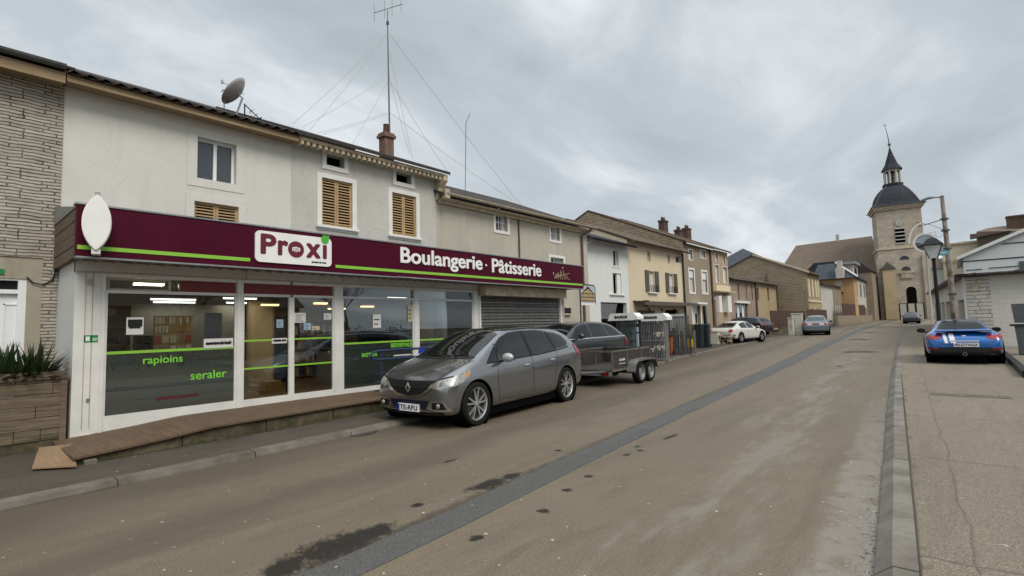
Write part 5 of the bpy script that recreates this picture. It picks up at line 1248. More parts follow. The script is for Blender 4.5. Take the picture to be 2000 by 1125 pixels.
cpart(MB().box(-h2-.3, h2+.3, -h2-.3, h2+.3, zt1, zt1+.35).box(-h2-.55, h2+.55, -h2-.55, h2+.55, zt1+.35, zt1+.65), 'tower_cornice', M['cornice'])
# louvred opening, clock, half-round windows, door
lz0, lz1 = at(1747, 476, 1, yT-4).z-.8, at(1747, 447, 1, yT-4).z-.8
lo = cpart(MB().box(-.75, .75, -h2-.03, -h2+.1, lz0, lz1), 'belfry_opening', M['hole'])
sl = MB(); n = 4
for k in range(n+1): zz = lz0+(lz1-lz0)*k/n; sl.box(-.75, .75, -h2-.16, -h2-.03, zz-.09, zz+.09)
cpart(sl, 'louvre', M['plaster_pale'], lo)
cz = at(1746, 435, 1, yT-4).z-.8
ck = cpart(MB().lathe([(0, -.02), (.72, -.02), (.72, .12), (0, .12)], (0, -h2-.12, cz), 'Y', 28, False), 'clock_face', M['plaster_pale'])
hm_ = MB()
for k in range(12): a = 2*pi*k/12; hm_.box(.56*sin(a)-.04, .56*sin(a)+.04, -h2-.16, -h2-.14, cz+.56*cos(a)-.07, cz+.56*cos(a)+.07)
hm_.prism([(-.04, -h2-.17, cz), (.04, -h2-.17, cz), (.35, -h2-.17, cz+.3)], (0, -.01, 0)).prism([(-.04, -h2-.17, cz), (.04, -h2-.17, cz), (-.05, -h2-.17, cz-.5)], (0, -.01, 0))
cpart(hm_, 'clock_hands', M['plastic_dark'], ck)
def halfround(cx, cz_, r, y, n=14): return MB().prism([(cx+r*cos(pi*k/n), y, cz_+r*sin(pi*k/n)) for k in range(n+1)], (0, -.06, 0))
hz = at(1751, 503, 1, yT-4).z-.8
cpart(halfround(.35, hz-.5, .72, -h2-.2), 'lunette', M['win_dark']); hz2 = at(1752, 520, 1, yT-4).z-.8
cpart(halfround(.45, hz2-.9, .72, -h2-.2), 'lunette', M['win_dark'])
cpart(MB().box(-.7, 1.7, -h2-.5, -h2-.2, hz2-1.5, hz2-1.25).box(-.4, 1.4, -h2-.45, -h2-.2, hz2-2.4, hz2-1.5), 'niche_ledge', M['ashlar'])
dz_ = at(1758, 560, 1, yT-4).z-.9
dp = [(.2, -h2-.2, 0), (1.7, -h2-.2, 0), (1.7, -h2-.2, dz_-.75)]+[(.95+.75*cos(pi*k/10), -h2-.2, dz_-.75+.75*sin(pi*k/10)) for k in range(1, 10)]+[(.2, -h2-.2, dz_-.75)]
cpart(MB().prism(dp, (0, -.05, 0)), 'arched_door', M['hole'])
# dome, lantern, spire
zd0 = zt1+.65; zd1 = at(1738, 363, 1, yT).z-.88
dome = MB(); ns = 9; prof = []
for k in range(ns+1):
    pass
HD_ = zd1-zd0; prof = [(r_, zd0+HD_*u_) for r_, u_ in ((4.25, 0), (3.85, .05), (3.65, .12), (3.52, .26), (3.3, .42), (2.95, .58), (2.45, .74), (1.85, .88), (1.2, 1.0))]
def sqr(mb, prof):
    vs = []
    N_ = 16
    for i, (r, z) in enumerate(prof):
        u = min(1, i/5.0)
        for k in range(N_):
            a = 2*pi*k/N_+pi/4; ca, sa = cos(a), sin(a); sqf = 1/max(abs(ca), abs(sa)); f = sqf*(1-u*.75)+1.05*u*.75
            vs.append((r*ca*f, r*sa*f, z))
    mb.add(vs, [(i*N_+k, i*N_+(k+1) % N_, (i+1)*N_+(k+1) % N_, (i+1)*N_+k) for i in range(len(prof)-1) for k in range(N_)], True)
    return vs
dv_ = sqr(dome, prof); dm_ = cpart(dome, 'dome', M['slate'], sharp=25)
ribs = MB()
for k in (0, 4, 8, 12): ribs.tube([Vector(dv_[i*16+k])*1.0+Vector((0, 0, .03)) for i in range(len(prof))], .09, 5)
cpart(ribs, 'dome_rib', M['dark_zinc'], dm_)
rl_ = 1.28; zl1 = at(1739, 333, 1, yT).z-.88
lt = MB(); octo(lt, [(1.75, zd1-.1), (1.75, zd1+.25), (1.5, zd1+.3)], 8); lt.box(-.15, .15, -.15, .15, zd1, zl1)
cpart(lt, 'lantern_base', M['slate'])
pl = MB()
for k in range(8): a = 2*pi*k/8+pi/8; pl.tube([(rl_*cos(a), rl_*sin(a), zd1+.2), (rl_*cos(a), rl_*sin(a), zl1)], .17, 6)
octo(pl, [(rl_+.1, zl1-.35), (rl_+.12, zl1), (0, zl1)], 8)
cpart(pl, 'lantern_column', M['plaster_pale']); cpart(MB().lathe([(.05, zl1-.4), (.3, zl1-.9), (.45, zl1-1.5), (0, zl1-1.5)], (0, 0, 0), n=12), 'bell', M['brown_pipe'])
zs2 = at(1735, 290, 1, yT).z-.88; ztp = at(1729, 242, 1, yT).z-.88
spm = MB(); octo(spm, [(rl_+.55, zl1), (rl_+.35, zl1+.35), (1.1, zl1+1.2), (.45, zl1+(zs2-zl1)*.72), (.12, zs2), (0, zs2)], 8)
cpart(spm, 'spire', M['slate']); cpart(MB().tube([(0, 0, zs2-.2), (-.1, 0, zs2+2.2), (-.5, 0, ztp)], [.11, .07, .035], 6).ell((0, 0, zs2+.8), (.28, .28, .28)).box(-.75, -.2, -.02, .02, ztp-.3, ztp-.2), 'finial', M['dark_zinc'])
# nave with its big roof (running to the left behind the tower)
rz = at(1700, 462, 1, yT+3).z-.88; lx0 = -19.0; 
nv = MB().box(lx0-1, -h2-.2, 1, 15, 0, 10.0); nv.box(-h2-.2, h2, h2, 15, 0, 10.0); cpart(nv, 'nave_wall', M['plaster_pale'])
rf = MB(); rf.add([(lx0-3.5, -.5, 8.4), (-h2+.9, -.5, 8.4), (-h2+.9, 16, 8.4), (lx0-3.5, 16, 8.4), (lx0+1.5, 7.5, rz), (-h2+.2, 7.5, rz+.6)], [(0, 1, 5, 4), (1, 2, 5), (2, 3, 4, 5), (3, 0, 4)])
cpart(rf, 'nave_roof', M['church_roof']); cpart(MB().box(-9.8, -9.2, 7.2, 7.8, rz, rz+1.6), 'roof_vent', M['plaster_pale'])
# buttress-like stair turret on the left of the tower
tz = at(1730, 545-20, 1, yT-5).z-1
cpart(MB().box(-h2+.1, -h2+2.0, -h2-2.2, -h2-.6, 0, tz), 'stair_turret', M['church_yellow'])
cpart(MB().add([(-h2-.1, -h2-2.4, tz), (-h2+2.2, -h2-2.4, tz), (-h2+2.2, -h2-.4, tz), (-h2-.1, -h2-.4, tz), (-h2+1.0, -h2-1.2, tz+1.4)], [(0, 1, 4), (1, 2, 4), (2, 3, 4), (3, 0, 4), (3, 2, 1, 0)]), 'turret_roof', M['tile_dark'])
# white vans / panels wall in front of church door
pw = thing('panel_wall', 'low wall of pale panels in front of the church porch', 'wall', (-5.5, 116, g(116)))
mb = MB()
a, b = at(1757, 610, 1, 116), at(1806, 610, 1, 116); wz = at(1780, 593, 1, 116).z; n = 3
for k in range(n): mb.box(a.x+(b.x-a.x)*k/n+.15, a.x+(b.x-a.x)*(k+1)/n-.15, 116, 116.2, .8, wz)
mb.build('panel', M['plaster_pale'], pw); MB().box(a.x-.05, b.x+.05, 116.05, 116.3, .8, wz+.12).build('frame', M['plastic_dark'], pw)
# ------------------------------------------------------------------ fences, steps, cabinets on the left
def fence(label, x, ya, yb, z0, h, name='board_fence', mat=None):
    t = thing(name, label, 'fence', (x, (ya+yb)/2, z0), 0, None)
    mb = MB(); y = ya; k = 0
    while y < yb: mb.box(x-.03, x+random.uniform(0, .015), y, min(y+.34, yb), z0, z0+h+random.uniform(-.02, .02)); y += .36
    mb.build('board', mat or M['dark_wood'], t)
    mb = MB().box(x-.08, x-.03, ya, yb, z0+.2, z0+.3).box(x-.08, x-.03, ya, yb, z0+h-.3, z0+h-.2); mb.build('rail', mat or M['dark_wood'], t)
    return t
xf1 = -11.6
fa, fb = at(1505, 620, 0, xf1).y, at(1572, 620, 0, xf1).y
fz = at(1540, 632, 0, xf1).z; ft = at(1540, 607, 0, xf1).z
fence('dark brown board fence behind the steps and the stone gable foot', xf1, fa, fb, fz-.3, ft-fz+.3)
fa2, fb2 = at(1578, 630, 0, -11.2).y, at(1616, 630, 0, -11.2).y
fence('dark brown board fence behind the blue-grey hatchback', -11.2, fa2, fb2, g(fa2), at(1600, 605, 0, -11.2).z-g(fa2))
fa3, fb3 = at(1645, 610, 0, -11.3).y, at(1690, 610, 0, -11.3).y
fence('reddish brown board fence on a low stone wall before the white houses', -11.3, fa3, fb3, at(1665, 616, 0, -11.3).z, 1.6)
lw = MB().box(-11.6, -11.2, fa3-4, fb3+8, .2, at(1665, 616, 0, -11.3).z).build('low_stone_wall', M['rubble']); tag(lw, 'low rubble wall under the reddish fence along the far pavement', 'wall')
ST = thing('garden_steps', 'broad brown steps climbing from the pavement to the board fence', 'steps', (-12.5, 52, g(50)))
sa, sb_ = at(1500, 645, 0, -11.8).y-4, at(1540, 645, 0, -11.8).y-1
mb = MB(); zz = g(46)
for k in range(4): mb.box(-15.5, -12.0-.38*k+.0, sa, sb_, zz+.0+.22*k, zz+.22*(k+1))
mb.build('tread', plain('brown_step_stone', (.20, .15, .105), .9, var=.3), ST)
cab = plain('cabinet_paint', (.52, .50, .44), .6, var=.15)
for nm, lb, X0, X1, Yt, Yb, yy in (('utility_cabinet', 'tall pale utility cabinet left of the blue-grey hatchback', 1545, 1567, 614, 645, 47.5), ('utility_cabinet', 'shorter pale utility cabinet with dark panel beside the taller one', 1538, 1549, 622, 645, 46.8)):
    a, b = at(X0, Yt, 1, yy), at(X1, Yb, 1, yy); t = thing(nm, lb, 'cabinet', (a.x, yy, g(yy)))
    MB().box(a.x, b.x, yy, yy+.6, g(yy), a.z).box(a.x-.04, b.x+.04, yy-.04, yy+.64, a.z, a.z+.08).build('body', cab, t, bevel=.01)
    MB().box(a.x+.25, b.x-.15, yy-.02, yy-.001, g(yy)+.35*(a.z-g(yy)), g(yy)+.75*(a.z-g(yy))).build('door_panel', M['zinc'] if Yt > 620 else cab, t)
# kiosk canopies, cages, bins in front of the cream house
def canopy(label, X0, Y0, X1, Y1, y, d, body, text):
    a, b = at(X0, Y0, 1, y), at(X1, Y1, 1, y); z0, z1 = at(X0, Y1, 1, y).z, a.z
    t = thing('sales_kiosk', label, 'kiosk', ((a.x+b.x)/2, y, g(y)+.07))
    pr = [(a.x, y, z0), (a.x+.12, y-.0, z1), (b.x-.06, y, z1), (b.x+.10, y, z1-.14), (b.x+.10, y, z0+.03), (b.x-.08, y, z0)]
    MB().prism(pr, (0, d, 0)).build('header', M['white_vinyl'], t)
    text_obj('lettering', text, .2, M['plastic_dark'], (a.x+(b.x-a.x)*.28, y-.012, z0+(z1-z0)*.34), t, axes='XZ', depth=.004, bold=.008, fit=((b.x-a.x)*.45, (z1-z0)*.3))
    return t, a.x, b.x, z0
K1, ka, kb, kz = canopy('glass-sided kiosk with white header and dark lettering behind the trailer', 1186, 613, 1240, 627, 17.2, .5, None, 'EAUROS')
gp = .14
kf = MB()
for x_ in (ka+.35, (ka+kb)/2, kb-.06): kf.box(x_, x_+.035, 17.25, 17.285, gp, kz)
for z_ in (.35, .95, 1.25, kz-.06): kf.box(ka+.35, kb-.03, 17.252, 17.28, z_, z_+.03)
kf.box(ka+.3, kb, 17.66, 17.69, gp, kz).box(ka+.3, kb, 17.25, 17.66, gp-.06, gp+.02); kf.build('frame', M['dark_zinc'], K1)
MB().box(ka+.39, kb-.06, 17.262, 17.268, gp+.05, kz-.08).build('pane', M['glass'], K1)
kg = [flat('kiosk_grey', (.24, .26, .27), .5), flat('kiosk_blue', (.28, .36, .42), .5)]
mb = MB()
for i in range(5):
    for j in range(6): mb.box(ka+.42+j*.12, ka+.52+j*.12, 17.4, 17.5, .4+i*.3, .58+i*.3+.06*((i*j) % 3))
mb.build('stock', kg[1], K1)
K2, k2a, k2b, k2z = canopy('wire cage kiosk with white header of faint lettering beside the glass kiosk', 1243, 614, 1298, 628, 19.6, .5, None, 'BUTAGAZ EN')
def cage(t, x0, x1, y, d, z0, z1, nb, mat=None):
    mb = MB()
    for k in range(nb+1): q = x0+(x1-x0)*k/nb; mb.tube([(q, y, z0), (q, y, z1)], .011, 5).tube([(q, y+d, z0), (q, y+d, z1)], .011, 5)
    for k in range(1, 5): q = y+d*k/5; mb.tube([(x1, q, z0), (x1, q, z1)], .011, 5).tube([(x0, q, z0), (x0, q, z1)], .011, 5)
    for z_ in (z0+.05, (z0+z1)/2, z1-.05): mb.tube([(x0, y, z_), (x1, y, z_), (x1, y+d, z_), (x0, y+d, z_), (x0, y, z_)], .018, 6)
    return mb.build('cage', mat or M['zinc'], t)
cage(K2, k2a+.02, k2b-.02, 19.65, .28, .1, k2z, 16)
MB().tube([(k2a+.75, 19.62, .12), (k2b-.1, 19.62, k2z*.72)], .02, 6).build('brace', M['zinc'], K2)
gb_ = MB()
for j in range(4):
    for i in range(3): gb_.lathe([(0, 0), (.10, .02), (.11, .1), (.11, .36), (.06, .42), (.04, .44), (.04, .48), (0, .48)], (k2a+.16+j*.27, 19.79, .12+i*.55), n=10)
gb_.build('gas_bottle', plain('gas_bottle_paint', (.10, .10, .10), .5, var=.2, sc=2), K2)
CG = thing('wire_cage', 'tall grey wire cage rack standing before the cream house bays', 'cage', (-11.1, 23, .1)); cx0, cx1 = at(1297, 640, 1, 23.2).x, at(1338, 640, 1, 23.2).x
cage(CG, cx0, cx1, 23.2, .5, .12, 1.9, 13, M['dark_zinc'])
mb = MB()
for j in range(7): mb.box(cx0+.08+j*.20, cx0+.14+j*.20, 23.4+.03*(j % 3), 23.6, .14, 1.2+.3*((j*7) % 3)/2)
mb.build('stacked_panel', plain('panel_grey', (.10, .10, .10), .7, var=.4), CG); MB().box(cx0+.1, cx0+.8, 23.7, 23.72, 1.2, 2.0).build('white_sheet', M['curtain'], CG)
def bin_(label, X0, X1, Yt, y, col, lid, name='wheeled_bin', grp=None):
    a, b = at(X0, Yt, 1, y), at(X1, Yt, 1, y); w_ = b.x-a.x; zb = g(y)+.075; zt2 = a.z; t = thing(name, label, 'bin', ((a.x+b.x)/2, y, zb), 0, grp)
    cx_ = (a.x+b.x)/2; mb = MB(); 
    def fr_(s, z, dy): return [(cx_-w_/2*s, y+.02+dy, z), (cx_+w_/2*s, y+.02+dy, z), (cx_+w_/2*s, y+w_*s+.02+dy, z), (cx_-w_/2*s, y+w_*s+.02+dy, z)]
    vs = fr_(.82, zb+.04, .04)+fr_(.98, zt2-.12, 0)+fr_(1.02, zt2-.11, -.01)+fr_(1.02, zt2-.06, -.01)
    mb.add(vs, [(0, 1, 2, 3)]+[(i*4+k, i*4+(k+1) % 4, (i+1)*4+(k+1) % 4, (i+1)*4+k) for i in range(3) for k in range(4)]+[(12, 13, 14, 15)]); mb.build('body', col, t)
    MB().add(fr_(1.06, zt2-.055, -.02)+fr_(.94, zt2, .02), [(0, 1, 2, 3), (4, 5, 6, 7), (0, 1, 5, 4), (1, 2, 6, 5), (2, 3, 7, 6), (3, 0, 4, 7)]).build('lid', lid, t)
    for s in (-1, 1): MB().lathe([(0, -.03), (.1, -.03), (.1, .03), (0, .03)], (cx_+s*w_*.38, y+w_, zb+.1), 'X', 14, False).build('wheel', M['rubber'], t)
    return t
orange = plain('rusty_orange_bin', (.27, .075, .022), .6); darkg = plain('dark_green_bin', (.018, .03, .032), .5)
bin_('rust-orange bin with a black lid before the wire cage', 1297, 1309, 656, 22.8, orange, M['black'])
bin_('dark green bin, left of the pair by the black post', 1355, 1369, 633, 28.3, darkg, darkg, grp='dark green bins')
bin_('dark green bin, right of the pair by the black post', 1368, 1382, 633, 28.8, darkg, darkg, grp='dark green bins')
# yellow bollard-planter
c = at(1347, 680, 2, .13); YP = thing('yellow_pot', 'bright yellow rounded pot holding straggly plants before the green bins', 'pot', (c.x, c.y, .12))
MB().lathe([(0, 0), (.15, 0), (.22, .08), (.24, .3), (.22, .5), (.20, .52), (.18, .48), (0, .46)], (0, 0, 0), n=20).build('pot', flat('yellow_glaze', (.62, .38, .01), .35), YP, local=True)
tw_ = MB(); rnd = random.Random(9)
for k in range(90):
    a = rnd.uniform(0, 2*pi); r = rnd.uniform(.02, .24); z = rnd.uniform(.45, 1.1); s = .05
    p_ = Vector((r*cos(a), r*sin(a), z)); tw_.add([p_, p_+Vector((rnd.uniform(-s, s), rnd.uniform(-s, s), s)), p_+Vector((rnd.uniform(-s, s), rnd.uniform(-s, s), -.02))], [(0, 1, 2)])
for k in range(8): a = k*.8; tw_.tube([(0, 0, .45), (.16*cos(a), .16*sin(a), .7+.05*(k % 4)), (.18*cos(a+.3), .2*sin(a), 1.0)], .006, 4)
tw_.build('plant', plain('dry_plant', (.16, .15, .06), .8, var=.5), YP, local=True)
yf = MB().box(c.x-.3, c.x+.28, c.y+.4, c.y+.44, .12, 1.45); yfo = yf.build('green_board', plain('olive_board', (.20, .17, .04), .7, var=.4)); tag(yfo, 'mottled olive-yellow board standing behind the yellow pot', 'board')
c = at(1383, 678, 2, .15); tz_ = at(1380, 597, 1, c.y).z
po = thing('black_post', 'leaning black upright post between the green bins and the white car', 'post', (c.x, c.y, .14))
MB().box(-.09, .05, -.07, .07, 0, tz_-.14).build('post', M['black'], po, local=True); MB().box(.05, .11, -.06, .06, 1.0, tz_-.16).build('side_strip', M['zinc'], po, local=True)
po.rotation_euler = (0, radians(-2.0), 0)
# stone pile with pale box
c = at(1397, 672, 2, .16); sp_ = thing('pale_box', 'pale square block beside the heap of stones', 'block', (c.x, c.y, .14)); 
MB().box(-.33, .25, -.2, .3, 0, .78).box(-.38, .30, -.25, .35, .78, .84).build('block', cab, sp_, local=True, bevel=.01)
SPL = MB(); rnd = random.Random(2); stone = plain('heap_stone', (.20, .17, .13), .95, var=.5, sc=5, bump=.4)
for k in range(26):
    r = rnd.uniform(.07, .17); u = rnd.uniform(0, 1); px_ = c.x+.35+rnd.uniform(0, .8); py_ = c.y+rnd.uniform(-.1, .7); h_ = rnd.uniform(.05, .62)
    SPL.ell((px_, py_, .12+h_), (r, r*.8, r*.7), 7, 5)
spo = SPL.build('stone_heap', stone); spo['kind'] = 'stuff'; spo['label'] = 'heap of rough stones in front of the white car'
# advert sign on a post
q = at(1136, 640, 0, -9.75); AS = thing('advert_sign', 'small framed picture sign of a timber-framed house on a tall post', 'sign', (-9.75, q.y, .1))
ay0, ay1 = at(1133, 580, 0, -9.75).y, at(1162, 575, 0, -9.75).y; az0, az1 = at(1140, 596, 0, -9.75).z, at(1140, 556, 0, -9.75).z
MB().tube([(-9.75, ay0, .05), (-9.75, ay0, az1-.03), (-9.75, ay0+.05, az1), (-9.75, ay1-.08, az1), (-9.75, ay1, az1-.08), (-9.75, ay1, az0)], .022, 8).build('post', M['plastic_dark'], AS)
MB().box(-9.765, -9.74, ay0+.03, ay1-.02, az0, az1-.03).build('panel', flat('sign_sky', (.42, .45, .47), .5), AS)
hx = -9.738; yw = ay1-ay0-.05; y_ = ay0+.03; zh = az1-az0
MB().prism([(hx, y_+.02, az0+.16*zh), (hx, y_+yw-.02, az0+.16*zh), (hx, y_+yw-.02, az0+.55*zh), (hx, y_+yw*.5, az0+.88*zh), (hx, y_+.02, az0+.55*zh)], (.003, 0, 0)).build('painted_house', flat('sign_tan', (.45, .32, .17), .6), AS)
mb = MB(); hx += .0045
for k in range(7): a = y_+.03+(yw-.06)*k/6; mb.box(hx, hx+.002, a-.008, a+.008, az0+.2*zh, az0+(.55+.26*(1-abs(k-3)/3))*zh)
for z_ in (.2, .38, .55): mb.box(hx, hx+.003, y_+.02, y_+yw-.02, az0+z_*zh, az0+(z_+.03)*zh)
mb.prism([(hx, y_, az0+.52*zh), (hx, y_+yw*.5, az0+.93*zh), (hx, y_+yw, az0+.52*zh), (hx, y_+yw*.5, az0+.82*zh)], (.004, 0, 0))
mb.build('painted_beam', M['plastic_dark'], AS); MB().box(-9.735, -9.73, ay0+.03, ay1-.02, az0, az0+.1*zh).build('caption_strip', M['plate_white'], AS)
# far left posts and barrier
for i, (X, Yb_, Yt, lb) in enumerate(((1620, 630, 608, 'thin pale post before the reddish fence'), (1695, 618, 598, 'pale leaning post, left of the two near the church'), (1714, 619, 594, 'pale leaning post, right of the two near the church'))):
    c = at(X, Yb_, 2, g(75)+.07); p_ = thing('street_post', lb, 'post', (c.x, c.y, c.z), 0, 'pale posts on the far left pavement'); zt2 = at(X, Yt, 1, c.y).z-c.z
    MB().tube([(0, 0, -.05), (0, 0, zt2)], .08, 8).build('post', M['plaster_pale'], p_, local=True)
"""END4"""
# ------------------------------------------------------------------ right side of the street
GA = Vector((.36, 29.5, 0)); GB_ = Vector((-1.75, 62, 0)); dirG = (GB_-GA); LG_ = dirG.length; dG = dirG.normalized(); nG = Vector((dG.y, -dG.x, 0))
GH = thing('white_garage', 'long low white garage with worn blocks at its corner, behind the blue car', 'garage', (GA.x, GA.y, g(30)))
zc = at(1885, 541, 1, 29.5).z
mb = MB(); mb.box(GA.x+.75, 9, 29.5, 29.75, 0, zc); mb.build('end_wall', M['block_white'], GH)
MB().box(GA.x, GA.x+.75, 29.49, 29.76, 0, zc-.02).build('corner_quoin', M['block_rough'], GH)
# street-side wall with piers and doors
sw = MB(); dd = MB(); zf = 3.95
def gp_(s, o, z): return GA+dG*s+nG*o+Vector((0, 0, z))
def gbox(mb, s0, s1, o0, o1, z0, z1, z0b=None, z1b=None):
    z0b = z0 if z0b is None else z0b; z1b = z1 if z1b is None else z1b
    mb.add([gp_(s0, o0, z0), gp_(s1, o0, z0b), gp_(s1, o1, z0b), gp_(s0, o1, z0), gp_(s0, o0, z1), gp_(s1, o0, z1b), gp_(s1, o1, z1b), gp_(s0, o1, z1)], [(3,2,1,0),(4,5,6,7),(0,1,5,4),(1,2,6,5),(2,3,7,6),(3,0,4,7)])
ztop = lambda s: zc+(zf-.45-zc)*s/LG_
zdoor = lambda s: 2.25+.35*s/LG_
nb = 7
for k in range(nb):
    s0 = .25+(LG_-.25)*k/nb; s1 = .25+(LG_-.25)*(k+1)/nb
    gbox(sw, s0, s0+1.1, 0.01, .3, 0, 0, None, None) if 0 else None
    gbox(sw, s0, s0+.9, .0, .3, 0, zdoor(s0), 0, zdoor(s0+.9)); gbox(dd, s0+.9, s1, .16, .2, 0, zdoor(s0), 0, zdoor(s1))
gbox(sw, .27, LG_, .005, .3, zdoor(0)+.002, ztop(0), zdoor(LG_), ztop(LG_)); sw.build('street_wall', M['block_white'], GH); dd.build('garage_door', plain('garage_door_beige', (.30, .26, .21), .6, var=.2), GH)
rf = MB(); gbox(rf, -.4, LG_+.4, -.35, 9, ztop(0)+.0, ztop(0)+.12, ztop(LG_), ztop(LG_)+.12); rf.build('roof', M['black'], GH)
ey = MB(); x = GA.x-.2
while x < 9: ey.tube([(x, 29.15, zc+.03), (x+.28, 29.15, zc+.05+random.uniform(0, .05))], random.uniform(.05, .08), 6); x += .26
ey.build('eave_tiles', M['tile_dark'], GH)
gbox(q4 := MB(), .02, .18, -.1, -.0, 0, zc); q4.build('downpipe', M['plaster_clean'], GH)
q = (at(1896, 555, 1, 29.48), at(1915, 568, 1, 29.48)); MB().box(q[0].x, q[1].x, 29.44, 29.485, q[1].z, q[0].z).build('wall_plate', M['cornice'], GH)
# raised kerb and terrace at the far right
kb_ = MB().box(1.05, 1.2, 17, 29.4, 0, .26).build('terrace_kerb', M['black']); tag(kb_, 'black edging strip at the right end of the pavement behind the bin', 'kerb')
tp_ = MB().box(1.2, 9, 10, 29.45, 0, .2); struct(tp_, 'terrace', M['pave_r'])
# grey wheeled bins at the right edge
gbin = plain('grey_bin', (.085, .09, .092), .55)
t = thing('wheeled_bin', 'grey wheeled bin with open lid at the right edge of the frame', 'bin', (1.9, 24, .2))
a = at(1984, 637, 1, 24); b = at(2000, 637, 1, 24); w_ = .62; x0 = a.x; zt2 = a.z
MB().add([(x0+.05, 24, .24), (x0+w_-.05, 24, .24), (x0+w_-.05, 24.5, .24), (x0+.05, 24.5, .24), (x0, 23.95, zt2), (x0+w_, 23.95, zt2), (x0+w_, 24.6, zt2), (x0, 24.6, zt2)], [(3,2,1,0),(4,5,6,7),(0,1,5,4),(1,2,6,5),(2,3,7,6),(3,0,4,7)]).build('body', gbin, t)
MB().box(x0-.12, x0+w_, 23.92, 24.62, zt2, zt2+.06).build('rim', M['plastic_dark'], t)
MB().prism([(x0+.02, 24.64, zt2+.1), (x0+w_, 24.64, zt2+.1), (x0+w_, 24.64, zt2+.75), (x0-.03, 24.64, zt2+.75)], (0, .06, 0)).build('lid', gbin, t)
for s in (.08, w_-.08): MB().lathe([(0, -.03), (.1, -.03), (.1, .03), (0, .03)], (x0+s, 24.6, .3), 'X', 14, False).build('wheel', M['rubber'], t)
# white gable house behind the garage
YW = 45
p1, p2 = at(1880, 498, 1, YW), at(2000, 447, 1, YW); sl_ = (p2.z-p1.z)/(p2.x-p1.x); ax2 = p1.x+6.5; az2 = p1.z+sl_*6.5
WH = thing('white_gable_house', 'white boarded house whose low gable rises above the garage at the right', 'house', (p1.x+5, YW, g(YW)))
mb = MB(); mb.prism([(p1.x, YW, 0), (p1.x, YW, p1.z-.2), (ax2, YW, az2-.2), (p1.x+13, YW, p1.z-.2), (p1.x+13, YW, 0)], (0, 9, 0)); mb.build('wall', M['plaster_clean'], WH)
bl = MB()
for z_, xa_ in ((at(1880, 511, 1, YW).z, 0.0), (at(1940, 478, 1, YW).z, 1.9)): bl.box(p1.x+xa_, p1.x+12, YW-.03, YW-.001, z_-.03, z_+.03)
z_ = at(1900, 527, 1, YW).z; bl.box(p1.x+.1, p1.x+.9, YW-.03, YW-.001, z_-.02, z_+.02).box(p1.x+1.2, p1.x+3.1, YW-.03, YW-.001, z_+.02, z_+.06)
bl.build('board_joint', M['plastic_dark'], WH)
rf = MB().prism([(p1.x-.3, YW-.25, p1.z-.32), (ax2, YW-.25, az2-.19), (ax2, YW-.25, az2+.02), (p1.x-.3, YW-.25, p1.z-.10)], (0, 9.4, 0)).prism([(p1.x+13.3, YW-.25, p1.z-.32), (ax2, YW-.25, az2-.19), (ax2, YW-.25, az2+.02), (p1.x+13.3, YW-.25, p1.z-.10)], (0, 9.4, 0)); rf.build('roof', M['trim_white'], WH)
q = at(1990, 515, 1, YW); MB().box(q.x, q.x+1.5, YW-.05, YW-.001, q.z-.6, q.z+.15).build('window', M['win'], WH)
# cream building behind
YE = 62
a, b, c = at(1818, 500, 1, YE), at(1838, 475, 1, YE), at(1882, 480, 1, YE)
CB = thing('cream_block_building', 'flat-roofed cream building behind the street lamp and pole', 'building', (b.x+2, YE, g(YE)))
MB().box(b.x, c.x+1.5, YE, YE+8, 0, at(1860, 478, 1, YE).z).build('wall', M['plaster_cream'], CB); MB().box(a.x-.1, b.x, YE+.3, YE+8, 0, at(1825, 505, 1, YE).z).build('wall', M['plaster_pale'], CB)
z_ = at(1860, 512, 1, YE).z; MB().box(b.x, c.x+1.5, YE-.12, YE, z_, z_+.25).box(b.x-.1, c.x+1.6, YE-.15, YE+8.1, at(1860, 478, 1, YE).z, at(1860, 478, 1, YE).z+.15).build('cornice', M['cornice'], CB)
MB().box(c.x-.3, c.x+6, YE+1, YE+9, at(1860, 490, 1, YE).z, at(1860, 476, 1, YE).z+.2).build('roof_edge', M['slate_blue'], CB)
q = at(1832, 514, 1, YE); MB().prism([(q.x-.6, YE+.28, q.z-.5), (q.x+.5, YE+.28, q.z-.5), (q.x, YE+.28, q.z+.6)], (0, -.1, 0)).build('gable_vent', M['plaster_pink'], CB)
# house with brown hipped roof
YR = 60
l0, l1, r1 = at(1910, 452, 1, YR), at(1932, 437, 1, YR), at(2000, 428, 1, YR)
BR = thing('brown_roof_house', 'house with large brown hipped roof and chimney above the white gable', 'house', (l0.x+5, YR, g(YR)))
MB().box(l0.x+.2, l0.x+14, YR+1, YR+9, 0, l0.z-1.0).build('wall', M['plaster_pink'], BR)
zb_ = l0.z-1.7; MB().add([(l0.x+.0, YR, zb_), (l0.x+15, YR, zb_), (l0.x+15, YR+10, zb_), (l0.x, YR+10, zb_), (l1.x, YR+3, l1.z), (l0.x+13, YR+3, r1.z+.4), (l0.x-.1, YR, l0.z)], [(0, 1, 5, 4, 6), (1, 2, 5), (2, 3, 4, 5), (3, 0, 6, 4), (3, 2, 1, 0)]).build('roof', M['church_roof'], BR)
q = at(1984, 430, 1, YR+2); chimney(BR, q.x, YR+2, q.z-1, q.z+.25, 1.2, .6, M['brick_dark'], 0)
q = at(1925, 458, 1, YR-.3); MB().prism([(q.x-1, YR-.5, q.z-.25), (q.x+1.6, YR-.5, q.z+.1), (q.x-1, YR-.5, q.z+.15)], (0, .8, 0)).build('dormer', M['brown_pipe'], BR)
# ------------------------------------------------------------------ street lamp, mirror, wooden lighting pole
LX, LY = -.30, 27.6
lt_ = at(1812, 455, 1, LY); lb_ = at(1818, 500, 1, LY)
base = Vector((at(1834, 622, 1, LY).x, LY, g(LY)+.1)); topp = at(1817, 503, 1, LY)
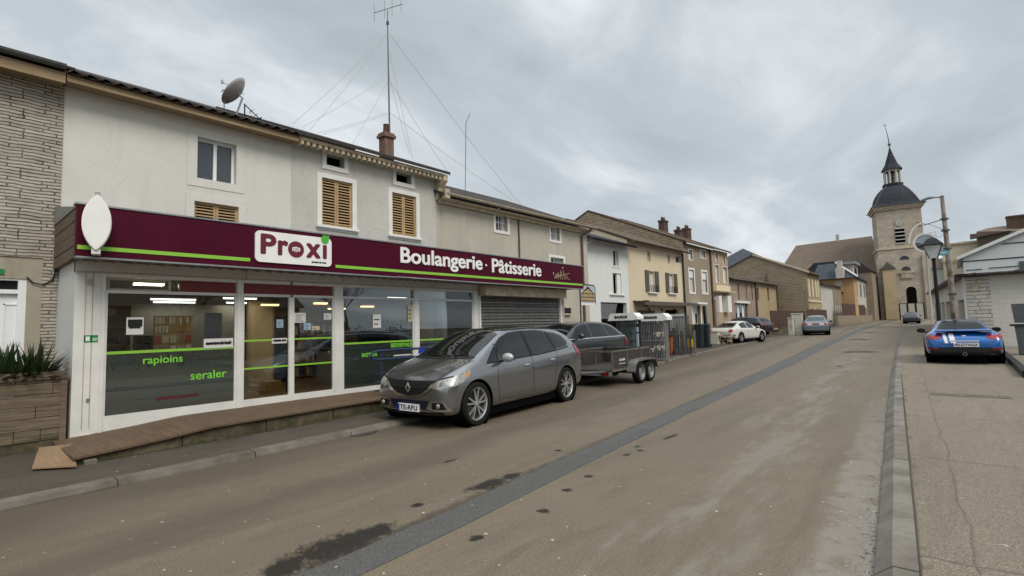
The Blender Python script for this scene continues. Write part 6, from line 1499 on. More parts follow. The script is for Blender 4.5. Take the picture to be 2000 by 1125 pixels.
# straighten the tilt of the lens: the post is upright in the street
SL = thing('street_lamp', 'black street lamp with four-sided lantern beside the round mirror', 'street lamp', (base.x, LY, base.z))
H_ = topp.z-base.z-.05
MB().tube([(0, 0, 0), (0, 0, .9), (0, 0, 1.0), (0, 0, H_)], [.11, .10, .07, .06], 12).build('pole', M['black'], SL, local=True)
ln = MB(); 
def fr4(r, z): return [(-r, -r, z), (r, -r, z), (r, r, z), (-r, r, z)]
v = fr4(.13, H_+.0)+fr4(.31, H_+.55); ln.add(v, [(0, 1, 5, 4), (1, 2, 6, 5), (2, 3, 7, 6), (3, 0, 4, 7)])
lg = ln.build('lantern_glass', film('lantern_glass', (.62, .64, .62), .7), SL, local=True)
fm = MB()
for i in range(4): fm.tube([v[i], v[4+i]], .014, 5)
fm.tube([v[4], v[5], v[6], v[7], v[4]], .022, 5).add(fr4(.36, H_+.56)+fr4(.16, H_+.80)+fr4(.05, H_+.88), [(0, 1, 5, 4), (1, 2, 6, 5), (2, 3, 7, 6), (3, 0, 4, 7), (4, 5, 9, 8), (5, 6, 10, 9), (6, 7, 11, 10), (7, 4, 8, 11), (0, 1, 2, 3), (8, 9, 10, 11)]).ell((0, 0, H_-.03), (.09, .09, .06))
fm.build('lantern_frame', M['black'], SL, local=True)
mc = at(1807, 474, 1, LY+.6)
MR = thing('traffic_mirror', 'round traffic mirror with thick white rim behind the black street lamp', 'mirror', (mc.x, LY+.6, g(LY)))
mz2 = mc.z-g(LY)
MB().lathe([(.34, -.03), (.42, -.03), (.42, .05), (.34, .05)], (0, 0, mz2), 'Y', 32, True, True).build('rim', M['trim_white'], MR, local=True)
MB().lathe([(0, -.06), (.2, -.045), (.34, .0)], (0, 0, mz2), 'Y', 32).build('mirror_face', plain('mirror_grey', (.30, .32, .33), .08, 1.0, .1), MR, local=True)
MB().tube([(0, .08, mz2-.3), (0, .08, 0)], .04, 8).tube([(0, .08, mz2-.3), (0, .08, mz2+.1)], .04, 8).build('post', M['plaster_pale'], MR, local=True)
MB().tube([Vector((.42*cos(radians(a_))*1.25-.02, .02, .42*sin(radians(a_))*2.0+mz2+.02)) for a_ in range(95, 185, 12)], .03, 8).build('hood', M['trim_white'], MR, local=True)
PY = 28.9
pb_, pt_ = at(1873, 621, 1, PY), at(1842, 382, 1, PY)
PO = thing('lighting_pole', 'tall weathered pole with curved lamp head, wires and brackets at the garage corner', 'lighting pole', (pb_.x-.12, PY, g(PY)+.1)); PO.rotation_euler = (0, radians(-.6), 0)
Hp = pt_.z-g(PY)-.1
polem = NT('weathered_pole'); pz = polem.pos(); k = polem.mix(polem.rng(polem.noise(polem.map(pz, (1, 1, .5)), 3, 6, .75), .42, .58), (0.13, 0.075, 0.045), (0.30, 0.27, 0.24)); k = polem.mix(polem.rng(polem.noise(polem.map(pz, (6, 6, 2.2)), 2, 3, .6), .60, .66), k, (.03, .02, .02)); polem.set(col=k, rough=.85); 
MB().tube([(0, 0, 0), (0, 0, Hp*.5), (0, 0, Hp)], [.14, .105, .07], 12).build('pole', polem.m, PO, local=True)
MB().tube([(0, 0, Hp-.08), (-.2, 0, Hp-.02), (-.3, 0, Hp-.03)], .035, 8).tube([(-.28, 0, Hp-.02), (-.45, 0, Hp-.0), (-.68, 0, Hp-.07), (-.74, 0, Hp-.12)], [.05, .075, .06, .02], 10).build('lamp_head', M['zinc'], PO, local=True)
z1 = at(1850, 427, 1, PY).z-g(PY)-.1
ar = MB().tube([(0, 0, z1), (-.9, .1, z1-.18)], .018, 6).tube([(0, 0, z1-.5), (-.5, .05, z1-.16), (-.95, .1, z1+.02)], .010, 5).tube([(0, 0, z1-.62), (-.25, 0, z1-.8), (-.35, 0, z1-.66), (-.33, 0, z1-.5), (-.6, 0, z1-.55), (-.9, 0, z1-.7)], .008, 5); ar.build('bracket', M['dark_zinc'], PO, local=True)
for zz in (z1, z1-.5, z1-1.3, Hp*.35): MB().lathe([(.11, zz-.03), (.15, zz-.03), (.15, zz+.03), (.11, zz+.03)], (0, 0, 0), n=14, closed=True).build('clamp', M['dark_zinc'], PO, local=True)
q = at(1842, 494, 1, PY); bsn = thing('blue_oval_sign', 'small pale blue oval sign on the weathered pole', 'sign', (q.x, PY-.1, q.z))
MB().lathe([(0, -.01), (.16, -.01), (.16, .01), (0, .01)], (0, 0, 0), 'Y', 24, False).build('panel', flat('pale_blue', (.12, .38, .50), .5), bsn, local=True); bsn.scale = (1.3, 1, .8)
MB().box(-.09, .09, -.016, -.011, -.03, .03).build('marking', M['white_vinyl'], bsn, local=True)
# ------------------------------------------------------------------ small things on the ground
mh = MB().lathe([(0, .0), (.26, .0), (.28, .006), (.30, .006), (.30, -.004)], (at(700, 845, 2, 0).x, at(700, 845, 2, 0).y, .006), n=28); mo_ = mh.build('drain_cover', plain('cast_iron', (.06, .055, .05), .6, .4, .3)); tag(mo_, 'round iron cover in the gutter in front of the grey car', 'drain cover')
gr_ = MB(); c = at(1895, 773, 2, .1)
for k in range(14): gr_.box(c.x-.55+.08*k, c.x-.505+.08*k, c.y-.12, c.y+.12, .098, .104)
gr_.box(c.x-.58, c.x+.58, c.y-.15, c.y-.12, .098, .106).box(c.x-.58, c.x+.58, c.y+.12, c.y+.15, .098, .106); go_ = gr_.build('drain_grating', M['kerb_l']); tag(go_, 'long narrow drain grating in the right pavement behind the blue car', 'grating')
gv = MB(); rnd = random.Random(21)
for k in range(900):
    if rnd.random() < .5: x = rnd.uniform(-7, 2.2); y = rnd.uniform(1.4, 14)
    else: y = rnd.uniform(2, 16); x = fxr(y)-abs(rnd.gauss(0, .12))
    if fxr(y)-.03 < x < fxr(y)+.32 or x < fxl(y)+.03: continue
    z = .0 if x < fxr(y) else PR-.004; r = rnd.uniform(.003, .009)*(1 if rnd.random() < .93 else 1.8); a = rnd.uniform(0, 3)
    pts = [(x+r*cos(a+j*2*pi/5), y+r*sin(a+j*2*pi/5), z+.001) for j in range(5)]
    gv.add(pts+[(x, y, z+r*.7)], [(j, (j+1) % 5, 5) for j in range(5)])
go = gv.build('grit', plain('pale_grit', (.34, .31, .26), .9, var=.5, sc=1)); go['kind'] = 'stuff'; go['label'] = 'loose pale grit on road and pavement'
# ------------------------------------------------------------------ cars
def paint(name, col, metal=.35, rough=.3):
    t = NT(name); a = t.noise(t.pos(True), 2.5, 5, .6); z = t.sep(t.pos(True))[2]
    k = t.mix(t.math('MULTIPLY', t.rng(a, .35, .7), .25), col, tuple(q*.7 for q in col))
    k = t.mix(t.math('MULTIPLY', t.rng(z, .45, .15), .35), k, (.075, .062, .05))     # road dirt low on the body
    t.set(col=k, rough=rough, metal=metal, coat=.9, coatr=.03); return t.m
def to_mesh_eval(o):
    dg = bpy.context.evaluated_depsgraph_get(); dg.update(); return bpy.data.meshes.new_from_object(o.evaluated_get(dg))
def poly_area(P): return sum(a[0]*b[1]-b[0]*a[1] for a, b in zip(P, P[1:]+P[:1]))/2
class Car:
    def __init__(s, name, label, P, loc, heading, paintm, cat='car', lvl=2):
        s.P = P; s.L = P['L']; s.t = thing(name, label, cat, loc, heading); s.paint = paintm; s.name = name
        st = P['st']; vs = []; rows = []
        for (d, zb, zs, zt, w, wr) in st:
            x = s.L/2-d; wm = w*.965
            pts = [(0, zb), (.72*w, zb), (.93*w, zb+.03), (.99*w, zb+.16*(zs-zb)), (w, zb+.5*(zs-zb)), (.992*w, zs-.12*(zs-zb)), (.95*w, zs), (.95*w*.55+wr*.45, zs+(zt-zs)*.42), (wr+(.95*w-wr)*.12, zs+(zt-zs)*.80), (wr*.90, zt-.028), (wr*.5, zt-.006), (0, zt)]
            full = pts+[(-a, b) for a, b in pts[-2:0:-1]]
            rows.append([(x, a, b) for a, b in full])
        n = len(rows[0]); mb = MB(); vs = [q for r in rows for q in r]
        fs = [(i*n+k, i*n+(k+1) % n, (i+1)*n+(k+1) % n, (i+1)*n+k) for i in range(len(rows)-1) for k in range(n)]
        h = n//2
        for b in (0, (len(rows)-1)*n):
            for k in range(h-0):
                q = (b+k, b+k+1, b+(n-k-1) % n, b+(n-k) % n)
                if len(set(q)) == 4: fs.append(q)
                elif len(set(q)) == 3: fs.append(tuple(dict.fromkeys(q)))
        mb.add(vs, fs, True)
        tmp = mb.build('tmp', paintm, None, local=True); sm = tmp.modifiers.new('s', 'SUBSURF'); sm.levels = lvl; sm.render_levels = lvl
        me = to_mesh_eval(tmp); bpy.data.objects.remove(tmp)
        s.bm_full = bmesh.new(); s.bm_full.from_mesh(me); s.bvh = BVHTree.FromBMesh(s.bm_full)
        # wheel wells
        body = bpy.data.objects.new('body', me); COL.objects.link(body); cut = []
        for wx in P['wheels']:
            for sd_ in (-1, 1):
                c = MB(); rr = P['r']*1.13; c.lathe([(0, -.30), (rr, -.30), (rr, .30), (0, .30)], (s.L/2-wx, sd_*(P['hw']-.10), P['r']), 'Y', 40, False)
                co = c.build('cut', M['plastic_dark'], None); cut.append(co)
                m_ = body.modifiers.new('b', 'BOOLEAN'); m_.operation = 'DIFFERENCE'; m_.solver = 'EXACT'; m_.object = co
        me2 = to_mesh_eval(body); 
        for c in cut: bpy.data.objects.remove(c)
        body.modifiers.clear(); body.data = me2; me2.materials.clear(); me2.materials.append(paintm); me2.polygons.foreach_set('use_smooth', [True]*len(me2.polygons)); me2.set_sharp_from_angle(angle=radians(38)); me2.name = 'body'
        body.parent = s.t; s.body = body
        for q in me2.polygons: q.material_index = 0
        for wx in P['wheels']:
            for sd_ in (-1, 1):
                aw_ = MB()
                rr = P['r']*1.125; aw_.lathe([(rr, -.18), (rr, .155), (rr*.2, -.17)][:2], (s.L/2-wx, sd_*(P['hw']-.16), P['r']), 'Y', 32)
                aw_.lathe([(0, 0), (rr, 0)], (s.L/2-wx, sd_*(P['hw']-.36), P['r']), 'Y', 24, False)
                aw_.build('wheel_well', M['hole'], s.t, local=True)
        MB().box(-s.L/2+P['wheels'][0]+P['r']*1.15, s.L/2-P['wheels'][0]-P['r']*1.15-(P['L']-P['wheels'][0]-P['wheels'][1])*0, -P['hw']+.09, P['hw']-.09, .12, .30).box(-s.L/2+.3, s.L/2-.3, -P['hw']+.32, P['hw']-.32, .13, .30).build('underbody_shade', M['hole'], s.t, local=True)  # black slab set low and wide to deepen the shade under the car
        for wx in P['wheels']:
            for sd_ in (-1, 1): s.wheel(s.L/2-wx, sd_)
    def ray(s, o, d):
        h = s.bvh.ray_cast(Vector(o), Vector(d).normalized())
        return (h[0], h[1]) if h[0] is not None else (None, None)
    def patch(s, name, mat, poly, view, lift=.004, parent=None, cuts=3, flip=False, label=None):
        """conform a flat outline to the body: view 'L'/'R' (x,z), 'F'/'B' (y,z), 'T' (x,y)"""
        bm = bmesh.new(); vs = [bm.verts.new((a, b, 0)) for a, b in poly]; f = bm.faces.new(vs); bmesh.ops.triangulate(bm, faces=[f])
        for _ in range(cuts):
            es = [e_ for e_ in bm.edges if e_.calc_length() > .07]
            if not es: break
            bmesh.ops.subdivide_edges(bm, edges=es, cuts=1, use_grid_fill=True); bmesh.ops.triangulate(bm, faces=bm.faces)
        bad = []
        for v in bm.verts:
            a, b = v.co.x, v.co.y
            o, d = {'L': ((a, 3, b), (0, -1, 0)), 'R': ((a, -3, b), (0, 1, 0)), 'F': ((6, a, b), (-1, 0, 0)), 'B': ((-6, a, b), (1, 0, 0)), 'T': ((a, b, 4), (0, 0, -1)), 'FL': ((a+3, b+3*.7, 0), (0, 0, 0))}[view]
            h, nn = s.ray(o, d)
            if h is None: bad.append(v); continue
            v.co = h+nn*lift
        if bad: bmesh.ops.delete(bm, geom=bad, context='VERTS')
        bmesh.ops.remove_doubles(bm, verts=bm.verts, dist=1e-4)
        bmesh.ops.recalc_face_normals(bm, faces=bm.faces)
        me = bpy.data.meshes.new(name); 
        for f in bm.faces: f.smooth = True
        # thickness rim
        bm.to_mesh(me); bm.free(); me.materials.append(mat)
        o = bpy.data.objects.new(name, me); COL.objects.link(o); o.parent = parent or s.t
        if label: o['label'] = label
        return o
    def line(s, name, mat, pts, view, w=.006, lift=.002, parent=None):
        P = [Vector((a, b)) for a, b in pts]; out_l = []; out_r = []
        for i, q in enumerate(P):
            t_ = (P[min(i+1, len(P)-1)]-P[max(i-1, 0)]).normalized(); n_ = Vector((-t_.y, t_.x))*w
            out_l.append(q+n_); out_r.append(q-n_)
        mb = MB(); V = []; F = []
        def cast(q):
            a, b = q; o, d = {'L': ((a, 3, b), (0, -1, 0)), 'R': ((a, -3, b), (0, 1, 0)), 'F': ((6, a, b), (-1, 0, 0)), 'B': ((-6, a, b), (1, 0, 0)), 'T': ((a, b, 4), (0, 0, -1))}[view]
            h, nn = s.ray(o, d); return None if h is None else h+nn*lift
        for i in range(len(P)-1):
            K = max(1, int((P[i+1]-P[i]).length/.06))
            for k in range(K):
                u0, u1 = k/K, (k+1)/K
                q = [cast(out_l[i].lerp(out_l[i+1], u0)), cast(out_l[i].lerp(out_l[i+1], u1)), cast(out_r[i].lerp(out_r[i+1], u1)), cast(out_r[i].lerp(out_r[i+1], u0))]
                if all(z is not None for z in q): mb.quad(*q)
        return mb.build(name, mat, parent or s.t, local=True) if mb.v else None
    def wheel(s, x, sd_):
        P = s.P; r = P['r']; y = sd_*(P['hw']-.115); tw = .115
        w = bpy.data.objects.new('wheel', None); COL.objects.link(w); w.parent = s.t; w.location = (x, y, r); w.empty_display_size = .1
        rr = r*P.get('rimf', .74)
        MB().lathe([(rr, -tw), (r*.93, -tw), (r*.985, -tw*.8), (r, -tw*.4), (r, tw*.4), (r*.985, tw*.8), (r*.93, tw), (rr, tw)], (0, 0, 0), 'Y', 40, True, True).build('tyre', M['rubber'], w, local=True)
        f = sd_*tw*.86; rm = MB()
        rm.lathe([(rr, f), (rr*.94, f), (rr*.90, f-sd_*.02), (rr*.88, -f)], (0, 0, 0), 'Y', 40)
        ns = P.get('spokes', 5); 
        for k in range(ns):
            for dd_ in ((-.09, .09) if ns == 5 else (0,)):
                a = 2*pi*k/ns+dd_; a2 = 2*pi*k/ns+dd_*2.6; w_ = rr*(.055 if ns == 5 else .09)
                d1 = Vector((sin(a), 0, cos(a))); d2 = Vector((sin(a2), 0, cos(a2))); t1 = Vector((cos(a), 0, -sin(a)))
                q = [d1*rr*.14-t1*w_, d1*rr*.14+t1*w_, d2*rr*.93+t1*w_*.8, d2*rr*.93-t1*w_*.8]
                rm.prism([v_+Vector((0, f-sd_*.012, 0)) for v_ in q], (0, -sd_*.03, 0))
        rm.lathe([(0, f), (rr*.15, f-sd_*.002), (rr*.18, f-sd_*.03)], (0, 0, 0), 'Y', 16); rm.build('rim', P.get('rimm') or M['rim'], w, local=True)
        MB().lathe([(0, f-sd_*.055), (rr*.9, f-sd_*.055)], (0, 0, 0), 'Y', 24, False).build('brake_disc', M['plastic_dark'], w, local=True)
    def plate(s, view, cy, cz, text, tilt=0, w=.52, h=.115):
        sx = 1 if view == 'F' else -1
        P0, _ = s.ray((sx*6, cy, cz), (-sx, 0, 0))
        if P0 is None: P0 = Vector((sx*s.L/2, cy, cz))
        x = P0.x+sx*.02
        b = MB().box(x-.012, x+.012, cy-w/2, cy+w/2, cz-h/2, cz+h/2).build('number_plate', M['plate_white'], s.t, local=True)
        lx = x+sx*.014; MB().box(lx-.001, lx+.001, (cy-w/2 if view == 'F' else cy+w/2-.045), (cy-w/2+.045 if view == 'F' else cy+w/2), cz-h/2+.004, cz+h/2-.004).build('blue_band', M['plate_blue'], b, local=True)
        text_obj('lettering', text, .08, M['black'], (lx, (cy-w/2+.06) if view == 'F' else (cy+w/2-.06), cz-h*.32), b, local=True, axes='YZ' if view == 'F' else '-YZ', bold=.003, depth=.003, fit=(w-.09, h*.64))
        MB().box(x-.016, x-.013*sx if sx > 0 else x+.016, cy-w/2-.012, cy+w/2+.012, cz-h/2-.012, cz+h/2+.012).build('plate_holder', M['plastic_dark'], b, local=True) if 0 else None
    def mirror(s, x, z, mat=None, cap=None):
        for sd_ in (-1, 1):
            h, nn = s.ray((x, sd_*3, z), (0, -sd_, 0))
            if h is None: continue
            y = h.y; m_ = MB().ell((x+.0, y+sd_*.16, z+.06), (.075, .125, .082), 14, 10).build('wing_mirror', cap or s.paint, s.t, local=True)
            MB().tube([(x, y-sd_*.02, z-.01), (x, y+sd_*.1, z+.01)], .022, 6).build('stalk', M['plastic_dark'], m_, local=True)
            MB().box(x-.078, x-.066, y+sd_*.07, y+sd_*.25, z+.005, z+.115).build('mirror_glass', M['car_glass'], m_, local=True)
    def handle(s, x, z, sides=(-1, 1), mat=None):
        for sd_ in sides:
            h, nn = s.ray((x, sd_*3, z), (0, -sd_, 0))
            if h is not None: MB().ell((x, h.y+sd_*.012, z), (.095, .02, .02), 10, 6).build('door_handle', mat or s.paint, s.t, local=True)
    def both(s, name, mat, poly, **k):
        return [s.patch(name, mat, poly, v, **k) for v in ('L', 'R')]
    def X(s, d): return s.L/2-d
def flipx(L, pts): return [(L/2-a, b) for a, b in pts]

# ---- grey people carrier in front of the shop
LM = 4.65
sh = lambda d: d-.3 if d >= .9 else d*.6/.9
mpv = dict(L=LM, hw=.93, r=.365, wheels=(.69, 3.70), rimf=.76, spokes=5, st=[
 (0.00, .32, .62, .69, .60, .48), (0.05, .24, .70, .79, .80, .62), (0.20, .21, .80, .885, .89, .70), (.45, .20, .87, .965, .92, .76), (.80, .20, .94, 1.05, .932, .79), (1.12, .20, .985, 1.125, .934, .77), (1.22, .20, .99, 1.18, .935, .75),
 (1.60, .21, 1.00, 1.39, .936, .69), (2.02, .21, 1.015, 1.575, .937, .65), (2.25, .21, 1.02, 1.62, .937, .64), (2.8, .21, 1.04, 1.66, .938, .635), (3.4, .21, 1.06, 1.655, .937, .625), (4.0, .22, 1.085, 1.61, .925, .61), (4.45, .24, 1.10, 1.54, .905, .59),
 (4.68, .27, 1.10, 1.40, .885, .60), (4.80, .30, 1.05, 1.18, .86, .64), (4.90, .34, .92, .97, .80, .60), (4.95, .38, .80, .85, .70, .5)])
grey = paint('grey_metallic_paint', (.27, .273, .28), .88, .22)
fx, fyy, rx, ry = -6.28, 6.17, -6.55, 9.18
ang = math.atan2(fyy-ry, fx-rx)
cw_ = Vector((cos(ang), sin(ang), 0)); sid = Vector((sin(ang), -cos(ang), 0))       # heading; sid = right-hand side of the car
if sid.x > 0: sid = -sid
mid_w = Vector(((fx+rx)/2, (fyy+ry)/2, 0))+sid*.83
off = LM/2-(.99+4.00)/2
c0 = mid_w+cw_*(-off*-1)*-1 if 0 else mid_w-cw_*(LM/2-(LM-(.99+4.00)/2))*0
mpv['st'] = [(sh(q[0]),)+q[1:] for q in mpv['st']]
c0 = mid_w - cw_*((LM/2-.69)+(LM/2-3.70))/2
A = Car('people_carrier', 'grey metallic people carrier parked in front of the bakery, facing the camera', mpv, (c0.x, c0.y, .0), ang, grey)
A.X = lambda d: LM/2-sh(d)
f = lambda pts: flipx(LM, [(sh(a), b) for a, b in pts])
ws = [(1.20, -.70), (1.10, -.35), (1.07, 0), (1.10, .35), (1.20, .70), (1.62, .66), (2.00, .60), (2.05, .3), (2.07, 0), (2.05, -.3), (2.00, -.60), (1.62, -.66)]
A.patch('windscreen', M['car_glass'], f(ws), 'T', cuts=5)
pr_ = [(2.12, -.52), (2.12, .52), (3.3, .50), (3.3, -.50)]; A.patch('glass_roof', M['car_glass'], f(pr_), 'T', cuts=4, lift=.003)
for v in 'LR':
    A.patch('front_quarter_window', M['car_glass'], f([(1.33, 1.03), (1.62, 1.045), (1.70, 1.30)]), v)
    A.patch('front_side_window', M['car_glass'], f([(1.72, 1.05), (1.76, 1.33), (1.95, 1.44), (2.25, 1.525), (2.62, 1.55), (2.66, 1.07)]), v)
    A.patch('rear_side_window', M['car_glass'], f([(2.76, 1.075), (2.74, 1.55), (3.2, 1.555), (3.52, 1.53), (3.62, 1.12)]), v)
    A.patch('rear_quarter_window', M['car_glass'], f([(3.71, 1.14), (3.62, 1.50), (3.95, 1.475), (4.20, 1.41), (4.32, 1.27), (4.22, 1.19)]), v)
    A.line('door_pillar', M['black'], f([(2.70, 1.07), (2.68, 1.55)]), v, w=.062, lift=.0025); A.line('door_pillar', M['black'], f([(3.665, 1.13), (3.57, 1.51)]), v, w=.06, lift=.0025); A.line('door_pillar', M['black'], f([(1.66, 1.05), (1.74, 1.33)]), v, w=.03, lift=.0025)
    A.line('window_trim', M['black'], f([(1.32, 1.015), (2.0, 1.04), (3.0, 1.07), (3.7, 1.115), (4.25, 1.165)]), v, w=.012, lift=.006)
    A.line('door_seam', M['black'], f([(1.60, .99), (1.56, .7), (1.60, .32)]), v, w=.004); A.line('door_seam', M['black'], f([(2.70, 1.05), (2.70, .32)]), v, w=.004); A.line('door_seam', M['black'], f([(3.68, 1.11), (3.62, .82), (3.52, .66), (3.50, .45)]), v, w=.004)
    A.line('sill_trim', M['plastic_dark'], f([(1.48, .255), (3.5, .27)]), v, w=.05, lift=.008); A.line('sill_line', M['chrome'], f([(1.65, .33), (3.45, .36)]), v, w=.006, lift=.012)
    A.line('roof_rail', M['plastic_dark'], f([(2.2, 1.575), (3.0, 1.60), (3.9, 1.57)]), v, w=.008, lift=.01)
    A.patch('headlight', M['lamp_clear'], f([(.11, .72), (.16, .82), (.62, .905), (.84, .935), (.72, .83), (.45, .745), (.25, .71)]), v, lift=.006)
    A.patch('indicator', M['amber'], f([(.62, .83), (.66, .895), (.81, .925), (.71, .84)]), v, lift=.010)
    A.patch('tail_light', M['red_lamp'], f([(4.62, .95), (4.52, 1.05), (4.55, 1.22), (4.68, 1.20), (4.84, 1.0), (4.84, .92)]), v, lift=.008)
for k, sy in (('L', 1), ('R', -1)):
    A.patch('headlight', M['lamp_clear'], [(sy*.82, .845), (sy*.64, .80), (sy*.52, .735), (sy*.55, .68), (sy*.72, .675), (sy*.87, .74)], 'F', lift=.007)
    A.patch('headlight_inner', M['chrome'], [(sy*.66, .715), (sy*.60, .70), (sy*.60, .67), (sy*.70, .672)], 'F', lift=.012)
    A.line('headlight_trim', M['black'], [(sy*.52, .745), (sy*.64, .812), (sy*.82, .858)], 'F', w=.008, lift=.012); A.line('headlight_trim', M['chrome'], [(sy*.53, .676), (sy*.72, .666), (sy*.88, .735)], 'F', w=.006, lift=.012)
    A.patch('fog_lamp_bezel', M['chrome'], [(sy*.50, .47), (sy*.76, .475), (sy*.86, .34), (sy*.84, .315), (sy*.50, .315), (sy*.40, .36)], 'F', lift=.006)
    A.patch('fog_lamp_recess', M['black'], [(sy*.53, .445), (sy*.74, .45), (sy*.80, .345), (sy*.52, .34)], 'F', lift=.010)
    pt, nn_2 = A.ray((6, sy*.66, .395), (-1, 0, 0)); MB().ell(pt+Vector((.012, 0, 0)), (.02, .04, .04), 12, 8).build('fog_lamp', M['lamp_clear'], A.t, local=True)
A.patch('grille', M['black'], [(-.58, .80), (-.3, .785), (0, .78), (.3, .785), (.58, .80), (.46, .68), (.27, .575), (0, .54), (-.27, .575), (-.46, .68)], 'F', lift=.008)
A.line('grille_trim', M['chrome'], [(-.57, .765), (-.46, .65), (-.28, .55), (0, .51), (.28, .55), (.46, .65), (.57, .765)], 'F', w=.024, lift=.012)
A.line('grille_bar', M['plastic_dark'], [(-.42, .70), (0, .675), (.42, .70)], 'F', w=.012, lift=.014); A.line('grille_bar', M['plastic_dark'], [(-.33, .645), (0, .62), (.33, .645)], 'F', w=.010, lift=.014)
A.patch('lower_intake', flat('intake_blue_black', (.006, .007, .018), .3), [(-.46, .47), (.46, .47), (.38, .33), (-.38, .33)], 'F', lift=.008)
A.line('front_lip', M['plastic_dark'], [(-.74, .27), (-.4, .255), (.4, .255), (.74, .27)], 'F', w=.025, lift=.012); A.line('lip_trim', M['chrome'], [(-.5, .305), (.5, .305)], 'F', w=.007, lift=.016)
p0, _ = A.ray((6, 0, .66), (-1, 0, 0)); ex = p0.x+.018
MB().prism([(ex, 0, .575), (ex, .062, .67), (ex, 0, .765), (ex, -.062, .67)], (.014, 0, 0)).build('badge', M['chrome'], A.t, local=True, bevel=.004)
MB().prism([(ex+.015, 0, .625), (ex+.015, .028, .67), (ex+.015, 0, .715), (ex+.015, -.028, .67)], (.002, 0, 0)).build('badge_centre', M['black'], A.t, local=True)
A.plate('F', 0, .345, 'TE-RFU', w=.50, h=.12)
A.line('bonnet_seam', M['black'], f([(.17, -.60), (.60, -.74), (1.08, -.79)]), 'T', w=.004); A.line('bonnet_seam', M['black'], f([(.17, .60), (.60, .74), (1.08, .79)]), 'T', w=.004)
A.line('wiper_cowl', M['plastic_dark'], f([(1.17, -.72), (1.08, -.35), (1.05, 0), (1.08, .35), (1.17, .72)]), 'T', w=.03, lift=.006)
A.line('wiper', M['black'], f([(1.10, -.1), (1.22, .45)]), 'T', w=.010, lift=.02); A.line('wiper', M['black'], f([(1.10, -.55), (1.22, .0)]), 'T', w=.010, lift=.02)
A.mirror(A.X(1.72), 1.03, cap=flat('mirror_cap', (.42, .43, .44), .3, .3)); A.handle(A.X(2.50), .90, mat=M['rim']); A.handle(A.X(3.45), .94, mat=M['rim'])
MB().prism([(A.X(4.38), -.58, 1.525), (A.X(4.72), -.55, 1.47), (A.X(4.74), -.55, 1.50), (A.X(4.38), -.58, 1.555)], (0, 1.14, 0)).build('spoiler', grey, A.t, local=True)
MB().tube([(A.X(4.1), 0, 1.60), (A.X(4.2), 0, 1.75)], .008, 6).build('roof_aerial', M['black'], A.t, local=True)
A.patch('rear_window', M['car_glass'], [(-.56, 1.44), (.56, 1.44), (.64, 1.14), (-.64, 1.14)], 'B'); A.plate('B', 0, .78, 'TE-RFU')

# ---- dark estate car between trailer and houses
LW = 4.4
wag = dict(L=LW, hw=.86, r=.34, wheels=(.88, 3.45), rimf=.68, spokes=7, st=[
 (0, .42, .70, .78, .55, .45), (.06, .32, .80, .86, .76, .6), (.3, .28, .94, 1.0, .84, .7), (.8, .26, 1.04, 1.10, .855, .72), (1.15, .26, 1.10, 1.19, .86, .70), (1.5, .26, 1.13, 1.42, .86, .63), (1.85, .26, 1.14, 1.60, .86, .60), (2.4, .26, 1.16, 1.68, .86, .59), (3.2, .26, 1.17, 1.67, .86, .58), (3.7, .27, 1.18, 1.60, .855, .57), (3.95, .28, 1.18, 1.48, .85, .58), (4.18, .30, 1.18, 1.27, .84, .62), (4.32, .36, 1.10, 1.16, .80, .65), (4.40, .42, .95, 1.0, .7, .55)])
dk_ = paint('dark_green_grey_paint', (.028, .032, .034), .4, .3)
wp = at(1196, 690, 2, .07)
Wg = Car('estate_car', 'dark grey estate car parked nose-in with its red tail light towards the street', wag, (-9.15, 13.15, .07), radians(-90-4), dk_)
fw_ = lambda pts: flipx(LW, pts)
for v in 'LR':
    Wg.patch('front_side_window', M['car_glass'], fw_([(1.38, 1.17), (1.80, 1.49), (2.10, 1.575), (2.30, 1.59), (2.33, 1.18)]), v)
    Wg.patch('rear_side_window', M['car_glass'], fw_([(2.42, 1.19), (2.40, 1.59), (2.85, 1.585), (3.12, 1.56), (3.20, 1.20)]), v)
    Wg.patch('rear_quarter_window', M['car_glass'], fw_([(3.28, 1.205), (3.20, 1.55), (3.50, 1.50), (3.86, 1.25), (3.84, 1.21)]), v)
    Wg.line('side_strip', M['rim'], fw_([(.9, 1.135), (2.4, 1.155), (4.2, 1.17)]), v, w=.012, lift=.006)
    Wg.line('door_seam', M['black'], fw_([(2.37, 1.17), (2.37, .35)]), v, w=.005); Wg.line('door_seam', M['black'], fw_([(3.24, 1.19), (3.1, .85), (3.08, .5)]), v, w=.005)
    Wg.patch('tail_light', M['red_lamp'], fw_([(4.12, .88), (4.10, 1.13), (4.26, 1.11), (4.34, 1.02), (4.35, .88)]), v, lift=.008)
    Wg.line('bumper_strip', M['chrome'], fw_([(4.0, .76), (4.36, .76)]), v, w=.018, lift=.012); Wg.line('bumper_seam', M['black'], fw_([(3.7, .70), (4.34, .70)]), v, w=.02, lift=.01)
Wg.patch('rear_window', M['win'], [(-.54, 1.52), (.54, 1.52), (.66, 1.24), (-.66, 1.24)], 'B'); Wg.patch('windscreen', M['car_glass'], fw_([(1.24, -.66), (1.18, 0), (1.24, .66), (1.78, .57), (1.83, 0), (1.78, -.57)]), 'T', cuts=4)
for sy in (-1, 1): Wg.patch('tail_light', M['red_lamp'], [(sy*.60, .88), (sy*.80, .88), (sy*.80, 1.12), (sy*.60, 1.12)], 'B', lift=.008)
Wg.line('bumper', M['chrome'], [(-.72, .76), (.72, .76)], 'B', w=.018, lift=.014); Wg.plate('B', 0, .95, 'RL 26'); Wg.mirror(Wg.X(1.6), 1.17); Wg.handle(Wg.X(2.15), 1.07); Wg.handle(Wg.X(3.05), 1.08)

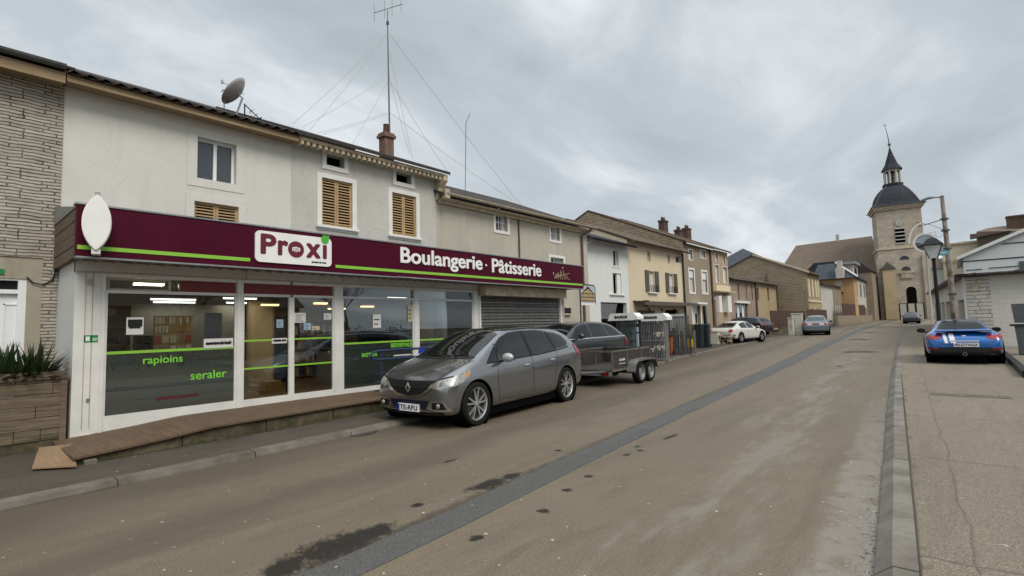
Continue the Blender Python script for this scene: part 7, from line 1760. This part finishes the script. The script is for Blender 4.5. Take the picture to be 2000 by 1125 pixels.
# ---- blue coupe on the right pavement
LC = 4.3
cp = dict(L=LC, hw=.905, r=.335, wheels=(.85, 3.45), rimf=.72, spokes=5, st=[
 (0, .34, .50, .55, .55, .45), (.06, .24, .58, .63, .76, .6), (.35, .18, .68, .74, .88, .74), (.85, .17, .78, .85, .90, .76), (1.3, .17, .83, .95, .90, .70), (1.7, .17, .84, 1.15, .90, .62), (2.05, .17, .845, 1.30, .90, .57), (2.5, .17, .85, 1.345, .90, .55), (3.0, .17, .87, 1.28, .905, .53), (3.45, .18, .90, 1.13, .91, .55), (3.80, .20, .91, 1.01, .905, .62), (4.05, .24, .88, .955, .88, .68), (4.2, .28, .78, .84, .84, .70), (4.28, .30, .66, .70, .78, .66), (4.3, .34, .56, .60, .70, .6)])
bl_ = paint('bright_blue_paint', (.012, .125, .42), .35, .25)
Bc = Car('blue_coupe', 'bright blue coupe with white stripes parked on the right pavement, seen from behind', cp, (-.03, 22.7, .125), radians(90+3.0), bl_)
fc = lambda pts: flipx(LC, pts)
M['glass_black'] = darkglass('tinted_glass', (.004, .004, .004), .12, .25)
Bc.patch('rear_window', M['glass_black'], fc([(2.78, -.44), (2.74, 0), (2.78, .44), (3.62, .60), (3.72, .3), (3.75, 0), (3.72, -.3), (3.62, -.60)]), 'T', cuts=5)
Bc.patch('windscreen', M['car_glass'], fc([(1.35, -.66), (1.28, 0), (1.35, .66), (2.0, .55), (2.06, 0), (2.0, -.55)]), 'T', cuts=4)
for v in 'LR':
    Bc.patch('side_window', M['car_glass'], fc([(1.55, .88), (1.95, 1.18), (2.3, 1.255), (2.9, 1.235), (3.25, 1.10), (3.35, .95), (2.4, .90)]), v)
    Bc.patch('tail_light', M['red_lamp'], fc([(3.92, .80), (3.95, .90), (4.12, .88), (4.2, .78), (4.16, .74)]), v, lift=.008); Bc.line('door_seam', M['black'], fc([(2.85, .9), (2.8, .3)]), v, w=.005)
for sy in (-1, 1):
    Bc.patch('tail_light', M['red_lamp'], [(sy*.50, .80), (sy*.58, .865), (sy*.80, .855), (sy*.83, .79), (sy*.74, .72), (sy*.58, .735)], 'B', lift=.010)
    Bc.patch('reflector', M['red_soft'], [(sy*.60, .475), (sy*.84, .50), (sy*.84, .43), (sy*.62, .42)], 'B', lift=.014)
Bc.patch('diffuser', M['plastic_dark'], [(-.60, .50), (.60, .50), (.80, .40), (.78, .17), (-.78, .17), (-.80, .40)], 'B', lift=.010)
MB().lathe([(.04, 0), (.05, 0), (.05, -.08), (.04, -.08)], (-LC/2+.02, 0, .30), 'X', 14, True, True).build('exhaust', M['chrome'], Bc.t, local=True)
for a, b in ((.18, .30), (.36, .44)): Bc.patch('white_stripe', M['white_vinyl'], [(a+.05, .91), (b+.05, .91), (b, .62), (a, .62)], 'B', lift=.006)
Bc.line('plate_trim', M['chrome'], [(-.34, .685), (.34, .685)], 'B', w=.018, lift=.012)
Bc.line('bumper_seam', M['black'], [(-.74, .70), (-.5, .60), (.5, .60), (.74, .70)], 'B', w=.004, lift=.003)
Bc.plate('B', -.02, .575, 'AES-EZYXUGA', w=.62, h=.12)
p0, _ = Bc.ray((-6, 0, .83), (1, 0, 0)); MB().ell(p0+Vector((-.008, 0, 0)), (.012, .055, .028), 12, 6).build('badge', M['chrome'], Bc.t, local=True)
MB().prism([(Bc.X(3.98), -.66, .955), (Bc.X(4.22), -.62, .975), (Bc.X(4.23), -.62, 1.0), (Bc.X(3.95), -.66, .985)], (0, 1.28, 0)).build('spoiler', bl_, Bc.t, local=True)
Bc.mirror(Bc.X(1.75), .90, cap=M['black'])

# ---- small cars farther away
hat = dict(L=4.0, hw=.85, r=.31, wheels=(.8, 3.3), rimf=.66, spokes=7, st=[
 (0, .34, .55, .6, .55, .45), (.06, .26, .65, .7, .74, .6), (.3, .22, .75, .8, .82, .68), (.75, .2, .84, .92, .845, .7), (1.1, .2, .9, 1.03, .85, .68), (1.5, .2, .92, 1.28, .85, .6), (1.85, .2, .93, 1.43, .85, .57), (2.4, .2, .95, 1.49, .85, .56), (3.1, .2, .97, 1.46, .85, .55), (3.55, .22, .98, 1.36, .84, .54), (3.75, .24, .98, 1.15, .83, .6), (3.88, .28, .9, .97, .80, .64), (3.96, .32, .78, .82, .76, .6), (4.0, .36, .68, .72, .66, .5)])
sal = dict(L=4.6, hw=.88, r=.33, wheels=(.9, 3.65), rimf=.68, spokes=7, st=[
 (0, .34, .52, .58, .55, .45), (.06, .24, .6, .66, .76, .6), (.35, .2, .7, .76, .85, .7), (.9, .19, .8, .87, .875, .72), (1.35, .19, .85, .97, .88, .69), (1.75, .19, .87, 1.2, .88, .62), (2.15, .19, .88, 1.37, .88, .58), (2.7, .19, .89, 1.41, .88, .57), (3.3, .19, .9, 1.33, .88, .55), (3.75, .2, .92, 1.14, .875, .58), (4.1, .22, .93, 1.02, .865, .66), (4.4, .26, .9, .96, .84, .68), (4.55, .3, .78, .84, .78, .62), (4.6, .36, .68, .72, .68, .5)])
suv = dict(L=4.6, hw=.92, r=.37, wheels=(.9, 3.6), rimf=.68, spokes=5, st=[
 (0, .45, .65, .72, .6, .5), (.06, .34, .78, .85, .8, .62), (.3, .28, .92, .98, .89, .74), (.9, .26, 1.0, 1.06, .91, .76), (1.3, .26, 1.04, 1.14, .92, .72), (1.65, .26, 1.06, 1.38, .92, .66), (2.0, .26, 1.07, 1.56, .92, .63), (2.6, .26, 1.08, 1.65, .92, .62), (3.6, .26, 1.11, 1.62, .915, .6), (4.1, .28, 1.13, 1.52, .9, .59), (4.35, .3, 1.12, 1.3, .89, .64), (4.5, .36, 1.0, 1.08, .86, .66), (4.6, .42, .8, .85, .76, .6)])
def simple(name, label, P, loc, head, pm, glass='car_glass', roofz=None, lights='B', plate=None, lamp=None):
    c = Car(name, label, P, loc, head, pm, lvl=2 if P is not hat else 2); L = P['L']; st = P['st']
    # windows from the stations
    top = lambda d: interp([(q[0], q[3]) for q in st], d); bel = lambda d: interp([(q[0], q[2]) for q in st], d)
    ds = [i*L/60 for i in range(61)]; gd_ = [d for d in ds if top(d)-bel(d) > .30]
    a, b = gd_[0]+.12, gd_[-1]-.05; m1 = (a+b)/2
    for v in 'LR':
        for u0, u1 in ((a, m1-.04), (m1+.04, b)):
            K = 5; P_ = [(u0+(u1-u0)*k/K, bel(u0+(u1-u0)*k/K)+.03) for k in range(K+1)]+[(u1-(u1-u0)*k/K, max(bel(u1-(u1-u0)*k/K)+.04, top(u1-(u1-u0)*k/K)-.11)) for k in range(K+1)]
            c.patch('side_window', M[glass], flipx(L, P_), v)
        c.line('door_seam', M['black'], flipx(L, [(m1, bel(m1)), (m1, .3)]), v, w=.005)
    zt_2 = max(q[3] for q in st); dmax = [q[0] for q in st if q[3] > zt_2-.06]
    wr = .55
    f0 = [q for q in st if q[0] < dmax[0]]; wb_ = next(d for d in ds if top(d)-bel(d) > .11)
    c.patch('windscreen', M[glass], flipx(L, [(wb_+.05, -.62), (wb_, 0), (wb_+.05, .62), (dmax[0]-.1, .52), (dmax[0]-.03, 0), (dmax[0]-.1, -.52)]), 'T', cuts=4)
    zb2 = bel(b)+.04; c.patch('rear_window', M[P.get('rg', glass)], [(-.50, zt_2-.14), (.50, zt_2-.14), (.60, zb2+.03), (-.60, zb2+.03)], 'B', cuts=4)
    zl = bel(L-.2)-.1
    for sy in (-1, 1):
        c.patch('tail_light', lamp or M['red_lamp'], [(sy*.52, zl-.1), (sy*.78, zl-.1), (sy*.78, zl+.06), (sy*.56, zl+.06)], 'B', lift=.008); c.patch('headlight', M['lamp_clear'], [(sy*.45, .58), (sy*.72, .58), (sy*.74, .68), (sy*.5, .68)], 'F', lift=.008)
    c.line('bumper_seam', M['black'], [(-.7, .52), (.7, .52)], 'B', w=.008, lift=.006)
    if plate: c.plate('B', 0, zl-.06, plate)
    c.mirror(c.X(wb_+.35), bel(wb_+.3)+.02); c.handle(c.X(m1-.2), bel(m1)-.1)
    return c
hc = paint('blue_grey_paint', (.17, .20, .245), .3, .35); hat['rg'] = 'win'
h1 = at(1590, 653, 2, g(38)); 
Hh = simple('hatchback', 'blue-grey hatchback parked at the left kerb by the utility cabinets', hat, (-8.95, 49.0, g(49)), radians(90+9), hc, plate=None)
Hh.t.scale = (1.08, 1.08, 1.08)
Hh.patch('rear_panel', plain('pale_tailgate', (.40, .41, .42), .4), [(-.66, .87), (.66, .87), (.70, .72), (-.70, .72)], 'B', lift=.005); Hh.patch('red_marking', M['red_soft'], [(-.22, .86), (.26, .86), (.26, .75), (-.22, .75)], 'B', lift=.010)
simple('white_saloon', 'white saloon car parked side-on behind the stone heap', sal, (-11.0, 35.4, g(35)+.06), radians(80), paint('white_car_paint', (.62, .62, .58), 0, .35))
simple('dark_crossover', 'dark purplish crossover parked just behind the white saloon', suv, (-13.6, 44.6, g(44)+.06), radians(180-14), paint('dark_purple_paint', (.020, .018, .026), .3, .3), lamp=M['red_lamp'])
hat2 = dict(hat); 
simple('dark_hatchback', 'small dark car driving away in front of the church', hat2, (-4.55, 84, g(84)), radians(90+1), paint('dark_navy_paint', (.035, .04, .055), .3, .3))

# ---- box trailer behind the people carrier
TR = thing('box_trailer', 'black twin-axle box trailer hitched behind the grey people carrier', 'trailer', (-7.52, 12.75, 0), math.atan2(1, -.055))
tm = plain('trailer_dark_steel', (.045, .04, .036), .6, .2, .3); tp2 = plain('trailer_trim', (.16, .145, .125), .5, .4, .3)
# local x = away from the car, y = left side ; near side (towards the road) is y = -.78
def tbx(n_, m_, *b, **k): return MB().box(*b).build(n_, m_, TR, local=True, **k)
x0, x1, yw_, z0, z1 = -1.18, 1.18, .70, .46, .90
MB().box(x0, x1, -yw_, yw_, z0-.03, z0+.0).build('floor', tm, TR, local=True)
for s in (-1, 1): MB().box(x0, x1, s*yw_-.012, s*yw_+.012, z0, z1).build('side_panel', tm, TR, local=True)
MB().box(x1-.012, x1+.012, -yw_+.012, yw_-.012, z0, z1).build('tailboard', tm, TR, local=True)
fm = MB()
for yy in (-yw_, yw_): fm.box(x0-.02, x1+.02, yy-.022, yy+.022, z1, z1+.04).box(x0-.02, x1+.02, yy-.018, yy+.018, z0-.06, z0)
for yy in (-yw_-.013, yw_+.013):
    for xx in (x0, -.30, 0.62, x1): fm.box(xx-.02, xx+.02, yy-.015, yy+.015, z0-.06, z1)
fm.box(x0-.02, x0+.02, -yw_+.022, yw_-.022, z1, z1+.04).box(x0-.02, x0+.02, -yw_+.022, yw_-.022, z0-.03, z0+.01).box(x1-.02, x1+.02, -yw_+.022, yw_-.022, z1, z1+.04)
for yy in (-.25, .25): fm.box(x0-.015, x0+.015, yy-.015, yy+.015, z0, z1)
fm.build('frame', tp2, TR, local=True)
MB().box(x0-.04, x0-.015, -yw_, yw_, z0-.16, z0-.05).build('front_board', M['zinc'], TR, local=True); MB().box(x0-.05, x0-.041, -.62, -.40, z0-.15, z0-.06).build('reflector', M['red_soft'], TR, local=True)
MB().tube([(x0, -.5, .40), (x0-1.25, 0, .42)], .035, 8).tube([(x0, .5, .40), (x0-1.25, 0, .42)], .035, 8).tube([(x0-1.15, 0, .42), (x0-1.5, 0, .44)], .045, 8).build('drawbar', M['dark_zinc'], TR, local=True)
MB().tube([(x0-1.0, .0, .62), (x0-1.0, 0, .1)], .03, 8).lathe([(0, -.03), (.1, -.03), (.1, .03), (0, .03)], (x0-1.0, 0, .1), 'Y', 16, False).build('jockey_wheel', M['dark_zinc'], TR, local=True)
tr_r = .295
for xx in (.12, .74):
    for s in (-1, 1):
        w = bpy.data.objects.new('wheel', None); COL.objects.link(w); w.parent = TR; w.location = (xx, s*(yw_+.15), tr_r); w.empty_display_size = .1; tw = .09; rr = .20
        MB().lathe([(rr, -tw), (tr_r*.93, -tw), (tr_r, -tw*.5), (tr_r, tw*.5), (tr_r*.93, tw), (rr, tw)], (0, 0, 0), 'Y', 32, True, True).build('tyre', M['rubber'], w, local=True)
        fz_ = s*tw*.7; rm = MB().lathe([(rr, s*tw*.95), (rr*.9, s*tw*.8), (rr*.82, fz_*.3), (rr*.5, fz_*.7), (rr*.3, fz_*.9), (0, fz_)], (0, 0, 0), 'Y', 28); rm.build('rim', M['rim_steel'], w, local=True)
        hl = MB()
        for k in range(8): a = 2*pi*k/8; hl.lathe([(0, 0), (.02, 0)], (rr*.66*cos(a), fz_*.62, rr*.66*sin(a)), 'Y', 8, False)
        hl.build('rim_hole', M['black'], w, local=True)
for s in (-1, 1):
    mg = MB(); P_ = []
    path = [(-.38, .36), (-.30, .56), (-.12, .65), (.43, .67), (.98, .65), (1.10, .56), (1.18, .38)]
    for a, b in path: P_.append((a, b))
    for (a, b), (c, d) in zip(path, path[1:]):
        yy0, yy1 = (s*(yw_+.02), s*(yw_+.27)); 
        mg.add([(a, yy0, b), (c, yy0, d), (c, yy1, d), (a, yy1, b), (a, yy0, b-.018), (c, yy0, d-.018), (c, yy1, d-.018), (a, yy1, b-.018)], [(0, 1, 2, 3), (7, 6, 5, 4), (0, 1, 5, 4), (2, 3, 7, 6)])
        mg.add([(a, yy1, b), (c, yy1, d), (c, yy1, d-.05), (a, yy1, b-.05), (a, yy1-.01*s, b), (c, yy1-.01*s, d), (c, yy1-.01*s, d-.05), (a, yy1-.01*s, b-.05)], [(0, 1, 2, 3), (4, 5, 6, 7), (2, 3, 7, 6)])
    mg.build('mudguard', plain('mudguard_grey', (.17, .165, .16), .5, .3), TR, local=True)
MB().tube([(.12, -yw_-.1, .29), (.12, yw_+.1, .29)], .03, 8).tube([(.74, -yw_-.1, .29), (.74, yw_+.1, .29)], .03, 8).tube([(.12, -.3, .3), (.74, -.3, .3)], .02, 6).build('axle', M['black'], TR, local=True)
MB().box(x1+.013, x1+.04, -yw_, -yw_+.12, .5, .8).box(x1+.013, x1+.04, yw_-.12, yw_, .5, .8).build('tail_light', M['red_lamp'], TR, local=True)
text_obj('lettering', 'LIDER', .1, M['plate_white'], (-.78, -yw_-.02, .66), TR, local=True, axes='XZ', bold=.003, depth=.002, fit=(.34, .05))
MB().box(-.80, -.42, -yw_-.018, -yw_-.013, .58, .592).build('pinstripe', M['plate_white'], TR, local=True)

# ------------------------------------------------------------------ opposite side of the street (behind the camera, seen mirrored in the glass)
bark = plain('bare_bark', (.075, .060, .048), .9, var=.4)
def bare_tree(loc, seed):
    rnd = random.Random(seed); tr = MB(); cr_ = MB()
    def grow(p, d, L, r, n):
        q = p+d*L; (tr if n > 3 else cr_).tube([p, p.lerp(q, .5)+Vector((rnd.uniform(-1, 1), rnd.uniform(-1, 1), 0))*L*.06, q], [r, r*.85, r*.66], 5 if n > 2 else 3, False)
        if n == 0: return
        for k in range(3 if n > 1 else 3):
            nd = (d+Vector((rnd.uniform(-1, 1), rnd.uniform(-1, 1), rnd.uniform(-.25, .7)))*.62).normalized(); grow(q if k else p.lerp(q, .75), nd, L*rnd.uniform(.66, .85), r*.6, n-1)
    grow(Vector((0, 0, -.1)), Vector((0, 0, 1)), 1.9, .16, 6)
    t = thing('bare_tree', 'leafless tree across the street, seen only mirrored in the shop glass', 'tree', loc, 0, 'bare trees across the street')
    tr.build('trunk', bark, t, local=True); cr_.build('crown', bark, t, local=True); return t
t0 = bare_tree((13.5, -3, 0), 4)
for k, (x, y, rz, s_) in enumerate(((15, 3.5, 1.1, 1.1), (12.5, 9.5, 2.3, .95), (16, 15, 3.9, 1.15), (13, -10, 5.0, 1.0), (14.5, 21, .6, 1.05))):
    c = copy_tree(t0); c.location = (x, y, 0); c.rotation_euler = (0, 0, rz); c.scale = (s_,)*3
OB = thing('added_opposite_house', 'long low house added across the street to darken the glass reflections', 'house', (22, 5, 0))
MB().box(20, 28, -26, 20, 0, 3.6).build('wall', M['plaster_tan'], OB); MB().prism([(19.6, -26.3, 3.6), (28.4, -26.3, 3.6), (24, -26.3, 6.2)], (0, 46.6, 0)).build('roof', M['tile_brown'], OB)  # out of view, added so the shop glass mirrors something dark
hb = MB(); rnd = random.Random(8)  # unseen hedge, placed to darken low reflections in the shop glass
for k in range(9000):
    y = rnd.uniform(-24, 26); x = 11.2+rnd.uniform(-.5, .5); z = rnd.uniform(0, 1.8+.25*sin(y*1.7)); s_ = .09
    p = Vector((x, y, z)); hb.add([p+Vector((rnd.uniform(-s_, s_), rnd.uniform(-s_, s_), rnd.uniform(-s_, s_))) for _ in range(3)], [(0, 1, 2)])
ho = hb.build('hedge', plain('hedge_leaf', (.04, .045, .022), .8, var=.4)); tag(ho, 'clipped dark hedge added across the street to darken the low glass reflections', 'hedge')
